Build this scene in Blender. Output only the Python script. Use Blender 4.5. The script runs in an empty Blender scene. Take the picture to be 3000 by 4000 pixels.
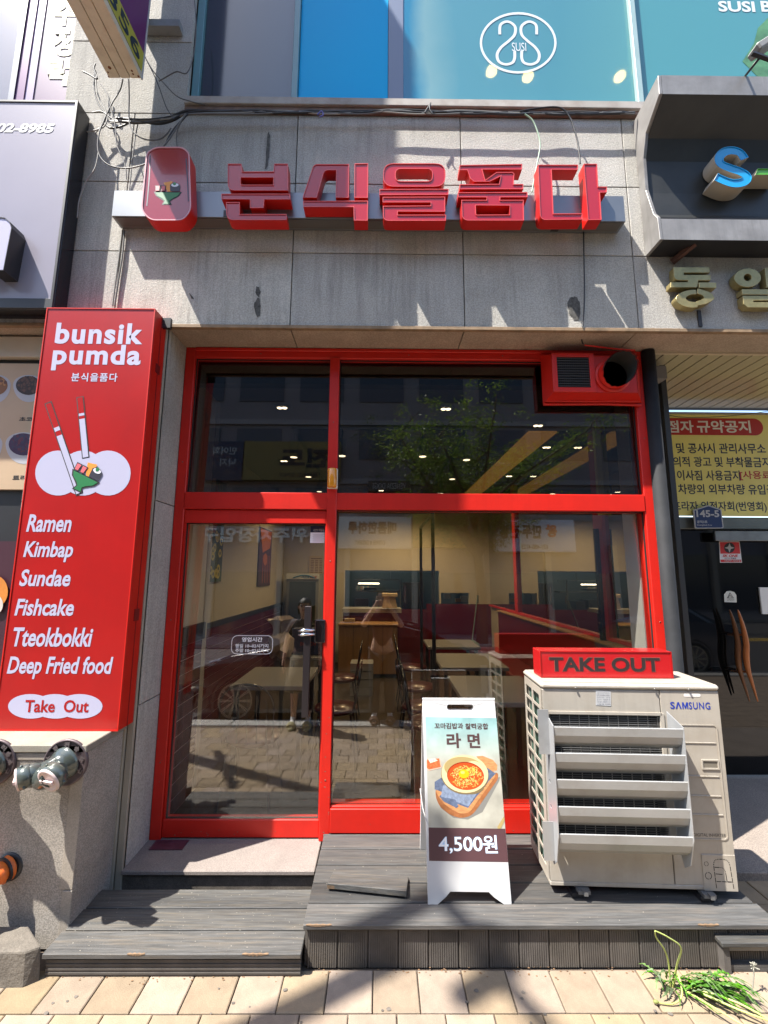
import bpy, bmesh, math, random
from mathutils import Vector, Matrix
from mathutils.geometry import tessellate_polygon
R = math.radians
rnd = random.Random(7)
S = bpy.context.scene
COL = S.collection

# ------------------------------------------------------------------ camera
HC = 1.81                     # height of the lens above the pavement
FPX, W0, H0 = 1680.0, 3000.0, 4000.0
def _axes(vpx, vpy, roll):
    c = Vector(((vpx-W0/2)/FPX, -(vpy-H0/2)/FPX, 1.0)).normalized()
    a = Vector((math.cos(roll), -math.sin(roll), 0.0)); a = (a - a.dot(c)*c).normalized()
    z = a.cross(c)
    if z.y < 0: z = -z
    return a, c, z            # world x, y, z written in camera (right, up, forward)
AX, AY, AZ = _axes(1487, 2245, .005)
right = Vector((AX.x, AY.x, AZ.x)); up = Vector((AX.y, AY.y, AZ.y)); fwd = Vector((AX.z, AY.z, AZ.z))
cam_d = bpy.data.cameras.new('camera'); cam = bpy.data.objects.new('camera', cam_d); COL.objects.link(cam)
cam_d.sensor_fit = 'HORIZONTAL'; cam_d.sensor_width = 36; cam_d.lens = 36*FPX/W0
cam_d.clip_start = .02; cam_d.clip_end = 400
cam.matrix_world = Matrix(((right.x, up.x, -fwd.x, 0), (right.y, up.y, -fwd.y, 0), (right.z, up.z, -fwd.z, HC), (0, 0, 0, 1)))
S.camera = cam

# ------------------------------------------------------------------ sky, sun, exposure
SUN = Vector((.50, .28, -1.0)).normalized()       # direction the light travels
w = bpy.data.worlds.new('World'); S.world = w; w.use_nodes = True
nt = w.node_tree; bg = nt.nodes['Background']; sky = nt.nodes.new('ShaderNodeTexSky')
sky.sky_type = 'NISHITA'; sky.sun_disc = False
sky.sun_elevation = math.asin(-SUN.z); sky.sun_rotation = math.atan2(-SUN.x, -SUN.y)
nt.links.new(sky.outputs[0], bg.inputs[0]); bg.inputs[1].default_value = .145
sd = bpy.data.lights.new('sun', 'SUN'); sd.energy = 5.0; sd.angle = R(.53); sd.color = (1, .95, .87)
sun = bpy.data.objects.new('sun', sd); COL.objects.link(sun); sun.location = (-4, -3, 12)
sun.rotation_euler = SUN.to_track_quat('-Z', 'Y').to_euler()
S.view_settings.view_transform = 'Standard'; S.view_settings.look = 'None'
S.view_settings.exposure = 1.58; S.view_settings.gamma = 1; S.view_settings.use_curve_mapping = False
S.cycles.max_bounces = 8; S.cycles.transparent_max_bounces = 16; S.cycles.diffuse_bounces = 4
S.cycles.glossy_bounces = 4; S.cycles.sample_clamp_indirect = 6; S.cycles.caustics_reflective = False; S.cycles.caustics_refractive = False

# ------------------------------------------------------------------ geometry of the place, read off the photograph at known depths
def ray(x, y):
    return right*((x-W0/2)/FPX) + up*(-(y-H0/2)/FPX) + fwd
O0 = Vector((0, 0, HC))
def at(x, y, Y):              # point of the sight line at distance Y in front
    d = ray(x, y); return O0 + d*(Y/d.y)
def atz(x, y, z):             # point of the sight line at height z
    d = ray(x, y); return O0 + d*((z-HC)/d.z)
def X(x, y, Y): return at(x, y, Y).x
def Z(x, y, Y): return at(x, y, Y).z

# ------------------------------------------------------------------ materials
MATS = {}
def lin(c): return tuple(v/12.92 if v <= .04045 else ((v+.055)/1.055)**2.4 for v in c)
def mat(name, col, rough=.5, metal=0., var=0., vs=8., bump=0., bs=60., stain=0., ss=1.2, stain_col=None, rand=0., spec=.5, emit=0., coat=0., stretch=None, speck=0., sps=220., streak=0.):
    if name in MATS: return MATS[name]
    m = bpy.data.materials.new(name); m.use_nodes = True; n = m.node_tree.nodes; l = m.node_tree.links
    b = n['Principled BSDF']; b.inputs['Roughness'].default_value = rough; b.inputs['Metallic'].default_value = metal
    b.inputs['Specular IOR Level'].default_value = spec; b.inputs['Coat Weight'].default_value = coat
    b.inputs['Base Color'].default_value = (*col, 1)
    tc = n.new('ShaderNodeTexCoord'); vec = tc.outputs['Object']
    if stretch:
        mp = n.new('ShaderNodeMapping'); mp.inputs['Scale'].default_value = stretch; l.new(vec, mp.inputs[0]); vec = mp.outputs[0]
    cur = None
    def mix(fac, a, bcol, blend='MIX'):
        x = n.new('ShaderNodeMix'); x.data_type = 'RGBA'; x.blend_type = blend
        if isinstance(fac, float): x.inputs[0].default_value = fac
        else: l.new(fac, x.inputs[0])
        for s, v in ((6, a), (7, bcol)):
            if isinstance(v, tuple): x.inputs[s].default_value = (*v[:3], 1)
            else: l.new(v, x.inputs[s])
        return x.outputs[2]
    def noise(sc, det=4, ro=.6, v=None):
        t = n.new('ShaderNodeTexNoise'); t.inputs['Scale'].default_value = sc; t.inputs['Detail'].default_value = det
        t.inputs['Roughness'].default_value = ro; l.new(v or vec, t.inputs['Vector']); return t.outputs['Fac']
    def ramp(f, a, b_):
        r = n.new('ShaderNodeMapRange'); r.inputs[1].default_value = a; r.inputs[2].default_value = b_; l.new(f, r.inputs[0]); return r.outputs[0]
    if var:
        cur = mix(ramp(noise(vs), .3, .7), tuple(v*(1-var) for v in col), tuple(min(1, v*(1+var)) for v in col))
    if speck:
        cur = mix(ramp(noise(sps, 2, .5), .40, .60), mix(1.0, cur or col, (1-speck,)*3, 'MULTIPLY'), cur or col)
    if stain:
        sc = stain_col or tuple(v*.45 for v in col)
        f = ramp(noise(ss, 6, .65), .48, .75)
        mm = n.new('ShaderNodeMath'); mm.operation = 'MULTIPLY'; mm.inputs[1].default_value = stain; l.new(f, mm.inputs[0])
        cur = mix(mm.outputs[0], cur or col, sc)
    if streak:
        mp2 = n.new('ShaderNodeMapping'); mp2.inputs['Scale'].default_value = (9, 9, .55); l.new(tc.outputs['Object'], mp2.inputs[0])
        f2 = ramp(noise(2.2, 8, .75, mp2.outputs[0]), .46, .70); f3 = ramp(noise(.9, 3, .6), .40, .60)
        mm = n.new('ShaderNodeMath'); mm.operation = 'MULTIPLY'; l.new(f2, mm.inputs[0]); l.new(f3, mm.inputs[1])
        m3 = n.new('ShaderNodeMath'); m3.operation = 'MULTIPLY'; m3.inputs[1].default_value = streak; l.new(mm.outputs[0], m3.inputs[0])
        cur = mix(m3.outputs[0], cur or col, tuple(v*.30 for v in col))
    if rand:
        oi = n.new('ShaderNodeObjectInfo'); r = n.new('ShaderNodeMapRange'); r.inputs[3].default_value = 1-rand; r.inputs[4].default_value = 1+rand
        l.new(oi.outputs['Random'], r.inputs[0])
        hs = n.new('ShaderNodeHueSaturation'); l.new(r.outputs[0], hs.inputs['Value'])
        r2 = n.new('ShaderNodeMapRange'); r2.inputs[3].default_value = .5-rand*.05; r2.inputs[4].default_value = .5+rand*.05
        wn = n.new('ShaderNodeTexWhiteNoise'); wn.noise_dimensions = '1D'; l.new(oi.outputs['Random'], wn.inputs['W']); l.new(wn.outputs['Value'], r2.inputs[0]); l.new(r2.outputs[0], hs.inputs['Hue'])
        r3 = n.new('ShaderNodeMapRange'); r3.inputs[3].default_value = 1-rand*1.2; r3.inputs[4].default_value = 1+rand*1.2; l.new(wn.outputs['Value'], r3.inputs[0]); l.new(r3.outputs[0], hs.inputs['Saturation'])
        if cur: l.new(cur, hs.inputs['Color'])
        else: hs.inputs['Color'].default_value = (*col, 1)
        cur = hs.outputs['Color']
    if cur: l.new(cur, b.inputs['Base Color'])
    if bump:
        bn = n.new('ShaderNodeBump'); bn.inputs['Strength'].default_value = bump; bn.inputs['Distance'].default_value = .004
        l.new(noise(bs, 3, .6), bn.inputs['Height']); l.new(bn.outputs[0], b.inputs['Normal'])
    if emit:
        b.inputs['Emission Color'].default_value = (*col, 1); b.inputs['Emission Strength'].default_value = emit
    MATS[name] = m; return m
def glass_mat(name, tint, refl=.045, rough=0., body=None, body_w=0.):
    # thin window pane: see-through, mirror-like at a grazing view, same from both sides
    m = bpy.data.materials.new(name); m.use_nodes = True; n = m.node_tree.nodes; l = m.node_tree.links
    n.remove(n['Principled BSDF']); out = n['Material Output']
    tr = n.new('ShaderNodeBsdfTransparent'); tr.inputs[0].default_value = (*tint, 1)
    gl = n.new('ShaderNodeBsdfGlossy'); gl.inputs['Roughness'].default_value = rough
    lw = n.new('ShaderNodeLayerWeight'); lw.inputs[0].default_value = .5
    p = n.new('ShaderNodeMath'); p.operation = 'POWER'; l.new(lw.outputs['Facing'], p.inputs[0]); p.inputs[1].default_value = 5
    ma = n.new('ShaderNodeMath'); ma.operation = 'MULTIPLY_ADD'; l.new(p.outputs[0], ma.inputs[0]); ma.inputs[1].default_value = 1-refl; ma.inputs[2].default_value = refl
    base = tr.outputs[0]
    if body:
        df = n.new('ShaderNodeBsdfDiffuse'); df.inputs[0].default_value = (*body, 1)
        mb = n.new('ShaderNodeMixShader'); mb.inputs[0].default_value = body_w; l.new(tr.outputs[0], mb.inputs[1]); l.new(df.outputs[0], mb.inputs[2]); base = mb.outputs[0]
    mx = n.new('ShaderNodeMixShader'); l.new(ma.outputs[0], mx.inputs[0]); l.new(base, mx.inputs[1]); l.new(gl.outputs[0], mx.inputs[2])
    l.new(mx.outputs[0], out.inputs[0]); MATS[name] = m; return m

# ------------------------------------------------------------------ mesh builder
OFF = {}
class PL:                      # a flat frame in the place: origin, u to the right, v up, normal to the viewer
    def __init__(s, O, U=(1, 0, 0), V=(0, 0, 1)):
        s.O = Vector(O); s.U = Vector(U).normalized(); s.V = Vector(V).normalized(); s.N = s.U.cross(s.V).normalized()
    def p(s, u, v, h=0): return s.O + s.U*u + s.V*v + s.N*h
    def px(s, x, y):           # photograph point -> (u, v) on this plane
        d = ray(x, y); t = (s.O-O0).dot(s.N)/d.dot(s.N); q = O0 + d*t - s.O
        return (q.dot(s.U), q.dot(s.V))
    def pxs(s, pts, z=None):   # z = (x0, y0, scale) of a crop
        if z: pts = [(z[0]+a/z[2], z[1]+b/z[2]) for a, b in pts]
        return [s.px(*q) for q in pts]
def fplane(Y): return PL((0, Y, 0))
_T = {}
_C = bpy.data.curves.new('lettering', 'FONT'); _CO = bpy.data.objects.new('lettering', _C); _C.body = '가A'; _CO.to_mesh(); _CO.to_mesh_clear()
def text2d(s, bold=0., shear=0., space=1., res=3):
    k = (s, bold, shear, space, res)
    if k in _T: return _T[k]
    c = _C; c.body = s; c.size = 1; c.offset = bold; c.shear = shear; c.space_character = space
    c.resolution_u = res; c.fill_mode = 'FRONT'
    o = _CO; me = o.to_mesh()
    v = [tuple(q.co) for q in me.vertices]; f = [tuple(q.vertices) for q in me.polygons]
    o.to_mesh_clear()
    xs = [q[0] for q in v] or [0]; ys = [q[1] for q in v] or [0]
    _T[k] = (v, f, (min(xs), max(xs), min(ys), max(ys))); return _T[k]
class MB:
    def __init__(s): s.v = []; s.f = []; s.m = []; s.mi = 0; s.sm = []
    def add(s, vs, fs, smooth=False):
        k = len(s.v); s.v += [tuple(q) for q in vs]; s.f += [tuple(i+k for i in f) for f in fs]; s.m += [s.mi]*len(fs); s.sm += [smooth]*len(fs); return s
    def box(s, x0, x1, y0, y1, z0, z1):
        return s.add([(x, y, z) for x in (x0, x1) for y in (y0, y1) for z in (z0, z1)],
            [(0, 1, 3, 2), (4, 6, 7, 5), (0, 4, 5, 1), (2, 3, 7, 6), (0, 2, 6, 4), (1, 5, 7, 3)])
    def obox(s, c, ax, ay, az):   # centre and three half axes
        c, ax, ay, az = map(Vector, (c, ax, ay, az))
        return s.add([c+ax*i+ay*j+az*k for i in (-1, 1) for j in (-1, 1) for k in (-1, 1)],
            [(0, 1, 3, 2), (4, 6, 7, 5), (0, 4, 5, 1), (2, 3, 7, 6), (0, 2, 6, 4), (1, 5, 7, 3)])
    def bar(s, a, b, wd, th, upv=(0, 0, 1)):
        a, b = Vector(a), Vector(b); d = (b-a); u = Vector(upv); sd_ = d.cross(u).normalized(); u2 = sd_.cross(d).normalized()
        return s.obox((a+b)/2, d/2, sd_*wd/2, u2*th/2)
    def prism(s, pl, outer, holes=(), h0=0., h1=.01, cap0=True):
        loops = [list(outer)]+[list(h) for h in holes]
        tri = tessellate_polygon([[Vector((a, b, 0)) for a, b in lp] for lp in loops])
        flat = [q for lp in loops for q in lp]; n = len(flat)
        vs = [pl.p(a, b, h1) for a, b in flat]; fs = []
        for t in tri:
            a, b, c = (Vector(flat[i]) for i in t)
            t = tuple(t) if (b-a).cross(c-a) > 0 else (t[0], t[2], t[1])
            fs.append(t)
        if h0 != h1:
            vs += [pl.p(a, b, h0) for a, b in flat]
            if cap0: fs += [tuple(i+n for i in reversed(t)) for t in fs[:]]
            k = 0
            for li, lp in enumerate(loops):
                ar = sum(lp[i-1][0]*lp[i][1]-lp[i][0]*lp[i-1][1] for i in range(len(lp)))
                ccw = (ar > 0) == (li == 0)
                for i in range(len(lp)):
                    a, b = k+i, k+(i+1) % len(lp)
                    fs.append((a, a+n, b+n, b) if ccw else (b, b+n, a+n, a))
                k += len(lp)
        return s.add(vs, fs)
    def flat(s, pl, outer, holes=(), h=.001): return s.prism(pl, outer, holes, h, h)
    def text(s, pl, body, rect, h=.001, bold=0., shear=0., space=1., fit='both', h0=None, rot=0., res=3):
        v, f, (a0, a1, b0, b1) = text2d(body, bold, shear, space, res)
        if not v: return s
        u0, u1, v0, v1 = rect; su = (u1-u0)/(a1-a0); sv = (v1-v0)/(b1-b0)
        if fit == 'u': sv = su
        if fit == 'v': su = sv
        cu, cv = (u0+u1)/2, (v0+v1)/2; ca, sa = math.cos(rot), math.sin(rot)
        def q(x, y, hh):
            x = (x-(a0+a1)/2)*su; y = (y-(b0+b1)/2)*sv
            return pl.p(cu+x*ca-y*sa, cv+x*sa+y*ca, hh)
        s.add([q(x, y, h) for x, y, _ in v], f)
        return s
    def tube(s, pts, r, n=6, close=False, smooth=True, cap=True):
        pts = [Vector(p) for p in pts]; N = len(pts); rs = r if isinstance(r, (list, tuple)) else [r]*N
        vs = []; fs = []; prev = None
        for i, p in enumerate(pts):
            if close: d = pts[(i+1) % N]-pts[i-1]
            else: d = pts[min(i+1, N-1)]-pts[max(i-1, 0)]
            d.normalize()
            if prev is None:
                a = Vector((0, 0, 1)) if abs(d.z) < .9 else Vector((1, 0, 0)); a = (a-a.dot(d)*d).normalized()
            else: a = (prev-prev.dot(d)*d).normalized()
            prev = a; b = d.cross(a)
            for k in range(n):
                t = 2*math.pi*k/n; vs.append(p+(a*math.cos(t)+b*math.sin(t))*rs[i])
        for i in range(N if close else N-1):
            j = (i+1) % N
            for k in range(n): fs.append((i*n+k, i*n+(k+1) % n, j*n+(k+1) % n, j*n+k))
        s.add(vs, fs, smooth)
        if cap and not close:
            s.add([vs[k] for k in range(n)], [tuple(reversed(range(n)))]); s.add([vs[(N-1)*n+k] for k in range(n)], [tuple(range(n))])
        return s
    def cyl(s, a, b, r, n=20, r2=None): return s.tube([a, b], [r, r if r2 is None else r2], n)
    def lathe(s, c, axis, prof, n=24):    # prof = (distance along axis, radius)
        ax = Vector(axis).normalized(); c = Vector(c); a = Vector((0, 0, 1)) if abs(ax.z) < .9 else Vector((1, 0, 0))
        a = (a-a.dot(ax)*ax).normalized(); b = ax.cross(a); vs = []; fs = []
        for d, r in prof:
            for k in range(n):
                t = 2*math.pi*k/n; vs.append(c+ax*d+(a*math.cos(t)+b*math.sin(t))*max(r, 1e-5))
        for i in range(len(prof)-1):
            for k in range(n): fs.append((i*n+k, i*n+(k+1) % n, (i+1)*n+(k+1) % n, (i+1)*n+k))
        return s.add(vs, fs, True)
    def build(s, name, m, parent=None, local=False, bevel=0., seg=1, kind=None, auto=True):
        off = Vector((0, 0, 0))
        if parent is not None and not local: off = OFF.get(parent.name, Vector((0, 0, 0)))
        me = bpy.data.meshes.new(name); me.from_pydata([(a-off.x, b-off.y, c-off.z) for a, b, c in s.v], [], s.f)
        ms = m if isinstance(m, (list, tuple)) else [m]
        for q in ms: me.materials.append(q)
        me.polygons.foreach_set('material_index', s.m); me.polygons.foreach_set('use_smooth', s.sm); me.update()
        o = bpy.data.objects.new(name, me); COL.objects.link(o)
        if parent is not None: o.parent = parent; OFF[o.name] = off
        if bevel:
            md = o.modifiers.new('bevel', 'BEVEL'); md.width = bevel; md.segments = seg; md.limit_method = 'ANGLE'; md.angle_limit = R(40)
        if kind: o['kind'] = kind
        return o
def tag(o, label=None, cat=None, group=None, kind=None):
    if label: o['label'] = label
    if cat: o['category'] = cat
    if group: o['group'] = group
    if kind: o['kind'] = kind
    return o
def thing(name, loc, label, cat, group=None, rz=0.):
    o = bpy.data.objects.new(name, None); o.empty_display_size = .1; COL.objects.link(o); o.location = loc; o.rotation_euler = (0, 0, rz)
    OFF[o.name] = Vector(loc); return tag(o, label, cat, group)
def kids(o): return [c for c in COL.objects if c.parent == o]
def dup(root, loc, rz, label, group=None):
    def cp(o, par):
        c = o.copy(); COL.objects.link(c); c.parent = par
        for ch in CH.get(o.name, ()): cp(ch, c)
        return c
    CH = {}
    for q in COL.objects:
        if q.parent: CH.setdefault(q.parent.name, []).append(q)
    c = cp(root, None); c.location = loc; c.rotation_euler = (0, 0, rz); c['label'] = label
    if group: c['group'] = group
    return c
def B(x0, x1, y0, y1, z0, z1): return MB().box(x0, x1, y0, y1, z0, z1)
def ell(cu, cv, ru, rv, n=28, rot=0., a0=0., a1=360.):
    out = []
    full = abs(a1-a0) >= 360
    for i in range(n if full else n+1):
        t = R(a0+(a1-a0)*i/n); x, y = ru*math.cos(t), rv*math.sin(t)
        out.append((cu+x*math.cos(rot)-y*math.sin(rot), cv+x*math.sin(rot)+y*math.cos(rot)))
    return out
def rrect(u0, u1, v0, v1, r, n=5):
    o = []
    for cx, cy, a in ((u1-r, v1-r, 0), (u0+r, v1-r, 90), (u0+r, v0+r, 180), (u1-r, v0+r, 270)):
        for i in range(n+1):
            t = R(a+90*i/n); o.append((cx+r*math.cos(t), cy+r*math.sin(t)))
    return o
def stroke(pts, wd, close=False):   # a band of constant width along a polyline (2D)
    P = [Vector(p) for p in pts]; L = []; Rr = []
    for i, p in enumerate(P):
        d = (P[min(i+1, len(P)-1)]-P[max(i-1, 0)]); d.normalize(); nn = Vector((-d.y, d.x))*wd/2
        L.append(tuple(p+nn)); Rr.append(tuple(p-nn))
    return L+Rr[::-1]
def catmull(pts, n=6):
    P = [Vector(p) for p in pts]; out = []
    for i in range(len(P)-1):
        a, b, c, d = P[max(i-1, 0)], P[i], P[i+1], P[min(i+2, len(P)-1)]
        for k in range(n):
            t = k/n; out.append(.5*((2*b)+(c-a)*t+(2*a-5*b+4*c-d)*t*t+(3*b-a-3*c+d)*t**3))
    out.append(P[-1]); return out

# ------------------------------------------------------------------ shared materials
G = glass_mat
RED = mat('red powder coat', (.54, .013, .006), .42, var=.10, vs=3, bump=.06, bs=25, spec=.42, stain=.35, ss=5, stain_col=(.38, .014, .009), streak=.15)
REDL = mat('red sign face', (.35, .007, .006), .30, var=.08, vs=2.5, stain=.25, ss=3, stain_col=(.22, .008, .008), streak=.12)
STONE = mat('weathered granite', (.50, .478, .43), .85, var=.10, vs=3, bump=.9, bs=130, stain=.45, ss=1.1, stain_col=(.27, .235, .195), rand=.11, speck=.26, sps=110, streak=.6)
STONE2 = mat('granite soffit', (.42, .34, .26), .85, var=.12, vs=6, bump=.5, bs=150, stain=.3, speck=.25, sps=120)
STONEL = mat('granite plinth', (.36, .325, .28), .85, var=.12, vs=4, bump=.5, bs=170, stain=.45, ss=2.5, stain_col=(.12, .10, .08), speck=.35, sps=150)
JOINT = mat('dark joint', (.05, .045, .04), .9)
BLACK = mat('black metal', (.015, .015, .017), .45)
WHITE = mat('white plastic', (.45, .45, .45), .4)
GREYM = mat('brushed grey metal', (.20, .21, .22), .35, metal=.6, var=.05, vs=3)
INK = mat('black ink', (.012, .010, .010), .6)
INKW = mat('white vinyl print', (.72, .72, .78), .45)
CHROME = mat('chrome', (.7, .7, .72), .12, metal=1)
PANE = glass_mat('clear pane', (.92, .92, .90), .125)
PANED = glass_mat('dark film pane', (.46, .46, .46), .10)
# ================================================================== SETTING: pavement, road
YF, YG = 2.725, 3.035
TILE = mat('paving tile', (.25, .19, .13), .85, var=.18, vs=9, bump=.3, bs=160, stain=.35, ss=3, stain_col=(.155, .12, .082), rand=.15, speck=.12, sps=260)
SAND = mat('joint sand', (.10, .075, .055), .95, var=.3, vs=60)
ASPH = mat('asphalt', (.05, .05, .052), .9, var=.2, vs=30, bump=.3, bs=300, speck=.3)
KERB = mat('kerb granite', (.36, .35, .33), .85, var=.1, speck=.25, bump=.3)
pv = B(-14, 16, -0.04, 4.6, -.3, -.012).build('pavement', SAND); tag(pv, kind='structure'); OFF[pv.name] = Vector((0, 0, 0))
def tile_mesh(wd, dp):
    m = MB(); g = .0028; b = .004; z = .0
    a, c = wd/2-g, dp/2-g
    vs = [(-a, -c, -.03), (a, -c, -.03), (a, c, -.03), (-a, c, -.03), (-a, -c, z-.003), (a, -c, z-.003), (a, c, z-.003), (-a, c, z-.003), (-a+b, -c+b, z), (a-b, -c+b, z), (a-b, c-b, z), (-a+b, c-b, z)]
    fs = [(4+i, 4+(i+1) % 4, 8+(i+1) % 4, 8+i) for i in range(4)]+[(i, (i+1) % 4, 4+(i+1) % 4, 4+i) for i in range(4)]+[(8, 9, 10, 11)]
    m.add(vs, fs); return m
tm = tile_mesh(.2027, .2).build('paving_tile', TILE, pv, local=True); first = True
rest = MB()
for r in range(24):
    yc = 2.278-.1-.2*r if r < 12 else 2.278+.1+.2*(r-12)
    if yc < -.01 or yc > 4.5: continue
    for c in range(-45, 50):
        xc = .0785+.2027*(c+.5*(r % 2))+ (.004*math.sin(r*3.1))
        jx, jz, jr = rnd.uniform(-.001, .001), rnd.uniform(-.0015, .001), rnd.uniform(-.004, .004)
        if yc > 2.28 and xc < 2.0: continue
        if (-2.35 < xc < 2.6 and .05 < yc < 2.28) or (2.0 < xc < 3.0 and 2.2 < yc < 3.0):
            o = tm if first else tm.copy()
            if not first: COL.objects.link(o); o.parent = pv
            first = False
            o.location = (xc+jx, yc, jz); o.rotation_euler = (rnd.uniform(-.003, .003), rnd.uniform(-.003, .003), jr)
        elif -13.8 < xc < 15.8:
            k = tile_mesh(.2027, .2); rest.add([(a+xc, b+yc, q+jz) for a, b, q in k.v], k.f)
rest.build('paving', TILE, pv, kind='stuff')
kb = MB()
for i in range(30): kb.box(-14+i, -14+i+.99, -.32, -.05, -.25, .003)
tag(kb.build('kerb', KERB, bevel=.008), kind='structure')
tag(B(-40, 40, -10.5, -.325, -.4, -.12).build('road', ASPH), kind='structure')
tag(B(-40, 40, -14, -10.5, -.4, .0).build('far_pavement', mat('far paving', (.36, .30, .25), .9, var=.15, vs=3, speck=.1)), kind='structure')
tag(B(-150, 150, -150, 90, -.9, -.45).build('ground', ASPH), kind='structure')
ln = MB(); ln.box(-40, 40, -5.32, -5.2, -.12, -.114); ln.box(-40, 40, -5.62, -5.5, -.12, -.114)
tag(ln.build('centre_line', mat('yellow road paint', (.7, .45, .05), .7, var=.1)), kind='structure')

# ================================================================== the building
bld = thing('commercial_building', (0, 3.2, 0), 'weathered grey granite commercial building with blue filmed upper windows', 'building')
CX = [-4.6, -3.03, -1.83, -.63, .567, 1.764, 2.96, 4.4]
RZ = [3.478, 4.041, 4.593, 5.168]
def slab(x0, x1, z0, z1, y0=YF, y1=YF+.035):
    j = rnd.uniform(0, .002); g = .0035
    return B(x0+g, x1-g, y0+j, y1, z0+g, z1-g).build('stone_panel', STONE, bld, bevel=.002)
for i in range(len(CX)-1):
    for k in range(3): slab(CX[i], CX[i+1], RZ[k], RZ[k+1])
for a, b_ in ((5.168, 5.80), (5.80, 6.63), (6.63, 7.4), (7.4, 8.2), (8.2, 9.0)):
    slab(-2.36, -1.455, a, b_)
for z0 in (7.6, 8.2): 
    for i in range(3, 7): pass
for a, b_ in ((0, .9), (.9, 2.2), (2.2, 3.478)): slab(-2.3, -1.56, a, b_)
core = MB(); core.box(-4.6, 4.4, YF+.033, YF+.30, 3.50, 5.2); core.box(-2.35, -1.47, YF+.033, YF+.5, 5.1, 9); core.box(-2.29, -1.49, YF+.033, 3.4, 0, 3.5)
core.build('wall_core', JOINT, bld)
# jamb beside the door
for a, b_ in ((.0, 1.02), (1.02, 2.28), (2.28, 3.478)): B(-1.49, -1.459, YF+.012, YG+.05, a+.003, b_-.003).build('stone_panel', STONE, bld, bevel=.002)
mo = MB(); mo.box(-1.56, -1.535, YF-.006, YF+.03, .0, 3.478); mo.box(-1.528, -1.502, YF-.012, YF+.03, 0, 3.478); mo.box(-1.497, -1.459, YF-.002, YF+.03, 0, 3.478)
mo.build('corner_moulding', mat('moulding stone', (.34, .30, .235), .8, var=.15, vs=6, stain=.5, ss=3, stain_col=(.16, .12, .08)), bld, bevel=.003)
# soffit
for i in range(len(CX)-1):
    x0, x1 = max(CX[i], -4.6), CX[i+1]
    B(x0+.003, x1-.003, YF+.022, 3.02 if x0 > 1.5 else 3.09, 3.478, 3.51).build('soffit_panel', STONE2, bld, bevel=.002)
B(-4.6, 4.4, YF-.012, YF+.018, 3.462, 3.488).build('lintel_trim', mat('brown lintel trim', (.25, .17, .10), .8, var=.3, vs=12, stain=.5, ss=5), bld, bevel=.003)
# sill under the upper windows
sl = MB(); sl.box(-1.455, 4.4, YF-.045, 2.86, 5.205, 5.268)
sl.build('window_sill', mat('sill stone', (.36, .33, .30), .8, var=.15, vs=5, stain=.6, ss=4, stain_col=(.16, .10, .07)), bld, bevel=.004)
B(-1.455, 4.4, YF-.028, YF+.03, 5.172, 5.203).build('sill_drip', mat('sill drip', (.17, .11, .085), .85, var=.3, vs=10), bld)
# repair marks on the stone
PST = PL((0, YF-.0006, 0)); MK = mat('dark mortar patch', (.10, .095, .085), .9, var=.5, vs=50, speck=.3)
for pts in ([(1002, 1120), (1012, 1122), (1018, 1140), (1012, 1160), (1002, 1158), (997, 1140)], [(1000, 1168), (1014, 1166), (1019, 1195), (1014, 1232), (1002, 1240), (994, 1215), (993, 1190)], [(2232, 1155), (2250, 1152), (2264, 1180), (2268, 1215), (2260, 1250), (2240, 1255), (2222, 1225), (2218, 1185)], [(738, 1142), (752, 1158), (760, 1170), (748, 1168)], [(1045, 520), (1056, 520), (1052, 600), (1046, 650), (1036, 655), (1040, 590)]):
    m = MB(); q_ = [PST.px(*p) for p in pts]
    c_ = Vector((sum(a for a, b in q_)/len(q_), sum(b for a, b in q_)/len(q_))); rg = []
    for i in range(len(q_)):
        a_, b_ = Vector(q_[i]), Vector(q_[(i+1) % len(q_)])
        for t_ in (0, .33, .66): p_ = a_.lerp(b_, t_); rg.append(tuple(c_+(p_-c_)*rnd.uniform(.82, 1.12)))
    m.flat(PST, rg[::-1], (), .0015); m.build('mortar_patch', MK, bld)
# upper windows (filmed glass)
TEAL = mat('teal window frame', (.10, .24, .27), .4, var=.06)
LTEAL = mat('pale teal frame', (.30, .42, .42), .4, var=.06)
YW = 2.80
def win(name_m, x0, x1, z0=5.29, z1=7.7, thick=.012, y=YW):
    return B(x0, x1, y, y+thick, z0, z1).build('pane', name_m, wn)
def mk_film(nm, c, c2, dirv='X', a=0., b=1., rough=.08):
    m = mat(nm, c, rough, spec=.6 if rough < .4 else .12); n = m.node_tree.nodes; l = m.node_tree.links; bs_ = n['Principled BSDF']
    tc = n.new('ShaderNodeTexCoord'); sx = n.new('ShaderNodeSeparateXYZ'); l.new(tc.outputs['Object'], sx.inputs[0])
    mr = n.new('ShaderNodeMapRange'); mr.inputs[1].default_value = a; mr.inputs[2].default_value = b; l.new(sx.outputs[dirv], mr.inputs[0])
    nz = n.new('ShaderNodeTexNoise'); nz.inputs['Scale'].default_value = 2; l.new(tc.outputs['Object'], nz.inputs['Vector'])
    ad = n.new('ShaderNodeMath'); ad.operation = 'MULTIPLY_ADD'; l.new(nz.outputs['Fac'], ad.inputs[0]); ad.inputs[1].default_value = .25; l.new(mr.outputs[0], ad.inputs[2])
    mx = n.new('ShaderNodeMix'); mx.data_type = 'RGBA'; mx.inputs[6].default_value = (*c, 1); mx.inputs[7].default_value = (*c2, 1); l.new(ad.outputs[0], mx.inputs[0]); l.new(mx.outputs[2], bs_.inputs['Base Color'])
    return m
wn = thing('window', (0, YW, 5.3), None, None); wn.parent = bld; wn.location = (0, YW-3.2, 5.3)
win(mk_film('dark pane film', (.022, .035, .042), (.06, .085, .11), 'X', -1.2, -.7), -1.40, -.70)
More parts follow.
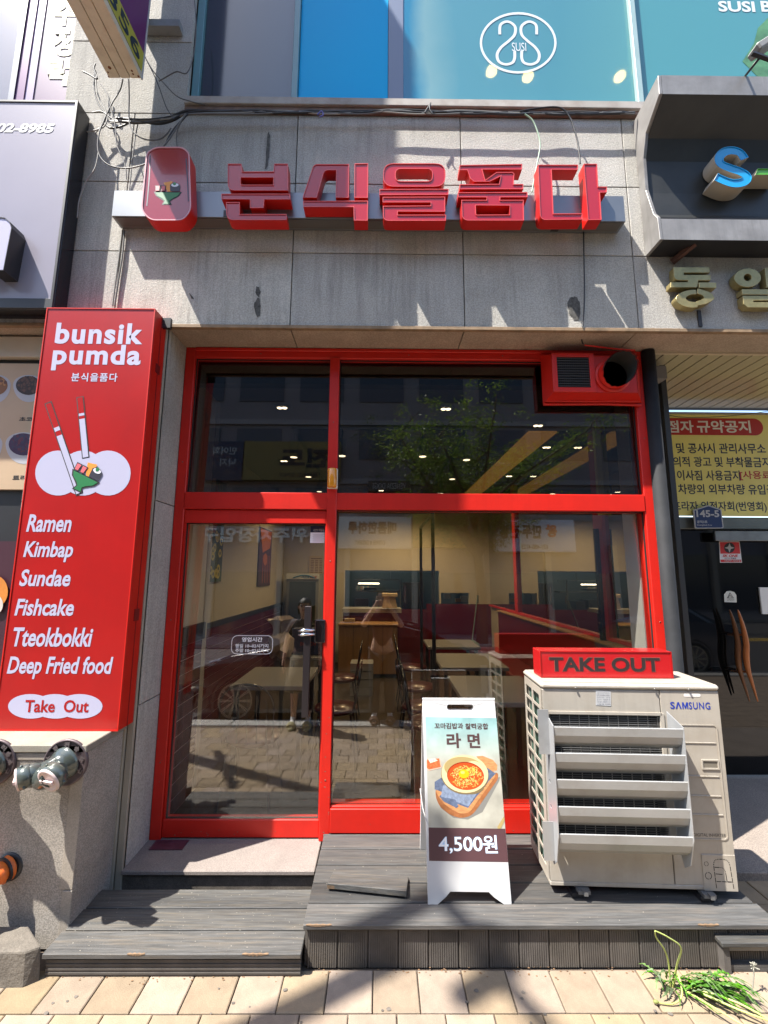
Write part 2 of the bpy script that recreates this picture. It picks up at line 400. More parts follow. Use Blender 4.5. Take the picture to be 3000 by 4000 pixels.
win(mk_film('blue pane film', (.000, .42, .78), (.000, .38, .72), 'Z', 0, 2, .5), -.652, .033)
B(.036, .15, YW-.006, YW+.01, 5.29, 7.7).build('mullion', mat('slate blue band', (.15, .18, .26), .4), wn)
FILMC = glass_mat('teal pane film', (.80, .75, .60), .07, 0., (.07, .28, .35), .82)
win(FILMC, .15, 1.934)
def grade(m, stops):
    n = m.node_tree.nodes; l = m.node_tree.links; df = next(q for q in n if q.type == 'BSDF_DIFFUSE'); tc = n.new('ShaderNodeTexCoord'); sx = n.new('ShaderNodeSeparateXYZ'); l.new(tc.outputs['Object'], sx.inputs[0])
    nz = n.new('ShaderNodeTexNoise'); nz.inputs['Scale'].default_value = 1.2; nz.inputs['Detail'].default_value = 5; l.new(tc.outputs['Object'], nz.inputs['Vector'])
    ma = n.new('ShaderNodeMath'); ma.operation = 'MULTIPLY_ADD'; ma.inputs[1].default_value = .35; l.new(nz.outputs['Fac'], ma.inputs[0]); l.new(sx.outputs['X'], ma.inputs[2])
    mr = n.new('ShaderNodeMapRange'); mr.inputs[1].default_value = .3; mr.inputs[2].default_value = 2.1; l.new(ma.outputs[0], mr.inputs[0])
    cr = n.new('ShaderNodeValToRGB'); e = cr.color_ramp.elements; e[0].position = stops[0][0]; e[0].color = (*stops[0][1], 1); e[1].position = stops[-1][0]; e[1].color = (*stops[-1][1], 1)
    for p_, c_ in stops[1:-1]: q = e.new(p_); q.color = (*c_, 1)
    l.new(mr.outputs[0], cr.inputs[0]); l.new(cr.outputs[0], df.inputs[0])
grade(FILMC, [(0, (.012, .20, .36)), (.045, (.015, .21, .36)), (.12, (.18, .36, .40)), (.25, (.085, .28, .35)), (.7, (.075, .27, .33)), (1, (.10, .31, .34))])  # the pale stop paints a bright vertical highlight into the film colour
win(glass_mat('teal pane film right', (.80, .75, .6), .09, 0., (.075, .29, .32), .84), 1.982, 4.4)
fr = MB(); fr.box(-1.455, -1.40, YW-.03, YW+.02, 5.268, 7.7); fr.box(-.70, -.655, YW-.03, YW+.02, 5.268, 7.7); fr.box(-1.40, -.7, YW-.012, YW+.02, 5.268, 5.29)
fr.build('window_frame', TEAL, wn, bevel=.003)
fr = MB(); fr.box(1.936, 1.98, YW-.035, YW+.02, 5.268, 7.7); fr.box(-.655, 1.936, YW-.012, YW+.02, 5.268, 5.289); fr.box(1.98, 4.4, YW-.012, YW+.02, 5.268, 5.289)
fr.build('window_frame', LTEAL, wn, bevel=.003)
fr = MB(); fr.box(-1.46, 4.4, YW, YW+.3, 7.7, 9.0); fr.build('upper_wall', STONE, bld)
# room behind the upper windows
rm = MB(); rm.box(-1.4, 4.4, 6.5, 6.6, 5.0, 7.6); rm.box(-1.4, 4.4, YW+.05, 6.6, 7.3, 7.4); rm.box(-1.4, 4.4, YW+.05, 6.6, 5.1, 5.2); rm.box(4.4, 4.5, YW, 6.6, 5, 7.6); rm.box(-.8, -.7, YW+.05, 6.6, 5, 7.6)
rm.build('upper_room', mat('upper room', (.25, .28, .28), .9), bld)
lm = MB()
for px_, py_ in ((1920, 278), (2062, 300), (2421, 300)):
    p = ray(px_, py_); t = (7.29-HC)/p.z; q = O0+p*t; lm.lathe((q.x, q.y, 7.295), (0, 0, -1), [(0, .06), (.012, .06), (.013, 0)], 16)
lm.build('ceiling_lamp', mat('upper lamp glow', (1, .82, .38), .5, emit=26), bld)
# logo on the teal pane
PW = PL((0, YW-.001, 0))
SS = mat('frosted white vinyl', (.62, .66, .68), .5)
lg = MB(); z8 = (2000, 0, 1.659)
cx, cy = 2024, 168
def ringpx(mb, pl, cx, cy, rx, ry, wd, h=.001, n=48):
    o = [pl.px(cx+rx*math.cos(2*math.pi*i/n), cy+ry*math.sin(2*math.pi*i/n)) for i in range(n)]
    k = [pl.px(cx+(rx-wd)*math.cos(2*math.pi*i/n), cy+(ry-wd)*math.sin(2*math.pi*i/n)) for i in range(n)]
    mb.flat(pl, o, [k], h)
ringpx(lg, PW, cx, cy, 150, 120, 9, .0012)
def band(mb, pl, pts, wd, h=.001, n=6):
    q = [(v.x, v.y) for v in catmull([Vector((*pl.px(*p), 0)) for p in pts], n)]
    st = stroke(q, wd); k = len(q); vs = [pl.p(a, b, h) for a, b in st]
    mb.add(vs, [(i+1, i, 2*k-1-i, 2*k-2-i) for i in range(k-1)])
sR = [(2096, 135), (2094, 100), (2075, 86), (2055, 88), (2036, 106), (2038, 136), (2060, 160), (2090, 185), (2106, 212), (2100, 240), (2075, 252), (2048, 246), (2038, 228), (2038, 198)]
band(lg, PW, sR, .022, .0012); band(lg, PW, [(4048-a-0, b) for a, b in sR], .022, .0012)
u = PW.px(2000, 200); v = PW.px(2054, 168); lg.text(PW, 'SUSI', (u[0], v[0], u[1], v[1]), .0018, 0)
u = PW.px(2808, 46); v = PW.px(2945, 6); lg.text(PW, 'SUSI', (u[0], v[0], u[1], v[1]), .0012, .03)
u = PW.px(2975, 46); v = PW.px(3110, 6); lg.text(PW, 'BAR', (u[0], v[0], u[1], v[1]), .0012, .03)
lg.build('window_lettering', SS, wn)
gm = MB(); gm.flat(PW, PW.pxs([(2960, 300), (2900, 240), (2945, 170), (2960, 110), (3010, 60), (3200, -60), (3300, 300)]), (), .0006)
gm.build('painted_reflection', mat('painted plant reflection', (.07, .20, .09), .5, var=.4, vs=9), wn)  # flat green shape painting the plants' reflection onto the pane
# purple filmed window at the far left
xr = X(375, 430, YW)
pb = thing('window', (0, 0, 0), None, None); pb.parent = bld; pb.location = (0, YW-3.2, 5.3); OFF[pb.name] = Vector((0, YW, 5.3)); wn2 = wn; wn = pb
PUR = mk_film('lilac print film', (.15, .075, .15), (.30, .25, .27), 'Z', -.3, 1.6, .25)
win(PUR, X(125, 420, YW), xr-.03)
win(mk_film('grey lilac film', (.20, .20, .24), (.30, .30, .34), 'Z', 0, 2, .2), -6.2, X(35, 420, YW))
fr = MB(); fr.box(X(35, 420, YW), X(57, 420, YW), YW-.02, YW+.01, 5.1, 8.5); fr.build('window_frame', mat('navy frame', (.035, .06, .11), .4), wn)
fr = MB(); fr.box(X(57, 420, YW), X(92, 420, YW), YW-.012, YW+.01, 5.1, 8.5); fr.build('window_band', mat('deep purple', (.12, .02, .14), .3), wn)
fr = MB(); fr.box(X(92, 420, YW), X(125, 420, YW), YW-.006, YW+.01, 5.1, 8.5); fr.build('window_band', mat('dusk purple', (.22, .16, .33), .3), wn)
fr = MB(); fr.box(xr-.03, xr-.012, YW-.03, YW+.02, 5.1, 8.5); fr.box(xr+.005, xr+.02, YW-.06, YW+.02, 5.1, 8.5); fr.build('window_frame', TEAL, wn)
tx = MB(); PY = PL((0, YW-.002, 0))
def trect(pl, x0, y0, x1, y1):
    a = pl.px(x0, y1); b = pl.px(x1, y0); return (a[0], b[0], a[1], b[1])
tx.text(PY, '락', trect(PY, 180, 225, 290, 335), .001, .05); tx.text(PY, '정', trect(PY, 197, 108, 300, 220), .001, .05); tx.text(PY, '수', trect(PY, 205, -5, 305, 100), .001, .05)
tx.build('window_lettering', mat('pale yellow vinyl', (.34, .34, .20), .6), wn)
B(-6.2, xr+.02, YW+.02, YW+.1, 5.0, 8.6).build('upper_room', mat('lilac dark', (.2, .17, .22), .9), bld)

# ------------------------------------------------------------------ neighbours: left shop front, right entrance
lf = thing('menu_lightbox', (-3, 2.9, 2.0), 'beige menu lightbox with bowls of food left of the red upright sign', 'sign')
YL = 2.86; PLB = PL((0, YL, 0))
zt, zb = Z(100, 1420, YL), Z(100, 1912, YL)
B(-4.5, -2.3, YL, YL+.05, zb, zt).build('panel', mat('beige print', (.46, .34, .22), .5, var=.08, vs=2), lf)
bw = MB()
def bowl_print(cx, cy, r, toppings, seed):
    q = random.Random(seed)
    a = MB(); a.flat(PLB, [PLB.px(*p) for p in [(cx+r*math.cos(t), cy-8+r*.62*math.sin(t)) for t in [i*math.pi/14-math.pi for i in range(15)][::1]]+[(cx+r*math.cos(t), cy-8+r*1.15*math.sin(t)) for t in [i*math.pi/14 for i in range(1, 14)]]][::-1], (), .001)
    a.build('bowl_print', mat('pale bowl print', (.42, .43, .46), .4), lf)
    b = MB(); b.flat(PLB, [PLB.px(cx+r*.82*math.cos(i*math.pi/12), cy-4+r*.62*math.sin(i*math.pi/12)) for i in range(24)][::-1], (), .002); b.build('food_print', mat('dark food %d' % seed, toppings[0], .6), lf)
    for c_i, c in enumerate(toppings):
        m = MB()
        for k in range(26):
            t, rr = q.uniform(0, 6.28), r*.72*math.sqrt(q.random()); s_ = q.uniform(.05, .12)*r; x, y = cx+rr*math.cos(t), cy-6+rr*.75*math.sin(t)
            m.flat(PLB, [PLB.px(x+s_*math.cos(i*1.05+k)*q.uniform(.7, 1.2), y+s_*math.sin(i*1.05+k)) for i in range(6)][::-1], (), .0025+.0003*c_i+.00001*k)
        m.build('topping_print', mat('topping %d %d' % (seed, c_i), c, .5), lf)
bowl_print(112, 1510, 60, [(.03, .015, .012), (.06, .02, .012), (.10, .04, .02)], 1)
bowl_print(-22, 1510, 64, [(.22, .09, .03), (.40, .18, .05), (.12, .04, .02)], 2)
bowl_print(92, 1740, 70, [(.04, .01, .05), (.10, .01, .03), (.03, .02, .06)], 3)
bowl_print(-60, 1740, 70, [(.22, .09, .03), (.40, .18, .05), (.12, .04, .02)], 4)
tx = MB(); tx.text(PLB, '초코브라우니', trect(PLB, 74, 1630, 236, 1646), .001, .03); tx.text(PLB, '트리플베리', trect(PLB, 48, 1857, 190, 1876), .001, .03); tx.build('menu_lettering', INK, lf)
lw_ = thing('neighbour_shopfront', (-3, 3, 0), 'cream fascia and dark lower front of the shop left of the red upright sign', 'shopfront')
B(-4.5, -2.3, YL-.02, YL+.03, Z(100, 1400, YL), 3.46).build('fascia', mat('cream fascia', (.50, .45, .36), .6, var=.08, vs=3), lw_, bevel=.004)
B(-4.5, -2.3, YL+.03, YL+.08, 0, 3.5).build('backing', BLACK, lw_)
B(-4.5, -2.3, YL-.01, YL+.02, .9, zb-.35).build('dark_panel', mat('aubergine panel', (.05, .015, .025), .4), lw_)
m = MB(); m.flat(PLB, [PLB.px(-8+50*math.cos(i*.262), 2310+62*math.sin(i*.262)) for i in range(24)][::-1], (), .022); m.build('orange_print', mat('orange print', (.55, .20, .03), .5, var=.2), lw_)
m = MB(); m.flat(PLB, [PLB.px(-2+26*math.cos(i*.262), 2360+36*math.sin(i*.262)) for i in range(24)][::-1], (), .024); m.build('cream_print', mat('cream print', (.55, .5, .45), .5, var=.2), lw_)

# right-hand entrance
en = thing('building_entrance', (3, 3.6, 0), 'dark glass entrance with slatted ceiling under the yellow notice board', 'entrance')
YE = 4.06
SLAT = mat('glossy cream slat', (.40, .36, .25), .16, var=.04, vs=2, spec=.7)
xs = 2.02
while xs < 4.4:
    B(xs+.004, xs+.106, 3.025, YE, 3.47, 3.482).build('ceiling_slat', SLAT, en); xs += .113
m = MB(); m.box(1.95, 4.5, 3.02, YE+.1, 3.484, 3.55); m.build('ceiling_void', BLACK, en)
B(2.0, 4.5, 3.0, 3.024, 3.462, 3.478).build('ceiling_trim', mat('cream trim', (.5, .42, .3), .5), en)
m = MB(); m.box(2.21, 2.25, 3.20, YE, 0, 3.48); m.build('side_wall', mat('dark side wall', (.03, .03, .03), .5), en)
DG = mat('black door glass', (.004, .004, .004), .03, spec=.55)
zt2, zb2 = Z(2800, 2018, YE), Z(2800, 2066, YE)
B(2.25, 4.4, YE, YE+.06, zb2, zt2-.005).build('transom_bar', mat('steel transom', (.20, .21, .19), .3, metal=.7, var=.15, vs=4), en, bevel=.003)
m = MB(); m.box(2.05, 4.4, YE+.05, YE+.07, .06, zb2); m.build('door_glass', DG, en)
z2 = Z(2800, 2074, YE-.05), Z(2800, 2112, YE-.05)
B(X(2795, 2100, YE-.05), 4.4, YE-.05, YE-.02, z2[1], z2[0]).build('door_closer', mat('steel plate', (.32, .32, .31), .3, metal=.8, var=.2, vs=6), en, bevel=.003)
PE = PL((0, YE+.048, 0))
def curved_handle(dx, m_, dy):
    q = [(2912+dx, 2382), (2930+dx, 2440), (2944+dx, 2510), (2944+dx, 2560), (2950+dx, 2610), (2965+dx, 2660), (2990+dx, 2740)]
    p = [at(a, b, YE-.08+dy) for a, b in q]; mb = MB(); pts = catmull(p, 5); n_ = len(pts)
    mb.tube([(v.x, v.y-.0, v.z) for v in pts], [.005+.020*math.sin(math.pi*min(1, max(0, i/(n_-1)))**.9) for i in range(n_)], 8)
    for k in (8, n_-9): mb.cyl(pts[k], pts[k]+Vector((0, .13-dy, 0)), .008, 8)
    mb.build('door_handle', m_, en)
curved_handle(-30, mat('orange wood', (.42, .13, .035), .35, var=.2, vs=6), 0)
curved_handle(-62, mat('dull orange wood', (.16, .06, .02), .35, var=.2, vs=6), .03)
st = MB(); r = PE.pxs([(2808, 2115), (2888, 2115), (2898, 2198), (2812, 2198)]); st.flat(PE, r[::-1], (), .002); st.build('security_sticker', mat('white sticker', (.7, .7, .7), .5), en)
st = MB(); st.flat(PE, PE.pxs([(2811, 2118), (2886, 2118), (2891, 2163), (2813, 2163)])[::-1], (), .003); st.flat(PE, PE.pxs([(2813, 2186), (2894, 2186), (2895, 2196), (2815, 2196)])[::-1], (), .003)
st.text(PE, 'SK ONE', trect(PE, 2822, 2166, 2882, 2176), .003, .04, .25); st.build('sticker_print', mat('sticker red', (.55, .02, .02), .5), en)
st = MB(); st.flat(PE, [PE.px(2848+21*math.cos(i*.262), 2140+20*math.sin(i*.262)) for i in range(24)][::-1], (), .004); st.text(PE, 'CCTV 작동중', trect(PE, 2830, 2178, 2874, 2184), .003, .02); st.build('sticker_emblem', INK, en)
st = MB()
for a in range(4):
    t = a*math.pi/2; st.flat(PE, [PE.px(2848+20*math.cos(t), 2140+19*math.sin(t)), PE.px(2848+7*math.cos(t+.8), 2140+7*math.sin(t+.8)), PE.px(2848, 2140), PE.px(2848+7*math.cos(t-.8), 2140+7*math.sin(t-.8))][::-1], (), .005)
st.text(PE, '1577-4473', trect(PE, 2830, 2188, 2890, 2194), .004, .03); st.build('sticker_emblem', WHITE, en)
st = MB(); st.flat(PE, PE.pxs([(2829, 2352), (2828, 2322), (2838, 2310), (2852, 2308), (2868, 2313), (2876, 2325), (2877, 2353)])[::-1], (), .002); st.build('warning_sticker', mat('cream sticker', (.66, .66, .58), .5), en)
st = MB(); t3 = PE.pxs([(2850, 2314), (2866, 2337), (2838, 2337)])[::-1]; c = Vector(((t3[0][0]+t3[1][0]+t3[2][0])/3, (t3[0][1]+t3[1][1]+t3[2][1])/3)); st.flat(PE, t3, [[tuple(c+(Vector(q)-c)*.75) for q in t3]], .003)
st.text(PE, '손끼임주의', trect(PE, 2840, 2341, 2866, 2346), .003, .02); st.tube([PE.p(*PE.px(2844, 2334), .003), PE.p(*PE.px(2850, 2324), .003), PE.p(*PE.px(2858, 2333), .003)], .003, 4); st.build('sticker_print', INK, en)
B(X(2990, 2400, YE), 4.3, YE+.03, YE+.045, Z(2990, 2400, YE), Z(2990, 2295, YE)).build('paper_notice', mat('paper', (.7, .7, .66), .7), en)
# entrance floor
gf = B(2.0, 4.6, 2.86, 4.9, -.02, .045).build('entrance_floor', mat('flamed granite', (.25, .21, .18), .85, var=.12, vs=4, speck=.35, sps=130, bump=.4), en, bevel=.004)
# yellow notice board
nb = thing('notice_board', (3.2, YE-.03, 2.9), 'yellow notice board with red heading above the dark entrance doors', 'sign')
PN = PL((0, YE-.03, 0)); zt, zb = Z(2800, 1620, YE-.03), Z(2800, 2014, YE-.03)
B(2.08, 4.35, YE-.03, YE+.01, zb, zt).build('board', mat('yellow board', (.78, .70, .20), .45, var=.03), nb)
B(2.08, 4.35, YE-.045, YE+.02, zt, zt+.02).build('rail', mat('pale metal', (.4, .38, .36), .4, metal=.5), nb)
x1 = X(2980, 1665, YE-.03); za, zc = Z(2800, 1634, YE-.03), Z(2800, 1700, YE-.03); rr = (za-zc)/2
m = MB(); m.flat(PN, [(2.1, zc), (x1-rr, zc)]+ell(x1-rr, (za+zc)/2, rr, rr, 12, 0, -80, 80)+[(x1-rr, za), (2.1, za)], (), .001); m.build('heading', mat('heading red', (.42, .02, .012), .5), nb)
m = MB(); m.text(PN, '규약공지', trect(PN, 2724, 1643, 2928, 1690), .002, .025); m.text(PN, '입점자', trect(PN, 2556, 1643, 2706, 1690), .002, .025); m.build('heading_lettering', mat('off white', (.72, .70, .62), .5), nb)
NV = mat('navy lettering', (.012, .02, .05), .5)
m = MB()
for s, x0, x1_, y0, y1 in (('출입 및 공사시 관리사무소 통보', 2556, 3072, 1733, 1770), ('임의적 광고 및 부착물금지', 2596, 3004, 1786, 1823), ('및 이사짐 사용금지', 2602, 2888, 1838, 1876), ('록 차량외 외부차량 유입금지', 2604, 3058, 1893, 1930), ('동일프라자 입점자회(번영회)', 2562, 2992, 1960, 2000)):
    m.text(PN, s, trect(PN, x0, y0, x1_, y1), .001, .018)
m.build('lettering', NV, nb)
m = MB(); m.text(PN, '[사용료', trect(PN, 2892, 1840, 3010, 1876), .001, .018); m.build('lettering', mat('red lettering', (.45, .03, .02), .5), nb)
# house number plate
hp = thing('address_plate', (2.9, YE-.05, 2.3), 'dark blue house-shaped plate with white numbers below the notice board', 'sign')
PH = PL((0, YE-.06, 0))
q = PH.pxs([(2708, 1992), (2767, 1973), (2818, 1990), (2827, 2060), (2822, 2064), (2719, 2064), (2714, 2060)])[::-1]; m = MB(); m.prism(PH, q, (), -.012, 0); m.build('plate', WHITE, hp)
c = Vector((sum(a for a, b in q)/7, sum(b for a, b in q)/7)); q2 = [tuple(c+(Vector(a)-c)*.92) for a in q]; m = MB(); m.flat(PH, q2, (), .001); m.build('field', mat('plate blue', (.012, .03, .11), .4), hp)
m = MB(); m.text(PH, '145-5', trect(PH, 2721, 1993, 2807, 2020), .002, .03); m.text(PH, '광덕3로', trect(PH, 2722, 2033, 2762, 2044), .002, .02); m.text(PH, 'Gwangdeok 3-ro', trect(PH, 2722, 2048, 2780, 2055), .002, .015); m.build('lettering', WHITE, hp)
# thin wire across the board
m = MB(); pts = [at(2572, 1612, YE-.1), at(2650, 1628, YE-.1), at(2760, 1630, YE-.1), at(2880, 1622, YE-.1), at(3010, 1605, YE-.1)]; m.tube(catmull(pts), .003, 5); tag(m.build('cable', BLACK), 'thin black wire sagging across the top of the yellow board', 'cable')
# dark round pillar beside the red frame
m = MB(); m.lathe((1.985, 3.0, .05), (0, 0, 1), [(0, .05), (3.42, .05), (3.42, 0)], 28); m.box(1.953, 2.03, 3.0, 3.12, .05, 3.47)
tag(m.build('pillar', mat('charcoal paint', (.016, .017, .019), .75, var=.2, vs=5, stain=.4, ss=4, stain_col=(.035, .035, .04), bump=.15, bs=20, spec=.25)), 'tall charcoal painted pillar right of the red shopfront', 'pillar')
# ================================================================== the red shopfront
sf = thing('shopfront', (.25, YG, .14), 'red framed glass shopfront between the stone jamb and the charcoal pillar', 'shopfront')
y0, y1 = YG-.035, YG+.075
f = MB(); f.box(-1.456, -1.385, y0, y1, .14, 3.478); f.build('frame', RED, sf, bevel=.004)
f = MB(); f.box(-1.385, 1.95, y0, y1, 3.40, 3.476); f.box(-1.385, 1.9, y0-.012, y0, 3.448, 3.474); f.build('frame', RED, sf, bevel=.004)
f = MB(); f.box(1.872, 1.95, y0, y1, .19, 3.40); f.build('frame', RED, sf, bevel=.004)
f = MB(); f.box(-1.385, 1.872, y0-.006, y1, 2.262, 2.382); f.build('transom', RED, sf, bevel=.004)
f = MB(); f.box(-.383, -.314, y0-.012, y1, .14, 3.40); f.build('mullion', RED, sf, bevel=.004)
f = MB(); f.box(-.314, 1.872, y0-.02, y1, .192, .335); f.box(-.314, 1.872, y0-.004, y0+.02, .335, .345); f.build('sill', RED, sf, bevel=.004)
def pane(x0, x1, z0, z1, m, par, tilt=-1.65):
    c = Vector(((x0+x1)/2, YG+.015, (z0+z1)/2)); t = R(tilt); uz = Vector((0, -math.sin(t), math.cos(t))); nrm = Vector((0, math.cos(t), math.sin(t)))
    mb = MB(); mb.obox(c, ((x1-x0)/2+.004, 0, 0), nrm*.003, uz*((z1-z0)/2+.004)); mb.build('glass_pane', m, par)
    gk = MB(); g_ = .006; yk = YG-.008
    for a_, b_, c2, d_ in ((x0, x1, z0, z0+g_), (x0, x1, z1-g_, z1), (x0, x0+g_, z0, z1), (x1-g_, x1, z0, z1)): gk.box(a_, b_, yk, yk+.012, c2, d_)
    gk.build('rubber_gasket', mat('black rubber', (.012, .010, .010), .7), par)
pane(-.314, 1.872, .335, 2.262, PANE, sf)
pane(-1.385, -.383, 2.382, 3.40, PANED, sf)
pane(-.314, 1.872, 2.382, 3.40, PANED, sf)
# door
dr = thing('door', (-.9, YG, .14), None, None); dr.parent = sf; dr.location = (-1.15, 0, 0); OFF[dr.name] = Vector((-.9, YG, .14))
dy0, dy1 = YG-.022, YG+.045
d = MB(); d.box(-1.383, -.386, dy0, dy1, .15, .255); d.build('bottom_rail', RED, dr, bevel=.003)
d = MB(); d.box(-1.383, -.386, dy0, dy1, 2.165, 2.258); d.build('top_rail', RED, dr, bevel=.003)
d = MB(); d.box(-1.383, -1.37, dy0+.006, dy1, .255, 2.165); d.build('stile', RED, dr); d = MB(); d.box(-.392, -.386, dy0+.006, dy1, .255, 2.165); d.build('stile', RED, dr)
pane(-1.37, -.392, .255, 2.165, PANE, dr)
zt_, zb_ = Z(1200, 2368, 2.95), Z(1188, 2802, 2.95); hx = X(1197, 2600, 2.95)
h = MB(); h.box(hx-.022, hx+.022, 2.94, 2.97, zb_, zt_)
for z_ in (zb_+.09, zt_-.12): h.box(hx-.008, hx+.008, 2.97, YG+.01, z_-.008, z_+.008)
h.build('handle', mat('brown black bar', (.025, .02, .022), .35, metal=.3), dr, bevel=.003)
lx0, lx1 = X(1228, 2480, 2.98), X(1270, 2480, 2.98); lz0, lz1 = Z(1250, 2512, 2.98), Z(1250, 2421, 2.98)
h = MB(); h.box(lx0, lx1, 2.98, YG+.012, lz0, lz1); h.build('lock', mat('piano black', (.01, .01, .012), .12, coat=.5), dr, bevel=.006, seg=2)
PK = fplane(2.979); h = MB(); h.flat(PK, rrect(lx0+.004, lx1-.004, lz0+.004, lz1-.004, .008), [rrect(lx0+.007, lx1-.007, lz0+.007, lz1-.007, .008)], .001)
h.build('lock_trim', CHROME, dr)
h = MB()
for yy in (2462, 2478): h.tube([at(1226, yy, 2.985), at(1200, yy-1, 2.93), at(1180, yy+1, 2.93), at(1166, yy+4, 2.95)], [.010, .012, .012, .006], 8)
h.build('lock_lever', CHROME, dr)
# door lettering and stickers
PD = PL((0, YG-.012, 0)); WV = mat('white window vinyl', (.92, .92, .92), .5)
# the panes lean a little: put the print just in front of the sheet
def leaning(x0, z0, xc, zc, tilt=-1.65):
    t = R(tilt); return PL((xc, YG+.015, zc), (1, 0, 0), (0, -math.sin(t), math.cos(t)))
PD = leaning(0, 0, -.88, 1.21); hh = .004
t = MB(); a = PD.px(902, 2555); b_ = PD.px(1068, 2482); t.flat(PD, rrect(a[0], b_[0], a[1], b_[1], .038), [rrect(a[0]+.004, b_[0]-.004, a[1]+.004, b_[1]-.004, .035)], hh)
t.text(PD, '영업시간', trect(PD, 945, 2489, 1026, 2507), hh, .03); t.text(PD, '평일 10~02시까지', trect(PD, 919, 2515, 1049, 2530), hh, .02); t.text(PD, '주말 10~02시까지', trect(PD, 919, 2533, 1049, 2548), hh, .02)
t.build('opening_hours', WV, dr)
t = MB(); t.flat(PD, [PD.px(1213, 2080), PD.px(1279, 2080), PD.px(1279, 2121), PD.px(1211, 2121)][::-1], (), hh); t.build('sticker', mat('bright sticker', (.9, .9, .92), .5), dr)
t = MB(); t.flat(PD, [PD.px(1213, 2054), PD.px(1279, 2054), PD.px(1279, 2080), PD.px(1213, 2080)][::-1], (), hh); t.build('sticker_head', mat('dark navy', (.015, .02, .06), .5), dr)
t = MB(); t.text(PD, 'CCTV 작동중', trect(PD, 1225, 2066, 1267, 2077), hh+.001, .03)
t.build('sticker_lettering', WHITE, dr)
t = MB()
for k in range(7): a = PD.px(1222+(k % 2)*2, 2088+k*4.4); b_ = PD.px(1268-(k*7) % 13, 2087+k*4.4); t.flat(PD, [(a[0], a[1]), (b_[0], a[1]), (b_[0], a[1]+.0018), (a[0], a[1]+.0018)], (), hh+.001)
t.build('sticker_lines', mat('grey print', (.35, .36, .4), .6), dr)
# screws and scuffs on the red frame
m = MB()
for x_, z_ in ((-1.42, .6), (-1.42, 1.5), (-1.42, 2.6), (1.91, .6), (1.91, 1.5), (1.91, 2.8), (-.348, .5), (-.348, 1.9), (-.348, 2.9), (-.9, 3.43), (.2, 3.43), (.9, 3.43), (-.8, 2.32), (.3, 2.32), (1.2, 2.32), (.1, .26), (1.3, .26)):
    m.lathe((x_, y0-.012 if abs(x_+.348) < .01 else y0-.0005, z_), (0, -1, 0), [(0, .005), (.0015, .005), (.002, 0)], 8)
m.build('screws', mat('dull screw', (.20, .10, .08), .4, metal=.6), sf, kind='stuff')
m = MB(); rq = random.Random(9)
for k in range(46):
    x_, z_ = rq.choice([(rq.uniform(-1.38, -.39), rq.uniform(.152, .20)), (rq.uniform(-.31, 1.8), rq.uniform(.195, .25)), (rq.uniform(-1.45, -1.39), rq.uniform(.15, 1.0)), (rq.uniform(-.38, -.32), rq.uniform(.15, .9))]); s_ = rq.uniform(.0015, .005)
    yv = y0-.0125 if -.383 < x_ < -.314 else (dy0-.0008 if -1.385 < x_ < -.383 else (y0-.0208 if x_ > -.314 else y0-.0008)); m.add([(x_+s_*rq.uniform(.5, 1.6)*math.cos(a), yv, z_+s_*rq.uniform(.4, 1)*math.sin(a)) for a in [i*1.05 for i in range(6)]], [(5, 4, 3, 2, 1, 0)])
m.build('paint_chips', mat('chipped paint', (.22, .12, .09), .7, var=.5, vs=90), sf, kind='stuff')
# extractor box in the top right corner
fb = thing('extractor_fan_box', (1.5, YG-.1, 3.2), 'red extractor box with black grille and round duct in the top right of the shopfront', 'vent')
Yb = 2.875; xa, xb = X(2160, 1500, Yb), X(2493, 1528, Yb); za, zb = 3.09, 3.375
m = MB(); PF = fplane(Yb)
m.box(xa, xb, Yb, YG-.03, za, zb)
m.build('box', RED, fb, bevel=.004)
m = MB(); m.add([(xa, Yb, za), (xb, Yb, za), (xb+.10, YG-.036, za-.035), (xa-.03, YG-.036, za-.035), (xa-.03, YG-.036, zb+.06), (xa, Yb, zb)], [(0, 3, 2, 1), (0, 5, 4, 3)]); m.add([(xb, Yb, za), (xb, Yb, zb), (xb+.10, YG-.036, zb+.06), (xb+.10, YG-.036, za-.035)], [(0, 3, 2, 1)]); m.add([(xa, Yb, zb), (xb, Yb, zb), (xb+.10, YG-.036, zb+.06), (xa-.03, YG-.036, zb+.06)], [(0, 1, 2, 3)]); m.tube([(xa-.03, YG-.05, za-.042), (xb-.2, YG-.055, za-.038), (xb+.08, YG-.05, za-.043)], .012, 6)
m.tube([(xa-.02, YG-.068, za-.024), (xb-.35, YG-.074, za-.027), (xb+.06, YG-.068, za-.022)], .009, 6)
m.build('skirt', RED, fb)
gx0, gx1, gz0, gz1 = X(2174, 1400, Yb-.01), X(2308, 1510, Yb-.01), Z(2200, 1513, Yb-.01), Z(2200, 1394, Yb-.01)
m = MB(); m.prism(PF, [(gx0-.035, gz0-.035), (gx1+.035, gz0-.035), (gx1+.035, gz1+.03), (gx0-.035, gz1+.03)], [[(gx0, gz0), (gx1, gz0), (gx1, gz1), (gx0, gz1)]], .0005, .014); m.build('grille_frame', RED, fb, bevel=.002)
m = MB(); m.box(gx0, gx1, Yb-.001, Yb+.0, gz0, gz1); m.build('grille_back', INK, fb)
m = MB()
for k in range(12): z_ = gz0+(gz1-gz0)*(k+.5)/12; m.bar((gx0, Yb-.008, z_), (gx1, Yb-.008, z_), .009, .0022)
m.build('grille_bars', mat('dark grille metal', (.07, .07, .075), .5), fb)
m = MB()
for k in range(16): x_ = gx0+(gx1-gx0)*(k+.5)/16; m.box(x_-.0015, x_+.0015, Yb-.004, Yb-.002, gz0, gz1)
m.build('grille_bars', BLACK, fb)
c = at(2432, 1430, 2.80); rd = .108
c0 = Vector((c.x-.035, Yb, c.z-.035))
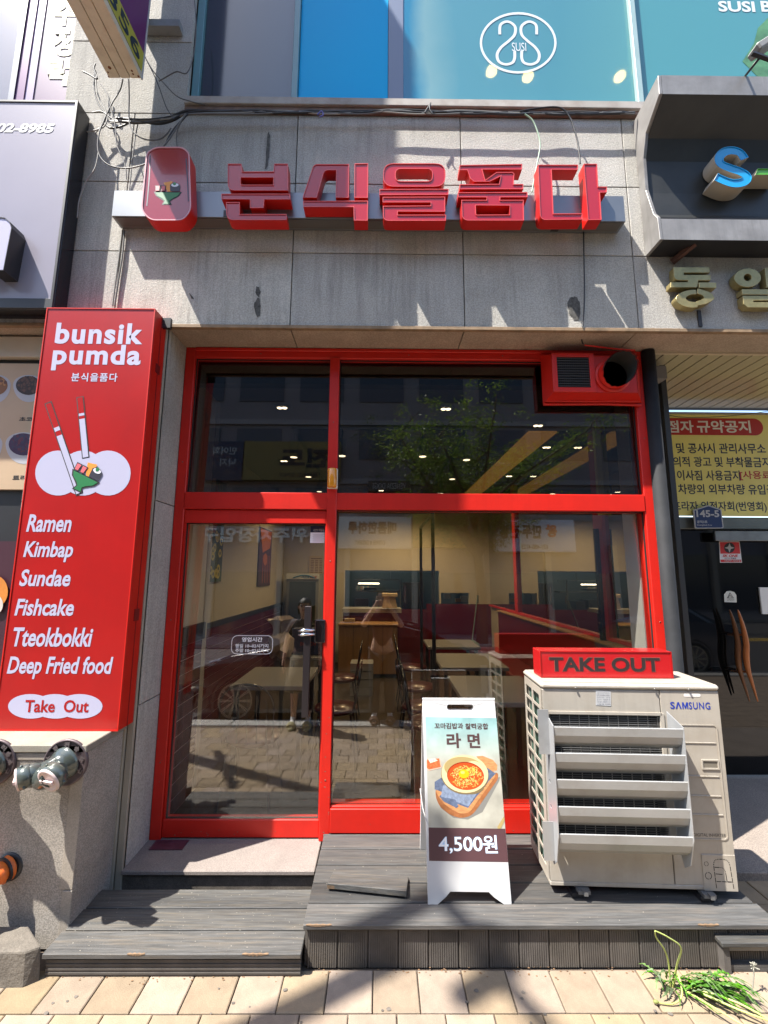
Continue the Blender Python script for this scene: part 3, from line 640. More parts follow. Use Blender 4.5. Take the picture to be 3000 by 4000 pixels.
m = MB(); n_ = 36; ringA = []; ringB = []
for k in range(n_):
    t = 2*math.pi*k/n_; ox, oz = rd*math.cos(t), rd*math.sin(t)
    ringA.append((c0.x+ox, Yb, c0.z+oz)); ex = .085+.05*(oz/rd)+.02*(ox/rd)+(.006*math.sin(k*3.7)); ringB.append((c0.x+ox*.99+.012, Yb-ex, c0.z+oz*.99+.01))
m.add(ringA+ringB, [(k, n_+k, n_+(k+1) % n_, (k+1) % n_) for k in range(n_)], True)
m.lathe((c0.x, Yb, c0.z), (0, -1, 0), [(0, rd+.018), (.012, rd+.018), (.013, rd)], 36)
m.build('duct', RED, fb)
m = MB(); ri = [(c0.x+(a-c0.x)*.97, b+.0, c0.z+(d-c0.z)*.97) for a, b, d in ringA]; rj = [(c0.x+(a-c0.x)*.975, b, c0.z+(d-c0.z)*.975) for a, b, d in ringB]
m.add(ri+rj, [(k, (k+1) % n_, n_+(k+1) % n_, n_+k) for k in range(n_)], True); m.add(ri, [tuple(range(n_))])
up_ = [ringB[k] for k in range(n_)]
m.build('duct_lining', mat('dark duct lining', (.018, .018, .017), .6), fb)  # inside of the duct in a near-black colour
m = MB()   # black rim over the upper half
seg = [k for k in range(-4, 19)]
rr_ = [ringB[k % n_] for k in seg]
vs = [(a+(a-c0.x)*.02, b-.004, d+(d-c0.z)*.02) for a, b, d in rr_]+[(a+(a-c0.x)*.02, b+.07, d+(d-c0.z)*.02) for a, b, d in rr_]; L = len(seg)
m.add(vs, [(i, i+1, L+i+1, L+i) for i in range(L-1)], True); m.build('duct_hood', mat('black duct', (.02, .024, .022), .4), fb)
# amber beacon on the mullion
bc = thing('warning_beacon', at(1299, 1900, 2.98), 'amber warning beacon fixed on the red mullion above the transom', 'beacon')
a, b_ = at(1280, 1910, 2.99), at(1320, 1832, 2.99)
B(a.x, b_.x, 2.975, 3.0, a.z, b_.z).build('back_plate', mat('cream plate', (.7, .66, .55), .5), bc, bevel=.003)
m = MB(); cx_ = (a.x+b_.x)/2-.003; m.lathe((cx_, 2.975, a.z+.006), (0, 0, 1), [(0, 0), (0, .028), (.012, .033), (b_.z-a.z-.014, .033), (b_.z-a.z-.008, .028), (b_.z-a.z-.008, 0)], 20)
m.build('lens', mat('amber plastic', (.75, .28, .01), .2, spec=.6, coat=.4), bc)

# ================================================================== the channel-letter sign
YBm = 2.615
bm = thing('sign_beam', (-.1, 2.67, 4.3), 'grey aluminium box beam carrying the red letters', 'sign beam')
xa, xb = X(440, 800, YBm), X(2443, 850, YBm); za, zb = Z(1500, 855, YBm), Z(1500, 755, YBm)
B(xa, xb, YBm, 2.722, za, zb).build('beam', GREYM, bm, bevel=.002)
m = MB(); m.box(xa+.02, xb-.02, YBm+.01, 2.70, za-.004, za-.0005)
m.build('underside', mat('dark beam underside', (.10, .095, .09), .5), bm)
m = MB(); q = [at(870, 872, YBm-.0), at(905, 900, YBm)]; m.box(X(868, 885, YBm-.01), X(892, 885, YBm-.01), YBm-.004, YBm-.001, za+.002, za+.05); m.build('bracket', BLACK, bm)
m = MB(); m.box(X(2170, 900, YBm), X(2200, 900, YBm), YBm+.02, 2.70, za-.008, za-.004); m.build('bracket', BLACK, bm)
YL_ = 2.535
PS = fplane(YL_); LD = YBm-YL_       # letter depth
RS = mat('red return metal', (.50, .010, .006), .35, var=.05, vs=6, spec=.4)
RT = mat('pink red trim', (.60, .07, .07), .35)
FACE = mat('red acrylic face', (.38, .009, .018), .22, spec=.5, coat=.15, var=.04, vs=2)
def rc(pts, idx, r=10):      # round the listed corners
    out = []; n = len(pts)
    for i, p in enumerate(pts):
        if i in idx:
            a, b, c = Vector(pts[i-1]), Vector(p), Vector(pts[(i+1) % n]); rr = min(r, (a-b).length*.45, (c-b).length*.45)
            s0, s1 = b+(a-b).normalized()*rr, b+(c-b).normalized()*rr
            for k in range(6):
                t = k/5; out.append(tuple(s0*(1-t)**2+b*2*t*(1-t)+s1*t*t))
        else: out.append(p)
    return out
def ccw(p):
    ar = sum(p[i-1][0]*p[i][1]-p[i][0]*p[i-1][1] for i in range(len(p)))
    return p if ar > 0 else p[::-1]
def inset(p, d, hole=False):
    p = ccw(p); n = len(p); out = []; s_ = -1 if hole else 1
    for i in range(n):
        a, b, c = Vector(p[i-1]), Vector(p[i]), Vector(p[(i+1) % n]); e1, e2 = (b-a), (c-b)
        if e1.length < 1e-6 or e2.length < 1e-6: out.append(tuple(b)); continue
        e1.normalize(); e2.normalize(); n1, n2 = Vector((-e1.y, e1.x)), Vector((-e2.y, e2.x)); k = max(.35, 1+n1.dot(n2)); out.append(tuple(b+(n1+n2)*(d*s_/k)))
    return out
def chan(par, pl, outer, holes=(), depth=LD, names=('return', 'rim', 'face'), mats=None, rim=.0045):
    mats = mats or (RS, RT, FACE)
    outer = ccw(outer); holes = [ccw(h) for h in holes]; io = inset(outer, rim); ih = [inset(h, rim, True) for h in holes]
    m = MB(); loops = [(outer, 1)]+[(h, -1) for h in holes]
    for lp, sg in loops:      # outer walls
        n = len(lp); vs = [pl.p(a, b, 0) for a, b in lp]+[pl.p(a, b, -depth) for a, b in lp]
        m.add(vs, [(i, i+n, (i+1) % n+n, (i+1) % n) if sg > 0 else ((i+1) % n, (i+1) % n+n, i+n, i) for i in range(n)])
    m.build(names[0], mats[0], par)
    m = MB()
    for a_, b_, sg in [(outer, io, 1)]+[(h, g, -1) for h, g in zip(holes, ih)]:
        n = len(a_); vs = [pl.p(u, v, .001) for u, v in a_]+[pl.p(u, v, .001) for u, v in b_]+[pl.p(u, v, -.008) for u, v in b_]
        fs = [(i, (i+1) % n, (i+1) % n+n, i+n) for i in range(n)]+[(i+n, (i+1) % n+n, (i+1) % n+2*n, i+2*n) for i in range(n)]
        if sg < 0: fs = [tuple(reversed(q)) for q in fs]
        m.add(vs, fs)
    m.build(names[1], mats[1], par)
    m = MB(); m.flat(pl, io, ih, -.004); m.build(names[2], mats[2], par)
zA = (500, 550, 2.212); zB = (1200, 550, 2.552); zC = (1750, 550, 2.37)
GL = 'red channel letters of the shop name'
def letter(cx_, lab):
    p = PS.px(*cx_); return thing('channel_letter', (p[0], YL_+.1, p[1]), lab, 'sign letter', GL)
L1 = letter((1000, 700), 'first red syllable 분 of the shop name, next to the plain red lightbox')
chan(L1, PS, PS.pxs(rc([(862, 198), (980, 198), (988, 266), (1257, 265), (1263, 198), (1381, 198), (1384, 430), (862, 430)], [7], 60), zA), [PS.pxs(rc([(974, 318), (1256, 318), (1254, 380), (974, 380)], [3], 16), zA)])
chan(L1, PS, PS.pxs([(806, 458), (1400, 458), (1403, 507), (1178, 507), (1173, 581), (1055, 581), (1053, 507), (808, 505)], zA))
chan(L1, PS, PS.pxs(rc([(847, 531), (965, 530), (966, 633), (1370, 633), (1371, 685), (850, 685)], [5], 60), zA))
L2 = letter((1330, 700), 'second red syllable 식 of the shop name')
chan(L2, PS, PS.pxs(rc([(65, 232), (418, 232), (415, 568), (284, 566), (288, 294), (172, 293), (95, 568), (-46, 566)], [0, 5], 40), zB))
chan(L2, PS, PS.pxs([(472, 227), (608, 225), (605, 568), (470, 567)], zB))
chan(L2, PS, PS.pxs([(-42, 600), (606, 598), (603, 796), (465, 794), (462, 661), (-38, 660)], zB))
L3 = letter((1610, 700), 'third red syllable 을 of the shop name with an oval ring on top')
chan(L3, PS, PS.pxs(rc([(757, 225), (1380, 225), (1377, 457), (757, 457)], [0, 1, 2, 3], 115), zB), [PS.pxs(rc([(882, 280), (1246, 280), (1246, 402), (882, 402)], [0, 1, 2, 3], 50), zB)])
chan(L3, PS, PS.pxs([(720, 482), (1410, 480), (1408, 538), (722, 540)], zB))
chan(L3, PS, PS.pxs(rc([(752, 560), (1375, 558), (1376, 707), (903, 705), (903, 738), (1383, 737), (1383, 797), (758, 797), (755, 650), (1230, 646), (1231, 614), (752, 614)], [7], 55), zB))
L4 = letter((1920, 700), 'fourth red syllable 품 of the shop name')
chan(L4, PS, PS.pxs([(107, 225), (687, 215), (685, 266), (318, 266), (345, 362), (450, 290), (598, 290), (614, 306), (609, 401), (697, 400), (697, 448), (108, 448), (108, 403), (472, 400), (488, 328), (385, 378), (240, 378), (206, 350), (178, 272), (107, 272)], zC))
chan(L4, PS, PS.pxs(rc([(92, 478), (735, 475), (738, 522), (485, 523), (484, 548), (700, 548), (704, 738), (130, 738), (124, 548), (357, 548), (356, 523), (94, 523)], [7], 60), zC), [PS.pxs(rc([(257, 598), (570, 600), (570, 683), (260, 685)], [3], 14), zC)])
L5 = letter((2210, 700), 'last red syllable 다 of the shop name with a tall upright stroke')
chan(L5, PS, PS.pxs(rc([(833, 222), (1205, 222), (1202, 268), (960, 267), (977, 674), (1243, 673), (1246, 729), (853, 733)], [7], 55), zC))
chan(L5, PS, PS.pxs([(1256, 213), (1380, 213), (1391, 425), (1472, 425), (1470, 478), (1407, 480), (1422, 732), (1296, 734)], zC))
# plain lightbox at the left end of the beam
lb = thing('sign_lightbox', (PS.px(650, 700)[0], YL_+.1, PS.px(650, 700)[1]), 'rounded red lightbox with a green food bowl at the left end of the letter row', 'sign')
PB = fplane(2.52); out = rc([(158, 100), (235, 52), (470, 52), (532, 100), (548, 600), (480, 688), (190, 688), (112, 600)], range(8), 70)
chan(lb, PB, PB.pxs(out, zA), (), YBm-2.52, rim=.008, mats=(RS, mat('pale rim', (.55, .25, .28), .3), mat('rose red face', (.28, .02, .03), .16, coat=.4)))
def bowl_emblem(par, pl, f, h, s=1.):
    # f maps emblem coordinates (x right, y up, -1..1) onto the plane
    P_ = lambda pts: [f(a, b) for a, b in pts]
    GR = mat('print green', (.01, .16, .045), .5); OR = mat('print orange', (.75, .27, .03), .5); KB = mat('print seaweed', (.02, .02, .035), .5); PI = mat('print pink', (.62, .12, .14), .5)
    m = MB(); m.flat(pl, ccw(P_([(-.85, -.05), (.85, -.05), (.7, -.35), (.35, -.6), (.2, -.72), (.3, -.98), (-.3, -.98), (-.2, -.72), (-.35, -.6), (-.7, -.35)])), (), h); m.build('bowl_outline', INK, par)
    m = MB(); m.flat(pl, ccw(P_([(-.74, -.1), (.74, -.1), (.6, -.35), (.28, -.55), (.13, -.7), (.2, -.92), (-.2, -.92), (-.13, -.7), (-.28, -.55), (-.6, -.35)])), (), h+.001); m.build('bowl_print', GR, par)
    m = MB(); m.flat(pl, ccw(P_([(-.3, .6), (.22, .72), (.25, -.04), (-.02, -.04)])), (), h+.001); m.build('food_print', OR, par)
    m = MB(); m.flat(pl, ccw(P_([(.1, .45), (.15, -.03), (.72, -.03), (.72, .4), (.55, .55), (.25, .58)])), (), h+.002); m.build('food_print', KB, par)
    m = MB(); m.flat(pl, ccw(P_([(.4+.22*math.cos(i*.39), .42+.13*math.sin(i*.39)) for i in range(16)])), (), h+.003); m.build('food_print', INKW, par)
    m = MB(); m.flat(pl, ccw(P_([(.38+.1*math.cos(i*.78), .5+.12*math.sin(i*.78)) for i in range(8)])), (), h+.004); m.build('food_print', GR, par)
    for dx in (-.62, -.28):
        m = MB(); m.flat(pl, ccw(P_([(dx-.17, .38), (dx+.17, .38), (dx+.13, -.03), (dx-.13, -.03)])), (), h+.0025); m.build('food_print', INK, par)
        m = MB(); m.flat(pl, ccw(P_([(dx-.12, .33), (dx+.12, .33), (dx+.09, 0), (dx-.09, 0)])), (), h+.0035); m.build('food_print', PI, par)
cE = PB.px(655, 745); sE = PB.px(720, 745)[0]-cE[0]
bowl_emblem(lb, PB, lambda a, b: (cE[0]+a*sE*1.0, cE[1]+b*sE*.95), -.0032)
m = MB()
for pts in ([(190, 120), (180, 330), (160, 560)], [(500, 150), (512, 330), (520, 520)]): band(m, PB, [(zA[0]+a/zA[2], zA[1]+b/zA[2]) for a, b in pts], .008, -.003)
m.build('edge_line', mat('dark plum line', (.05, .02, .05), .4), lb)

# ================================================================== upright red sign at the left
YV = 2.575
vs_ = thing('upright_sign', (-1.85, 2.65, .93), 'tall red upright lightbox listing dishes in white on the left pillar', 'sign')
PV = fplane(YV); vx0, vx1 = X(184, 1206, YV), -1.466; vz0, vz1 = .935, 3.505
PV0 = PV.px(100, 2862)[0]
m = MB(); m.box(vx0, vx1, YV+.004, 2.722, vz0, vz1); m.build('case', RED, vs_, bevel=.003)
m = MB(); m.flat(PV, [(vx0+.006, vz0+.006), (vx1-.006, vz0+.006), (vx1-.006, vz1-.006), (vx0+.006, vz1-.006)], (), 0); m.build('face', REDL, vs_)
m = MB(); m.prism(PV, [(vx0, vz0), (vx1, vz0), (vx1, vz1), (vx0, vz1)], [[(vx0+.006, vz0+.006), (vx1-.006, vz0+.006), (vx1-.006, vz1-.006), (vx0+.006, vz1-.006)]], -.004, .004); m.build('edge_trim', RED, vs_)
m = MB(); m.box(vx1, vx1+.002, 2.655, 2.660, vz0, vz1); m.box(vx1+.0005, vx1+.004, 2.63, 2.68, 1.53, 1.60); m.box(vx1+.0005, vx1+.004, 2.63, 2.68, 3.1, 3.16); m.build('seam', mat('dark red seam', (.16, .005, .005), .5), vs_)
m = MB(); m.box(vx1-.01, vx1+.055, 2.665, 2.69, 3.43, 3.50); m.build('bracket', BLACK, vs_)
V = mat('lilac white vinyl', (.42, .41, .54), .45)
zD = (0, 1200, 1.659)
def vt(s, x0, y0, x1, y1, b=.03, sh=0., res=3, nm='lettering', sp=1.):
    m = MB(); m.text(PV, s, trect(PV, x0, y0, x1, y1), .0012, b, sh, sp, res=res); m.build(nm, V, vs_)
vt('bunsik', 213, 1264, 563, 1343, .034, res=5, sp=1.12); vt('pumda', 199, 1348, 555, 1447, .034, res=5, sp=1.12); vt('분식을품다', 277, 1458, 461, 1490, .02, sp=1.15)
for s, x0, y0, x1, y1 in (('Ramen', 102, 2010, 284, 2078), ('Kimbap', 88, 2115, 290, 2195), ('Sundae', 74, 2225, 280, 2290), ('Fishcake', 56, 2340, 293, 2405), ('Tteokbokki', 46, 2452, 366, 2526), ('Deep Fried food', 24, 2565, 444, 2652)):
    vt(s, x0, y0, x1, y1, .025, .16)
def cloud(mb, pl, cs, h):    # union of circles given in photo px, drawn as layered discs
    for k, (cx_, cy_, rx, ry) in enumerate(cs): mb.flat(pl, [pl.px(cx_+rx*math.cos(i*.2), cy_-ry*math.sin(i*.2)) for i in range(31)], (), h+.00005*k)
m = MB(); cloud(m, PV, [(228, 1848, 90, 88), (325, 1848, 90, 88), (422, 1848, 89, 88)], .001); m.build('cloud_print', V, vs_)
m = MB(); cloud(m, PV, [(120, 2759, 88, 48), (216, 2759, 88, 48), (312, 2759, 89, 48)], .001); m.build('cloud_print', V, vs_)
m = MB(); m.text(PV, 'Take  Out', trect(PV, 96, 2734, 350, 2782), .0022, .02); m.build('lettering', REDL, vs_)
for (x0, y0, x1, y1) in ((188, 1572, 312, 1932), (313, 1550, 336, 1790)):
    Vv = Vector((x1-x0, y1-y0)); T = lambda t: (x0+Vv.x*t, y0+Vv.y*t)
    m = MB(); band(m, PV, [T(0), T(1)], .046, .0016, 2); m.build('chopstick_outline', INK, vs_)
    m = MB(); band(m, PV, [T(.012), T(.38)], .034, .0024, 2); m.build('chopstick_print', REDL, vs_)
    m = MB(); band(m, PV, [T(.27), T(.31)], .034, .0028, 2); band(m, PV, [T(.36), T(.985)], .034, .0028, 2); m.build('chopstick_print', V, vs_)
cE2 = PV.px(340, 1855); bowl_emblem(vs_, PV, lambda a, b: (cE2[0]+(a*math.cos(.45)+b*math.sin(.45))*.115, cE2[1]+(-a*math.sin(.45)+b*math.cos(.45))*.115), .0032)

# ================================================================== dark-framed sign top left
YD = 2.60
ds = thing('lightbox_sign', (-3, 2.66, 4.3), 'large black edged grey lilac lightbox with a phone number at the upper left', 'sign')
PDk = fplane(YD); dx1 = -2.15; dz0, dz1 = 3.515, 5.105
m = MB(); m.box(-5.2, dx1, YD+.006, 2.72, dz0, dz1); m.build('case', mat('black lacquer', (.012, .013, .018), .25), ds, bevel=.003)
m = MB(); m.prism(PDk, [(-5.2, dz0), (dx1, dz0), (dx1, dz1), (-5.2, dz1)], [[(-5.18, dz0+.07), (dx1-.018, dz0+.07), (dx1-.018, dz1-.018), (-5.18, dz1-.018)]], -.006, .006); m.build('edge_trim', BLACK, ds, bevel=.002)
m = MB(); m.flat(PDk, [(-5.2, dz0+.07), (dx1-.018, dz0+.07), (dx1-.018, dz1-.018), (-5.2, dz1-.018)], (), .0); m.build('face', mat('grey lilac acrylic', (.27, .25, .30), .28, var=.05, vs=1.5), ds)
m = MB(); m.text(PDk, '402-8985', trect(PDk, -52, 484, 216, 518), .002, .04, .2, res=4); m.build('lettering', WHITE, ds)
PDn = fplane(YD-.11); q = PDn.pxs([(-140, 1058), (-140, 900), (-110, 865), (-60, 848), (-5, 847), (20, 850), (38, 866), (46, 890), (14, 1056), (-40, 1056), (-25, 930), (-70, 930), (-90, 1058)])
chan(ds, PDn, q, (), .11, ('letter_return', 'letter_rim', 'letter_face'), (BLACK, BLACK, mat('lilac letter face', (.45, .43, .58), .3)), .004)

# ================================================================== projecting blade sign at the very top left
CRM = mat('cream painted metal', (.62, .54, .40), .45, var=.08, vs=5, stain=.35, ss=9, stain_col=(.25, .13, .06))
bs_ = thing('blade_sign', (-1.84, 2.0, 5.3), 'cream edged projecting blade sign with yellow number band above the dark lightbox', 'sign')
bx0, bx1, by1, bz = -1.955, -1.727, 2.60, 5.30; BH = 9.8; by0 = 1.70
for a, b_ in ((bx0, bx0+.078), (bx0+.083, bx0+.150), (bx0+.155, bx1)): B(a, b_, by0, by1, bz, bz+.05).build('bottom_panel', CRM, bs_, bevel=.002)
B(bx0+.003, bx1-.003, by0+.01, by1-.01, bz+.03, BH).build('core', mat('dark core', (.03, .02, .02), .6), bs_)
PBs = PL((bx1, 0, 0), (0, 1, 0), (0, 0, 1))
m = MB(); m.flat(PBs, [(by0, bz+.05), (by1, bz+.05), (by1, bz+.21), (by0, bz+.21)], (), .002); m.build('number_band', mat('yellow green band', (.42, .38, .04), .5), bs_)
m = MB(); m.flat(PBs, [(by0, bz+.21), (by1, bz+.21), (by1, BH), (by0, BH)], (), .002); m.build('side_face', mat('plum face', (.13, .02, .12), .35), bs_)
m = MB(); m.text(PBs, '404.2356', (by1-.98, by1-.045, bz+.072, bz+.19), .004, .02, res=4); m.build('lettering', mat('navy black', (.01, .02, .03), .5), bs_)
m = MB(); m.flat(PBs, ell(by1-.62, bz+.35, .10, .10), [ell(by1-.62, bz+.35, .06, .06)], .004); m.build('emblem', mat('deep plum print', (.05, .005, .06), .4), bs_)
m = MB(); m.box(bx1-.004, bx1+.006, by1-.004, by1+.01, bz, BH); m.build('edge_strip', WHITE, bs_)
m = MB()
for z_ in (5.95, 7.4): m.box(bx1-.15, bx1-.09, by1, 2.72, z_, z_+.05); m.box(bx1-.10, bx1+.20, 2.66, 2.722, z_-.1, z_-.04)
m.build('wall_bracket', mat('bracket grey', (.25, .26, .26), .6, stain=.5, ss=10), bs_)
m = MB()
for px_, py_, rr in ((428, 265, .012), (422, 283, .006), (424, 300, .006), (515, 277, .008), (520, 290, .007), (541, 299, .008)):
    q = atz(px_, py_, bz-.001); m.lathe((q.x, q.y, bz+.0005), (0, 0, -1), [(0, rr), (.002, rr*.8), (.003, 0)], 8)
m.build('rust_spot', mat('rust', (.16, .06, .025), .9, var=.3, vs=80), bs_)

# ================================================================== concrete-grey sign box top right
cs = thing('canopy_sign', (3.1, 2.6, 4.5), 'weathered grey metal sign box with blue S letter at the upper right', 'sign')
WM = mat('weathered grey metal', (.26, .25, .24), .5, metal=.25, var=.22, vs=4, streak=.5, stain=.65, ss=3, stain_col=(.13, .12, .11))
DK = mat('shadow dark weathered panel', (.018, .019, .018), .5, var=.3, vs=3, stain=.45, ss=2, stain_col=(.05, .05, .047))  # weathered panel, base colour darkened to carry the shadow inside the hood
sx = 1.849; fT, fB = 2.43, 2.56
prof = [(2.722, 4.035), (2.56, 4.03), (2.565, 4.20), (2.60, 4.26), (2.655, 4.5), (2.65, 4.75), (2.60, 4.90), (2.435, 5.01), (2.43, 5.152), (2.722, 5.13)]
PX_ = PL((sx, 0, 0), (0, 1, 0), (0, 0, 1))
m = MB(); m.prism(PX_, prof, (), 0, .022); m.build('side_plate', WM, cs, bevel=.002)
XR = 4.3
def strip(q, nm, mt):
    m = MB(); n = len(q); m.add([(sx+.022, a, b) for a, b in q]+[(XR, a, b) for a, b in q], [(i, i+1, n+i+1, n+i) for i in range(n-1)]); m.build(nm, mt, cs)
strip([(2.722, 4.035), (2.56, 4.03)], 'underside', BLACK); strip([(2.56, 4.03), (2.565, 4.19)], 'lower_band', WM)
strip([(2.565, 4.20), (2.63, 4.205), (2.672, 4.32), (2.68, 4.5), (2.672, 4.75), (2.62, 4.88), (2.435, 5.01)], 'recessed_panel', DK)
strip([(2.435, 5.01), (2.43, 5.152)], 'upper_band', WM); strip([(2.43, 5.152), (2.722, 5.13)], 'top', WM)
strip([(2.5655, 4.19), (2.5655, 4.20)], 'groove', INK)
YS = 2.56; PSs = fplane(YS); zS = (2000, 0, 1.659); BL_ = mat('cyan blue face', (.01, .30, .62), .25, spec=.5); CR_ = mat('cream letter return', (.42, .37, .30), .5)
Sp = [(1500, 1055), (1470, 985), (1420, 972), (1372, 985), (1348, 1020), (1350, 1060), (1400, 1095), (1470, 1110), (1512, 1135), (1510, 1165), (1470, 1185), (1400, 1180), (1345, 1160)]
q = [(v.x, v.y) for v in catmull([Vector((*PSs.px(zS[0]+a/zS[2], zS[1]+b/zS[2]), 0)) for a, b in [(1508, 1030), (1478, 990), (1430, 975), (1375, 985), (1343, 1020), (1352, 1060), (1410, 1088), (1480, 1112), (1524, 1145), (1500, 1178), (1440, 1188), (1380, 1172), (1322, 1145)]], 4)]
chan(cs, PSs, stroke(q, .062), (), .11, ('letter_return', 'letter_rim', 'letter_face'), (CR_, BL_, BL_), .003)
chan(cs, PSs, PSs.pxs([(1592, 1093), (1760, 1095), (1760, 1133), (1576, 1133)], zS), (), .11, ('dash_return', 'dash_rim', 'dash_face'), (CR_, mat('green face', (.10, .38, .03), .3), mat('green face', (.10, .38, .03), .3)), .003)
# rusty strut beneath
m = MB(); m.bar(at(2625, 1025, 2.72), at(2720, 945, 2.60), .035, .03); tag(m.build('strut', mat('rusty brown', (.08, .035, .025), .85, var=.4, vs=20)), 'short rusty strut under the weathered grey sign box', 'strut')
# floodlight on top
fl = thing('floodlight', at(2910, 295, 2.45), 'small floodlight on a thin arm above the weathered grey sign box', 'lamp')
m = MB(); m.tube([at(2910, 298, 2.45), at(2968, 225, 2.2), at(2985, 190, 2.2)], .008, 6); m.build('arm', BLACK, fl)
m = MB(); c = at(2985, 180, 2.18); m.obox(c, (.07, 0, .05), (0, .04, 0), (-.012, 0, .02)); m.build('head', mat('pale lamp housing', (.22, .22, .21), .5), fl, bevel=.008)
m = MB(); m.bar(at(2938, 208, 2.15), at(3040, 245, 2.15), .02, .012); m.build('visor', BLACK, fl)
# old gold letters on the wall
GO = mat('tarnished gold', (.34, .28, .12), .35, metal=.55, var=.3, vs=9, stain=.5, ss=8, stain_col=(.16, .08, .03)); GOd = mat('tarnished gold side', (.05, .045, .03), .6)
zG = (2550, 1000, 3.687); YGo = 2.66; PG = fplane(YGo)
def gold(lab, polys, c):
    t = thing('gold_letter', (PG.px(*c)[0], 2.69, PG.px(*c)[1]), lab, 'sign letter', 'old gold letters on the granite')
    for o_, h_ in polys:
        m = MB(); m.prism(PG, ccw(PG.pxs(o_, zG)), [ccw(PG.pxs(k, zG)) for k in h_], -.05, 0); m.build('stroke', GO, t, bevel=.0015)
def hp_(cx_, cy_, rx, ry, a0, a1, n=16): return [(cx_+rx*math.cos(R(a0+(a1-a0)*i/n)), cy_+ry*math.sin(R(a0+(a1-a0)*i/n))) for i in range(n+1)]
gold('tarnished gold syllable 동 with a broken ring under the grey sign box', [
    (rc([(300, 160), (820, 160), (822, 238), (448, 238), (450, 270), (835, 272), (837, 350), (655, 350), (655, 378), (640, 450), (258, 450), (258, 375), (510, 375), (510, 350), (310, 345)], [14], 70), ()),
    ([(663, 380), (918, 382), (920, 457), (668, 455)], ()),
    (hp_(610, 612, 275, 130, 275, 85+0, 18)[::1]+[(648, 742-4), (645, 660)] if False else [(625, 485)]+hp_(610, 614, 276, 130, 262, 98, 16)+[(648, 738), (640, 660)]+hp_(610, 606, 130, 56, 100, 262, 12)+[(632, 550)], ()),
    ([(650, 465), (700, 480), (800, 510), (870, 560), (890, 610), (850, 650), (780, 685), (650, 712), (632, 650), (700, 630), (742, 600), (720, 565), (640, 540)], ())], (2710, 1120))
gold('tarnished gold syllable 일 at the right edge under the grey sign box', [
    (hp_(1368, 312, 192, 136, 0, 345, 28), [hp_(1368, 308, 56, 52, 0, 340, 18)]),
    ([(1610, 172), (1740, 172), (1745, 455), (1640, 455)], ()),
    ([(1283, 478), (1790, 480), (1790, 620), (1800, 640), (1450, 640), (1450, 662), (1800, 664), (1800, 742), (1370, 740), (1310, 690), (1296, 572), (1660, 572), (1660, 556), (1290, 554)], ())], (2930, 1120))
m = MB(); a, b_ = at(2724, 1212, YF-.006), at(2745, 1275, YF-.006); m.box(a.x, b_.x, YF-.006, YF+.002, b_.z, a.z); tag(m.build('conduit_strip', mat('black brown strip', (.02, .015, .013), .5, var=.5, vs=30)), 'short black strip on the granite below the broken gold ring', 'strip')

# ================================================================== cables
CB = mat('black cable', (.012, .012, .014), .5); CG = mat('grey cable', (.10, .095, .09), .55); CW = mat('pale cable', (.24, .23, .21), .55); CN = mat('green white wire', (.25, .36, .26), .5)
def cab(pts, r, m_, lab, Y=2.66, cat='cable', grp=None, ys=None):
    q = [at(a, b, (ys[i] if ys else Y)) for i, (a, b) in enumerate(pts)]; mb = MB(); mb.tube(catmull(q, 7), r, 5)
    return tag(mb.build('cable', m_), lab, cat, grp)
bun = [
 (CB, .008, [(455, 462), (560, 468), (660, 458), (735, 432), (850, 436), (1000, 431), (1140, 441), (1300, 436), (1500, 434), (1650, 440), (1800, 437), (2000, 447), (2150, 440), (2300, 446), (2478, 440)]),
 (CG, .006, [(440, 470), (560, 478), (700, 452), (800, 445), (1000, 446), (1150, 436), (1250, 440), (1420, 446), (1550, 431), (1700, 447), (1900, 440), (2100, 446), (2250, 436), (2478, 446)]),
 (CB, .0065, [(430, 474), (520, 476), (640, 478), (740, 440), (900, 432), (1080, 442), (1220, 432), (1400, 440), (1530, 428), (1680, 434), (1850, 446), (2030, 436), (2190, 448), (2400, 436), (2480, 444)]),
 (CW, .005, [(430, 480), (540, 470), (650, 466), (750, 445), (960, 440), (1100, 432), (1280, 446), (1460, 436), (1640, 446), (1780, 432), (2000, 440), (2200, 444), (2480, 437)])]
for k, (mm_, r_, p_) in enumerate(bun):
    cab(p_, r_, mm_, ['thick black cable along the top of the window sill', 'mid grey cable twisted along the window sill', 'thinner black cable twisted along the window sill', 'pale thin cable along the window sill'][k], 2.655, grp='cables along the sill')
cab([(2030, 436), (2080, 426), (2160, 418), (2200, 428), (2228, 462), (2242, 500), (2258, 560), (2266, 640)], .006, CB, 'black cable looping off the sill down behind the last red syllable', 2.65)
cab([(2050, 446), (2080, 470), (2100, 515), (2110, 560), (2106, 600), (2098, 640), (2085, 710), (2078, 750)], .0055, CN, 'green and white wire hanging behind the fourth and fifth red syllables', 2.645)
cab([(2280, 905), (2281, 1000), (2283, 1100), (2282, 1200), (2276, 1278)], .0045, CB, 'thin black cable hanging straight from the beam to the lintel', 2.71)
cab([(2276, 1282), (2271, 1310), (2274, 1335), (2280, 1345)], .005, CB, 'end of thin black cable crossing the soffit', 2.85)
cab([(2284, 1348), (2350, 1356), (2420, 1364), (2480, 1368)], .006, RED, 'red painted cable along the top edge of the extractor box', 2.85)
cab([(1660, 440), (1672, 420), (1682, 402), (1678, 425), (1690, 446)], .0055, CB, 'knotted black cable end sticking up from the sill', 2.63)
cab([(1240, 448), (1256, 434), (1262, 450), (1248, 456)], .005, mat('violet tie', (.10, .10, .35), .5), 'violet cable tie knotted on the sill bundle', 2.63)
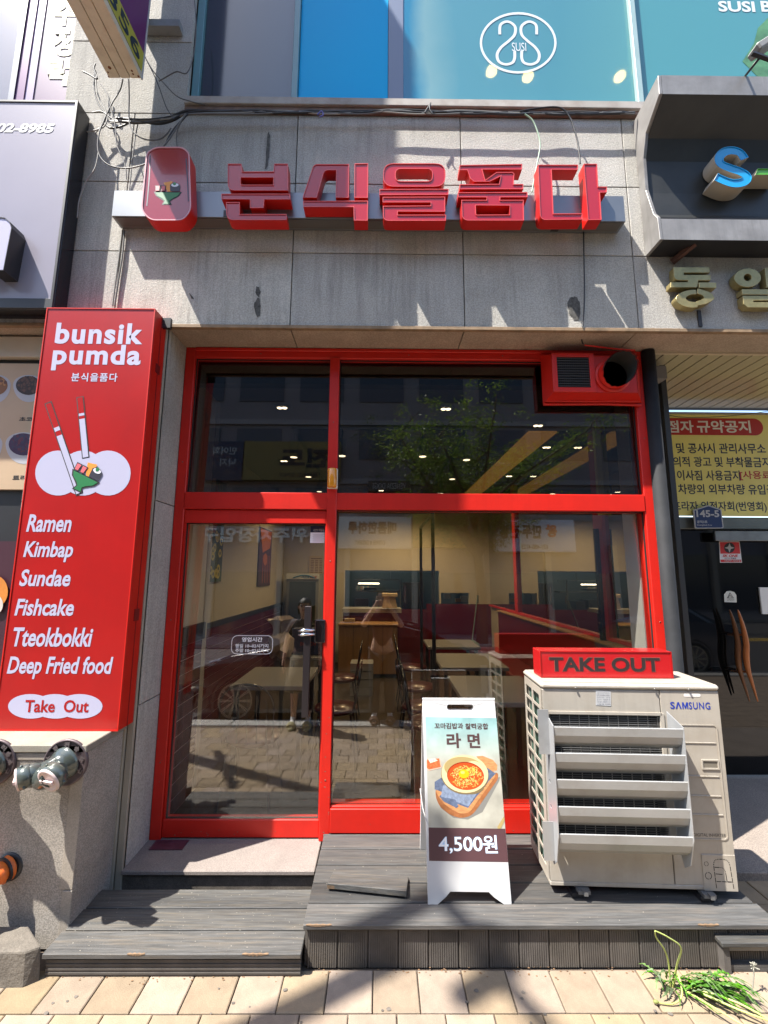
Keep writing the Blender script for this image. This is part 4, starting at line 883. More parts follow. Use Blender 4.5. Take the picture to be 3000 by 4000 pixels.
lf_ = [
 (CG, .0045, [(480, 310), (470, 350), (440, 400), (420, 440), (405, 475), (388, 520), (382, 580), (400, 625), (440, 650), (500, 657), (555, 645), (575, 635)]),
 (CG, .0045, [(503, 310), (505, 380), (504, 440), (508, 490), (530, 525), (570, 545), (620, 545), (650, 525), (668, 500)]),
 (CB, .005, [(372, 275), (368, 330), (375, 380), (400, 430), (450, 470), (520, 482), (600, 478), (660, 468), (720, 435)]),
 (CW, .0045, [(375, 280), (378, 350), (395, 400), (415, 440), (408, 480), (390, 500), (372, 520)]),
 (CG, .004, [(395, 330), (420, 370), (435, 430), (450, 490), (455, 560), (470, 600), (490, 650), (494, 700)]),
 (CB, .005, [(325, 280), (350, 292), (380, 308), (368, 270), (372, 250)]),
 (CW, .0045, [(360, 440), (395, 436), (420, 455), (410, 490), (385, 505), (355, 512), (340, 515)]),
 (CG, .004, [(572, 235), (600, 280), (640, 325), (690, 375), (740, 395), (800, 410)]),
 (CB, .0035, [(565, 220), (600, 290), (625, 350), (650, 420), (680, 465)]),
 (CG, .004, [(760, 0), (766, 120), (755, 220), (730, 285), (690, 280), (650, 300), (620, 318)]),
 (CW, .0045, [(390, 500), (384, 560), (384, 600), (370, 660), (335, 710), (310, 780), (302, 850)]),
 (CB, .006, [(405, 480), (430, 500), (470, 495), (530, 475), (620, 485), (680, 470), (725, 440)]),
 (CG, .005, [(725, 445), (690, 500), (660, 545), (640, 570)]),
 (CB, .0055, [(735, 445), (700, 480), (668, 520), (645, 566)]),
 (CG, .004, [(730, 450), (700, 490), (690, 530), (692, 575)]),
 (CG, .004, [(540, 480), (530, 530), (520, 600), (512, 680), (505, 750)])]
wd = ['looping down to the red lightbox', 'hanging straight from the blade sign then curling right', 'dropping from the window corner and running to the sill', 'short pale drop beside the window corner', 'wavy strand crossing the lit stone', 'frayed end pointing left over the lilac window', 'coiled pale end by the black lightbox corner', 'running right from the blade sign to the sill', 'thin diagonal from the blade sign bracket', 'hanging beside the teal window frame', 'running down along the black lightbox side', 'sagging below the main bundle at the left', 'dropping to the red lightbox top', 'black strand dropping to the red lightbox top', 'outermost strand dropping to the red lightbox', 'near vertical strand left of the red lightbox']
for k, (mm_, r_, p_) in enumerate(lf_): cab(p_, r_, mm_, 'loose cable '+wd[k], 2.62+.02*(k % 4), grp='tangled cables at the upper left')
for k, p_ in enumerate([[(478, 900), (466, 1000), (452, 1100), (440, 1196)], [(486, 900), (478, 1000), (462, 1100), (448, 1196)]]): cab(p_, .006 if k else .0045, CG, ['thin', 'thicker'][k]+' grey cable running down the lit stone below the beam end', 2.71)
# ================================================================== stone plinth with the fire inlets
pl_ = thing('stone_plinth', (-2.4, 2.55, 0), 'speckled granite plinth block under the upright red sign', 'plinth')
B(-3.6, -1.515, 2.385, 2.72, 0, .895).build('block', STONEL, pl_, bevel=.004)
B(-3.6, -1.503, 2.372, 2.722, .898, .935).build('cap', mat('cap stone', (.28, .25, .20), .8, var=.1, vs=5, speck=.2, stain=.4, ss=4), pl_, bevel=.004)
m = MB(); m.box(-1.56, -1.512, 2.379, 2.384, .02, .26); m.box(-1.575, -1.512, 2.380, 2.3845, .264, .893); m.box(-3.6, -1.58, 2.3805, 2.3845, .86, .893); m.build('edge_band', mat('smooth granite band', (.33, .29, .24), .7, var=.1, speck=.2, stain=.3, ss=4), pl_, bevel=.002)
PPL = fplane(2.385)
CAST = mat('cast iron purple grey', (.10, .075, .08), .5, metal=.4, var=.3, vs=20); GRN = mat('grey green enamel', (.075, .09, .083), .22, metal=.25, var=.15, vs=8, coat=.3, stain=.3, ss=7, stain_col=(.12, .10, .03)); PNK = mat('pale pink cap', (.58, .46, .44), .4, var=.08, vs=10)
def inlet(cxp, cyp, lab, txt):
    u, v = PPL.px(cxp, cyp); t = thing('fire_inlet', (u, 2.385, v), lab, 'fire inlet', 'fire hose inlets on the plinth')
    m = MB(); m.lathe((u, 2.384, v), (0, -1, 0), [(0, .112), (.012, .112), (.016, .106), (.012, .102), (.012, .06), (.012, 0)], 36); m.build('flange', CAST, t)
    m = MB()
    for i, ch in enumerate(txt):
        a = R(165-i*190/(len(txt)-1)); w_ = .026
        cx_, cz = u+.087*math.cos(a), v+.087*math.sin(a)
        m.text(PL((0, 2.385, 0)), ch, (cx_-w_/2, cx_+w_/2, cz-w_/2, cz+w_/2), .019, .03, rot=a-math.pi/2)
        m.text(PL((0, 2.385, 0)), ch, (cx_-w_/2, cx_+w_/2, cz-w_/2, cz+w_/2), .016, .045, rot=a-math.pi/2)
    m.build('raised_lettering', mat('worn cast letters', (.17, .14, .14), .45, metal=.4), t)
    c = Vector((u, 2.385, v)); j = Vector((u-.03, 2.29, v-.020))
    m = MB(); m.lathe(c, (j-c), [(.0, .078), (.02, .078), (.022, .071), (.034, .071), (.036, .062), (.075, .060), (.10, .056)], 28)
    K1 = at(cxp-47, cyp+52, 2.22); K2 = at(cxp-160, cyp+58, 2.25)
    m.tube(catmull([j+Vector((.01, .03, .012)), j+Vector((-.005, -.01, -.01)), (j+K1)/2+Vector((.0, 0, .004)), K1], 4), [.058-.0005*i for i in range(13)], 24)
    m.tube(catmull([j+Vector((.01, .02, .01)), j+Vector((-.05, .0, -.008)), (j+K2)/2+Vector((-.015, 0, .006)), K2], 4), [.055-.0008*i for i in range(13)], 24)
    m.build('body', GRN, t)
    for p, d, r_ in ((K1, Vector((-.03, -.10, -.045)), .062), (K2, Vector((-.10, -.07, -.03)), .053)):
        m = MB(); m.lathe(p, d, [(-.02, r_*.9), (-.012, r_), (.028, r_), (.03, r_*.9)], 28)
        n_ = d.normalized(); a = n_.orthogonal().normalized()
        for k in range(3): q = p+(a*math.cos(k*2.1)+n_.cross(a)*math.sin(k*2.1))*r_; m.lathe(q+n_*.01, (q-p), [(-.004, .007), (.008, .006), (.009, 0)], 8)
        m.build('coupling', GRN, t)
        m = MB(); m.lathe(p, d, [(.028, r_*.98), (.036, r_*.95), (.038, r_*.80), (.036, r_*.76), (.0355, 0)], 28); e = n_.cross(Vector((0, 0, 1))).normalized(); m.obox(p+n_*.040, e*r_*.62, n_*.007, n_.cross(e)*.007); m.build('cap', PNK, t)
    return t
inlet(262, 2975, 'green fire inlet with two pale pink capped outlets on the plinth corner', '소화전송수구')
inlet(-18, 2975, 'fire inlet cut by the left edge of the picture', '스프링클러송수구')
# orange hose
oh = thing('orange_hose', (-2.0, 2.3, .3), 'orange fabric hose coming out of the plinth at the lower left', 'hose')
OR_ = mat('orange tarpaulin', (.62, .13, .02), .45, var=.15, vs=12, bump=.6, bs=25, spec=.4)
c = at(38, 3385, 2.385); m = MB(); pts = catmull([Vector((c.x, 2.385, c.z)), Vector((c.x-.02, 2.33, c.z-.01)), Vector((c.x-.06, 2.27, c.z-.06)), Vector((c.x-.12, 2.23, c.z-.16)), Vector((c.x-.2, 2.2, c.z-.30))], 5)
m.tube(pts, [.052+.008*math.sin(i*1.9)-.0008*i for i in range(len(pts))], 16); m.build('sleeve', OR_, oh)
m = MB(); m.tube([pts[2], pts[2]+(pts[4]-pts[2])*.35], .0585, 18); m.lathe((c.x, 2.384, c.z), (0, -1, 0), [(0, .066), (.006, .064), (.007, .045)], 20); m.build('black_band', BLACK, oh)
# rough kerb stone
m = MB(); kz = .15
kz = Z(105, 3729, 2.19); k1, k2, k3 = atz(103, 3729, kz), atz(148, 3745, kz-.02), atz(122, 3617, kz); q = [(-2.9, k1.y-.02), (k1.x, k1.y), (k2.x, k2.y+.03), (k3.x, k3.y), (-2.9, k3.y)]
n_ = len(q); m.add([(a, b, -.02) for a, b in q]+[(a-(0 if a < -2 else .012), b+(.01 if b < 2.2 else 0), kz+.004*((i*7) % 3)) for i, (a, b) in enumerate(q)], [(i, (i+1) % n_, n_+(i+1) % n_, n_+i) for i in range(n_)]+[tuple(range(n_, 2*n_))])
ks = m.build('kerb_stone', mat('brown grey rough granite', (.14, .122, .10), .9, var=.2, vs=14, bump=.9, bs=60, stain=.4, ss=9, speck=.25), bevel=.008, seg=2); tag(ks, 'chipped granite block on the pavement at the lower left corner', 'stone block')

# ================================================================== steps and deck
WOOD = mat('weathered grey decking', (.068, .067, .065), .66, var=.35, vs=9, bump=.35, bs=70, stain=.55, ss=3.5, stain_col=(.15, .122, .092), rand=.28, stretch=(.9, 20, 20), speck=.22, sps=3.)
WOODV = mat('grooved riser board', (.078, .069, .06), .8, var=.25, vs=9, bump=.2, bs=60, stain=.45, ss=4, stain_col=(.12, .10, .08), rand=.14)
EDGE = mat('bare broken wood', (.17, .11, .065), .8, var=.3, vs=40)
gt = thing('granite_step', (-.9, 2.85, .09), 'pinkish granite threshold slab under the red door', 'step')
m = MB(); m.box(-1.462, -.365, 2.715, 3.10, .118, .142); m.build('slab', mat('pinkish granite', (.235, .20, .18), .8, var=.10, vs=6, speck=.30, sps=170, bump=.3, stain=.25, ss=5), gt, bevel=.004)
m = MB(); m.box(-1.462, -.372, 2.735, 3.1, .0, .116); m.build('riser', mat('dark concrete', (.10, .085, .07), .9, var=.3, vs=12, bump=.6, bs=60, speck=.3), gt)  # riser coloured darker than the slab above it
m = MB(); m.box(-1.405, -1.20, 2.90, 3.0, .1432, .146); tag(m.build('floor_plate', mat('maroon plate', (.08, .03, .045), .35, var=.3, vs=20)), 'thin maroon plate lying on the granite step by the red door', 'plate')
ls = thing('wooden_step', (-.95, 2.45, .05), 'low weathered wooden step in front of the granite threshold', 'step')
yy = 2.228
for wd_ in (.138, .138, .138):
    x0_ = -1.525+ (yy-2.228)*.05
    B(x0_, -.352, yy, yy+wd_-.008, .080, .102).build('plank', WOOD, ls, bevel=.003); yy += wd_
m = MB()
for k in range(9): m.box(-1.51, -.355, 2.243-.0025*(k % 2), 2.262, .002+k*.0085, .0098+k*.0085)
m.build('riser_board', WOODV, ls)
m = MB(); m.box(-1.508, -.36, 2.27, 2.64, 0, .079); m.build('frame', JOINT, ls)
dk = thing('wooden_deck', (.75, 2.65, .1), 'raised weathered dark wooden deck carrying the air conditioner and the menu board', 'deck')
yy = 2.268; dx0, dx1 = -.352, 1.895
rows = [.142, .142, .142, .142, .142]
for k, wd_ in enumerate(rows):
    B(dx0+.0012*k, dx1-.012*(k % 2), yy, yy+wd_-.008, .168, .19).build('plank', WOOD, dk, bevel=.003); yy += wd_
B(dx0, dx1, yy, 3.005, .160, .186).build('plank', WOOD, dk, bevel=.003)
x_ = dx0+.02; 
while x_ < dx1-.04:
    m = MB(); wv = .142
    for k in range(13): m.box(x_+.004+k*.0103, x_+.0105+k*.0103, 2.290-.003, 2.296, .0, .166)
    m.box(x_+.001, x_+wv-.003, 2.2905, 2.302, 0, .166); m.build('riser_board', WOODV, dk); x_ += wv
m = MB(); m.box(dx0+.018, dx1-.03, 2.303, 3.0, 0, .158); m.build('frame', JOINT, dk)
m = MB(); m.box(dx0+.006, dx0+.018, 2.30, 3.0, 0, .166); m.box(dx1-.04, dx1-.028, 2.30, 2.98, 0, .166); m.build('side_board', WOODV, dk)
# broken wood along the worn front edges
for (x0_, x1_, yy_, z_) in ((-1.14, -1.06, 2.2275, .102), (-.62, -.50, 2.2275, .1015), (-.34, -.22, 2.2675, .190), (1.5, 1.6, 2.2675, .190)):
    m = MB(); n_ = 14; qq = [(x0_+(x1_-x0_)*i/n_, z_-.0005-(.0075*abs(math.sin(i*1.7+x0_*9))+.0015)*math.sin(math.pi*min(.97, max(.03, i/n_)))) for i in range(n_+1)]
    m.add([(a, yy_-.0008, z_+.0006) for a, b in qq]+[(a, yy_-.0008, b) for a, b in qq]+[(a, yy_+.006*abs(math.sin(i*2.3))+.002, z_+.0006) for i, (a, b) in enumerate(qq)], [(i+1, i, n_+1+i, n_+2+i) for i in range(n_)]+[(i, i+1, 2*n_+3+i, 2*n_+2+i) for i in range(n_)]); m.build('splintered_edge', EDGE, ls if z_ < .15 else dk)
# small step on the right
rs = thing('small_step', (2.1, 2.3, .05), 'small wooden step at the right end of the deck', 'step')
B(1.583, 2.75, 2.236, 2.372, .118, .138).build('plank', WOOD, rs, bevel=.003); B(1.60, 2.75, 2.256, 2.30, .09, .117).build('rail', mat('grey plank edge', (.16, .15, .13), .7, var=.2), rs, bevel=.002)
m = MB(); m.box(1.596, 1.625, 2.25, 2.42, 0, .117); m.build('side_board', WOODV, rs); B(1.63, 2.75, 2.33, 2.40, 0, .11).build('riser_board', INK, rs); B(1.61, 2.75, 2.262, 2.33, .002, .03).build('base_board', WOOD, rs)
# loose board
lo = MB(); q = [atz(1278, 3478, .195), atz(1588, 3512, .195), atz(1596, 3434, .195), atz(1302, 3413, .195)]
za_ = [.218, .222, .196, .197]; lo.add([(p.x, p.y, .1915+(.012 if i < 2 else 0)) for i, p in enumerate(q)]+[(p.x, p.y, za_[i]+.010) for i, p in enumerate(q)], [(0, 1, 5, 4), (1, 2, 6, 5), (2, 3, 7, 6), (3, 0, 4, 7), (4, 5, 6, 7), (3, 2, 1, 0)])
lbp = lo.build('loose_board', WOOD, bevel=.002); tag(lbp, 'short loose broken board lying on the deck left of the menu board', 'board')
m = MB(); m.add([(q[0].x+.0, q[0].y-.003, .205), (q[0].x+.10, q[0].y-.010, .204), (q[0].x+.125, q[0].y-.013, .216), (q[0].x+.11, q[0].y-.010, .214), (q[0].x+.0, q[0].y-.003, .222)], [(0, 1, 2, 3, 4)]); m.build('splintered_edge', EDGE, lbp)

# ================================================================== air conditioner outdoor unit
ac = thing('air_conditioner', (.883, 2.458, .232), 'cream outdoor air conditioner unit with louvred deflector on the deck', 'air conditioner', rz=-.0416)
ACC = mat('cream enamel', (.36, .325, .275), .42, var=.07, vs=3, stain=.5, ss=5, stain_col=(.25, .205, .15), streak=.30); ACS = mat('grey white steel', (.34, .34, .33), .38, metal=.15, var=.08, vs=4, stain=.45, ss=6, stain_col=(.22, .20, .17)); ACD = mat('dark coil', (.015, .016, .018), .6); COIL = mat('green coil foil', (.06, .11, .085), .5, var=.3, vs=30)
W_, D_, H_ = .94, .33, .998
P0 = PL((0, 0, 0))
def lb_(x0, x1, y0_, y1_, z0, z1, nm, m_, bv=0., par=None): return B(x0, x1, y0_, y1_, z0, z1).build(nm, m_, par or ac, local=True, bevel=bv)
# front skin with the discharge opening
go = [(.028, .225), (.622, .225), (.622, .838), (.028, .838)]
m = MB(); m.prism(P0, [(.0, .02), (.628, .02), (.628, .965), (0, .965)], [go], -.02, 0); m.build('front_panel', ACC, ac, local=True, bevel=.004)
m = MB(); m.prism(P0, [(.631, .02), (W_, .02), (W_, .965), (.631, .965)], (), -.02, 0); m.build('service_panel', ACC, ac, local=True, bevel=.004)
lb_(-.006, W_+.006, -.008, D_+.006, .966, H_, 'lid', ACC, .012); lb_(.02, W_-.02, .012, D_-.02, H_, H_+.004, 'lid_raise', ACC, .003)
lb_(W_-.02, W_, .02, D_, .02, .965, 'side_panel', ACC, .002); lb_(.01, W_-.02, D_-.02, D_, .02, .965, 'back_panel', ACC); lb_(0, W_, .0, D_, 0, .022, 'base', ACC, .004)
lb_(.03, .60, .05, .06, .05, .93, 'coil', ACD); lb_(.02, .022, .03, D_-.03, .04, .93, 'side_coil', COIL)
PLs = PL((0, D_, 0), (0, -1, 0), (0, 0, 1)); holes = []
for c_ in range(2):
    for r_ in range(12):
        u0 = .028+c_*.135; v0 = .06+r_*.073; holes.append(rrect(u0, u0+.112, v0, v0+.058, .008, 2))
m = MB(); m.prism(PLs, [(0, .02), (D_-.022, .02), (D_-.022, .965), (0, .965)], holes, -.004, 0); m.build('side_guard', ACC, ac, local=True)
lb_(0, .012, .001, .022, .02, .965, 'corner_post', ACC, .003)
for k in range(24):
    pass
m = MB()
for k in range(55):
    z_ = .23+k*.0111; m.box(.03, .62, .006, .0085, z_, z_+.0028)
m.build('grille_wires', mat('dark grille wires', (.10, .10, .10), .5), ac, local=True)
m = MB()
for k in range(12): m.box(.04+k*.052, .0425+k*.052, .009, .013, .226, .838)
m.box(.022, .63, -.006, .0, .838, .852); m.box(.622, .64, -.006, 0, .225, .85); m.box(.018, .03, -.006, 0, .225, .85); m.box(.022, .63, -.006, 0, .21, .226)
m.build('grille_surround', ACC, ac, local=True)
for k in range(5):    # deflector blades
    zt_ = .812-k*.1245; L0, L1 = .012, .655; m = MB()
    prf = [(-.135, zt_), (-.132, zt_+.004), (-.128, zt_-.006), (-.125, zt_-.038), (-.110, zt_-.074), (-.078, zt_-.103), (-.035, zt_-.122), (-.033, zt_-.126), (-.080, zt_-.108), (-.114, zt_-.078), (-.130, zt_-.041)]
    n_ = len(prf); m.add([(L0, a, b) for a, b in prf]+[(L1, a, b) for a, b in prf], [((i+1) % n_, i, n_+i, n_+(i+1) % n_) for i in range(n_)])
    m.build('deflector_blade', ACS, ac, local=True)
for x_, nm in ((.006, 0), (.656, 1)):
    m = MB(); PSd = PL((x_, 0, 0), (0, 1, 0), (0, 0, 1))
    zz = [.875]; o_ = [(-.004, .88), (-.05, .875)]
    for k in range(5):
        zt_ = .81-k*.141; o_ += [(-.139, zt_+(.0 if k else .03)), (-.136, zt_-.06)]
    o_ = [(-.004, .86), (-.137, .82), (-.139, .30), (-.10, .17), (-.05, .13), (-.004, .22)]
    hl = [ell(-.05, .28+k*.12, .010, .010, 8) for k in range(5)] if nm == 0 else []
    m.prism(PSd, o_[::-1], hl, -.001, .003); m.build('deflector_side', mat('translucent grey steel', (.40, .41, .42), .3, metal=.4), ac, local=True)
GB = mat('galvanised bracket', (.36, .37, .38), .35, metal=.5, stain=.3, ss=9)
for za_, zb_ in ((.66, .88), (.16, .34)): lb_(-.050, .006, -.075, -.072, za_, zb_, 'deflector_bracket', GB)
# pressed ribs, handle, service recess
for k, (z0_, w_) in enumerate(((.70, .0), (.535, 0), (.44, 0), (.35, 0))):
    lb_(.725, .90, -.0035, -.0005, z0_, z0_+.007, 'pressed_rib', ACC, .002)
m = MB(); m.prism(P0, rrect(.70, .915, .235, .795, .02), [rrect(.705, .910, .24, .79, .018)], .0005, .003); m.build('pressed_border', ACC, ac, local=True)
m = MB(); m.prism(P0, [(.815, .573), (.905, .573), (.905, .622), (.815, .622)], [[(.822, .58), (.898, .58), (.898, .615), (.822, .615)]], 0, .005); m.build('handle_frame', ACC, ac, local=True)
m = MB(); m.flat(P0, [(.822, .58), (.898, .58), (.898, .615), (.822, .615)], (), .001); m.build('handle_recess', mat('painted recess shade', (.16, .14, .11), .7), ac, local=True)  # flat patch; the shade of the recess is put into its darker colour
lb_(.77, W_-.002, -.004, -.0005, .0, .168, 'knockout_plate', ACC, .003)
m = MB()
def dash(cs_, wd_=.0035):
    for (a, b) in zip(cs_[:-1], cs_[1:]):
        d = Vector(b)-Vector(a); L_ = d.length; d.normalize(); nseg = max(1, int(L_/.022)); nn = Vector((-d.y, d.x))*wd_/2
        for k in range(nseg):
            p0 = Vector(a)+d*(L_*k/nseg+.002); p1 = Vector(a)+d*(L_*(k+1)/nseg-.002); m.flat(P0, [tuple(p0-nn), tuple(p1-nn), tuple(p1+nn), tuple(p0+nn)], (), .0048)
dash(rc([(.83, .012), (.825, .148), (.905, .148), (.915, .012)], [1, 2], .03)); dash([(.832, .045), (.91, .045)]); dash(rc([(.828, .11), (.88, .11), (.885, .045)], [1], .03)); dash([(.83, .08), (.868, .078)])
for cx_, cz, r_ in ((.79, .125, .011), (.795, .07, .017)):
    o = ell(cx_, cz, r_, r_, 20)
    for i in range(20):
        if i in (5, 15): continue
        a, b = Vector(o[i]), Vector(o[(i+1) % 20]); c_ = Vector((cx_, cz)); m.flat(P0, [tuple(c_+(a-c_)*.82), tuple(a), tuple(b), tuple(c_+(b-c_)*.82)], (), .0048)
m.build('knockout_lines', INK, ac, local=True)
m = MB(); m.text(P0, 'S', (.680, .704, .872, .908), .0012, .02, res=4); m.text(P0, 'SUNG', (.778, .890, .872, .908), .0012, .012, 0, 1.15, res=4); m.flat(P0, [(.707, .873), (.719, .907), (.727, .907), (.739, .873), (.731, .873), (.723, .897), (.715, .873)][::-1], (), .0012); m.flat(P0, [(.743, .873), (.743, .907), (.751, .907), (.7585, .886), (.766, .907), (.774, .907), (.774, .873), (.768, .873), (.768, .895), (.761, .874), (.756, .874), (.749, .895), (.749, .873)][::-1], (), .0012); m.build('lettering', mat('logo blue', (.01, .035, .30), .4), ac, local=True)
m = MB(); m.text(P0, 'DIGITAL INVERTER', (.742, .905, .250, .265), .0012, .0); m.text(P0, 'TECHNOLOGY', (.82, .905, .236, .241), .0012, .0, space=1.4); m.build('lettering', mat('dark grey print', (.06, .055, .05), .5), ac, local=True)
m = MB(); m.flat(P0, [(.285, .885), (.366, .882), (.370, .958), (.290, .962)], (), .0015); m.build('sticker', WHITE, ac, local=True)
m = MB()
for k in range(6): m.text(P0, ['시설공조모터(한국)', 'H.P 010-8962-9904', '냉난방기 제조 · 도면 폐', '설 수리 · 차량탑재 점', '전화 많이 경쟁업체 수리', '소모품 판매 / 용품판매'][k], (.293, .362, .945-k*.0115, .953-k*.0115), .0022, .0)
m.build('sticker_lettering', mat('faded print', (.15, .15, .18), .6), ac, local=True)
m = MB(); m.flat(P0, rrect(.755, .845, .935, .952, .008), (), .001); m.build('scuff', mat('pale scuff', (.66, .62, .58), .6), ac, local=True)
m = MB()
for x_ in (.18, .60, .78): m.lathe((x_, -.0085, .975), (0, -1, 0), [(0, .006), (.004, .006), (.006, .004), (.006, 0)], 8)
m.build('screw', mat('screw metal', (.25, .23, .2), .3, metal=.8), ac, local=True)
for x_ in (.13, .75):
    m = MB(); m.box(x_, x_+.06, -.03, D_+.03, -.018, -.002); m.box(x_+.02, x_+.04, -.05, -.02, -.012, .006); m.build('foot', mat('galvanised foot', (.18, .18, .18), .5, metal=.5), ac, local=True)
lb_(.10, .16, -.02, D_, -.040, -.019, 'foot_block', BLACK); lb_(.74, .80, -.02, D_, -.040, -.019, 'foot_block', BLACK)
# TAKE OUT box on top
tb = thing('take_out_box', (1.28, 2.62, 1.235), 'red box sign with dark letters standing on the air conditioner', 'sign', rz=-.012)
Yt = 2.545; x0_, x1_ = X(2112, 2600, Yt)-1.28, X(2625, 2600, Yt)-1.28; h_ = Z(2300, 2538, Yt)-Z(2300, 2642, Yt)
Zb = 1.232
tb.location.z = 1.236
B(x0_, x1_, -.075, .045, 0, h_).build('box', mat('bright red acrylic', (.42, .010, .012), .25, coat=.3, var=.03), tb, local=True, bevel=.003)
PT = PL((0, -.075, 0)); m = MB(); m.prism(PT, [(x0_, 0), (x1_, 0), (x1_, h_), (x0_, h_)], [[(x0_+.006, .006), (x1_-.006, .006), (x1_-.006, h_-.006), (x0_+.006, h_-.006)]], .0005, .003); m.build('edge_trim', REDL, tb, local=True)
m = MB(); m.text(PT, 'TAKE OUT', (x0_+.052, x1_-.070, .035, h_-.034), .0015, .03, res=4); m.build('lettering', mat('smoke letters', (.030, .022, .022), .35), tb, local=True)
m = MB(); m.text(PT, 'TAKE OUT', (x0_+.049, x1_-.067, .0325, h_-.0315), .0008, .036, res=4); m.build('lettering_halo', mat('letter cut edge', (.30, .08, .06), .4), tb, local=True)

# ================================================================== menu A-board
ab = thing('a_board', (.458, 2.6, .19), 'white folding A-board with a ramen poster on the deck', 'sign')
ft = Vector((.245, 2.392, .19)); ap = Vector((.245, 2.604, 1.098)); vv = ap-ft; LN = vv.length
PA = PL(ft, (1, 0, 0), vv); WA = .417
def apx(x, y): return PA.px(x, y)
ca = [apx(1710, 3532), apx(1752, 3484), apx(1917, 3486), apx(1970, 3538)]
outer = [(0, 0), (ca[0][0], 0), (ca[1][0]-.012, ca[1][1]-.02), (ca[1][0]+.01, ca[1][1]), (ca[2][0]-.01, ca[2][1]), (ca[2][0]+.014, ca[2][1]-.02), (ca[3][0], 0), (WA, 0), (WA, LN), (0, LN)]
a, b_ = apx(1747, 2774), apx(1849, 2752); slot = rrect(a[0], b_[0], a[1], b_[1], (b_[1]-a[1])*.48)
m = MB(); m.prism(PA, outer, [slot], -.012, 0); m.build('front_panel', WHITE, ab, bevel=.0015)
bk = Vector((.245, 2.842, .19)); vb = Vector((.245, 2.618, 1.094))-bk; PBk = PL(bk+Vector((WA, 0, 0)), (-1, 0, 0), vb)
m = MB(); m.prism(PBk, [(WA-a_, b) for a_, b in outer][::-1], [[(WA-a_, b) for a_, b in slot][::-1]], -.012, 0); m.build('back_panel', mat('pale back plastic', (.62, .61, .60), .5), ab, bevel=.0015)  # back panel in a paler white than the front
m = MB(); m.cyl((.245, 2.611, 1.10), (.245+WA, 2.611, 1.10), .008, 10); m.tube([(.243, 2.45, .55), (.243, 2.62, .52), (.243, 2.77, .55)], .003, 5); m.build('hinge', WHITE, ab)
# the poster: flat print in layers
def pp(*pts): return ccw([apx(1600+x/2.458, 2700+y/2.458) for x, y in pts])
def art(pts, m_, h, nm='print', holes=()):
    mb = MB(); mb.flat(PA, pp(*pts), [pp(*k) for k in holes], h); mb.build(nm, m_, ab)
def pel(cx_, cy_, rx, ry, rot=0., n=36, a0=0, a1=360): return [(cx_+rx*math.cos(R(a0+(a1-a0)*i/n))*math.cos(rot)-ry*math.sin(R(a0+(a1-a0)*i/n))*math.sin(rot), cy_+rx*math.cos(R(a0+(a1-a0)*i/n))*math.sin(rot)+ry*math.sin(R(a0+(a1-a0)*i/n))*math.cos(rot)) for i in range(n if a1-a0 >= 360 else n+1)]
pbg = mat('poster concrete print', (.34, .36, .33), .4)
n = pbg.node_tree.nodes; l = pbg.node_tree.links; bsd = n['Principled BSDF']; tc = n.new('ShaderNodeTexCoord'); sx_ = n.new('ShaderNodeSeparateXYZ'); l.new(tc.outputs['Object'], sx_.inputs[0])
mr = n.new('ShaderNodeMapRange'); mr.inputs[1].default_value = .60; mr.inputs[2].default_value = .84; l.new(sx_.outputs['Z'], mr.inputs[0])
nz = n.new('ShaderNodeTexNoise'); nz.inputs['Scale'].default_value = 9; nz.inputs['Detail'].default_value = 6; l.new(tc.outputs['Object'], nz.inputs['Vector'])
mx = n.new('ShaderNodeMix'); mx.data_type = 'RGBA'; mx.inputs[6].default_value = (.33, .32, .27, 1); mx.inputs[7].default_value = (.22, .42, .43, 1); l.new(mr.outputs[0], mx.inputs[0])
m2 = n.new('ShaderNodeMix'); m2.data_type = 'RGBA'; m2.blend_type = 'OVERLAY'; m2.inputs[0].default_value = .55; l.new(mx.outputs[2], m2.inputs[6]); l.new(nz.outputs['Fac'], m2.inputs[7]); l.new(m2.outputs[2], bsd.inputs['Base Color'])
art([(152, 248), (833, 258), (917, 1320), (182, 1308)], pbg, .0008, 'poster')
art([(182, 1308), (917, 1320), (946, 1640), (188, 1628)], mat('brown band print', (.075, .035, .04), .4), .0008, 'price_band')
DB = mat('dark brown print', (.06, .03, .03), .5)
def ptext(s, x0, y0, x1, y1, m_, h, b=.02, nm='lettering'):
    a = apx(1600+x0/2.458, 2700+y1/2.458); c = apx(1600+x1/2.458, 2700+y0/2.458); mb = MB(); mb.text(PA, s, (a[0], c[0], a[1], c[1]), h, b, res=4); mb.build(nm, m_, ab)
ptext('꼬마김밥과', 240, 305, 512, 362, DB, .0016, .025); ptext('찰떡궁합', 535, 308, 752, 366, DB, .0016, .025)
ptext('라', 358, 402, 490, 545, DB, .0016, .03); ptext('면', 560, 405, 670, 545, DB, .0016, .03)
GLW = mat('print glow cyan', (.45, .65, .85), .4); 
for s, x0, y0, x1, y1 in (('4,500', 285, 1400, 690, 1555), ('원', 712, 1385, 830, 1552)):
    ptext(s, x0-3, y0-4, x1+5, y1+4, GLW, .0014, .018); ptext(s, x0, y0, x1, y1, mat('print white', (.75, .76, .78), .4), .0018, .0)
SHD = mat('print soft grey', (.17, .165, .15), .5)
art([(255, 1010), (300, 1120), (420, 1215), (560, 1232), (700, 1160), (860, 860), (868, 820), (700, 900)], SHD, .0010)
WD1 = mat('print wood', (.42, .20, .08), .45, var=.25, vs=40, stretch=(1, 1, 4)); WD2 = mat('print wood edge', (.27, .10, .035), .45, var=.25, vs=40)
art([(640, 625), (700, 620), (800, 660), (842, 710), (838, 760), (770, 770), (690, 700)], WD1, .0012)
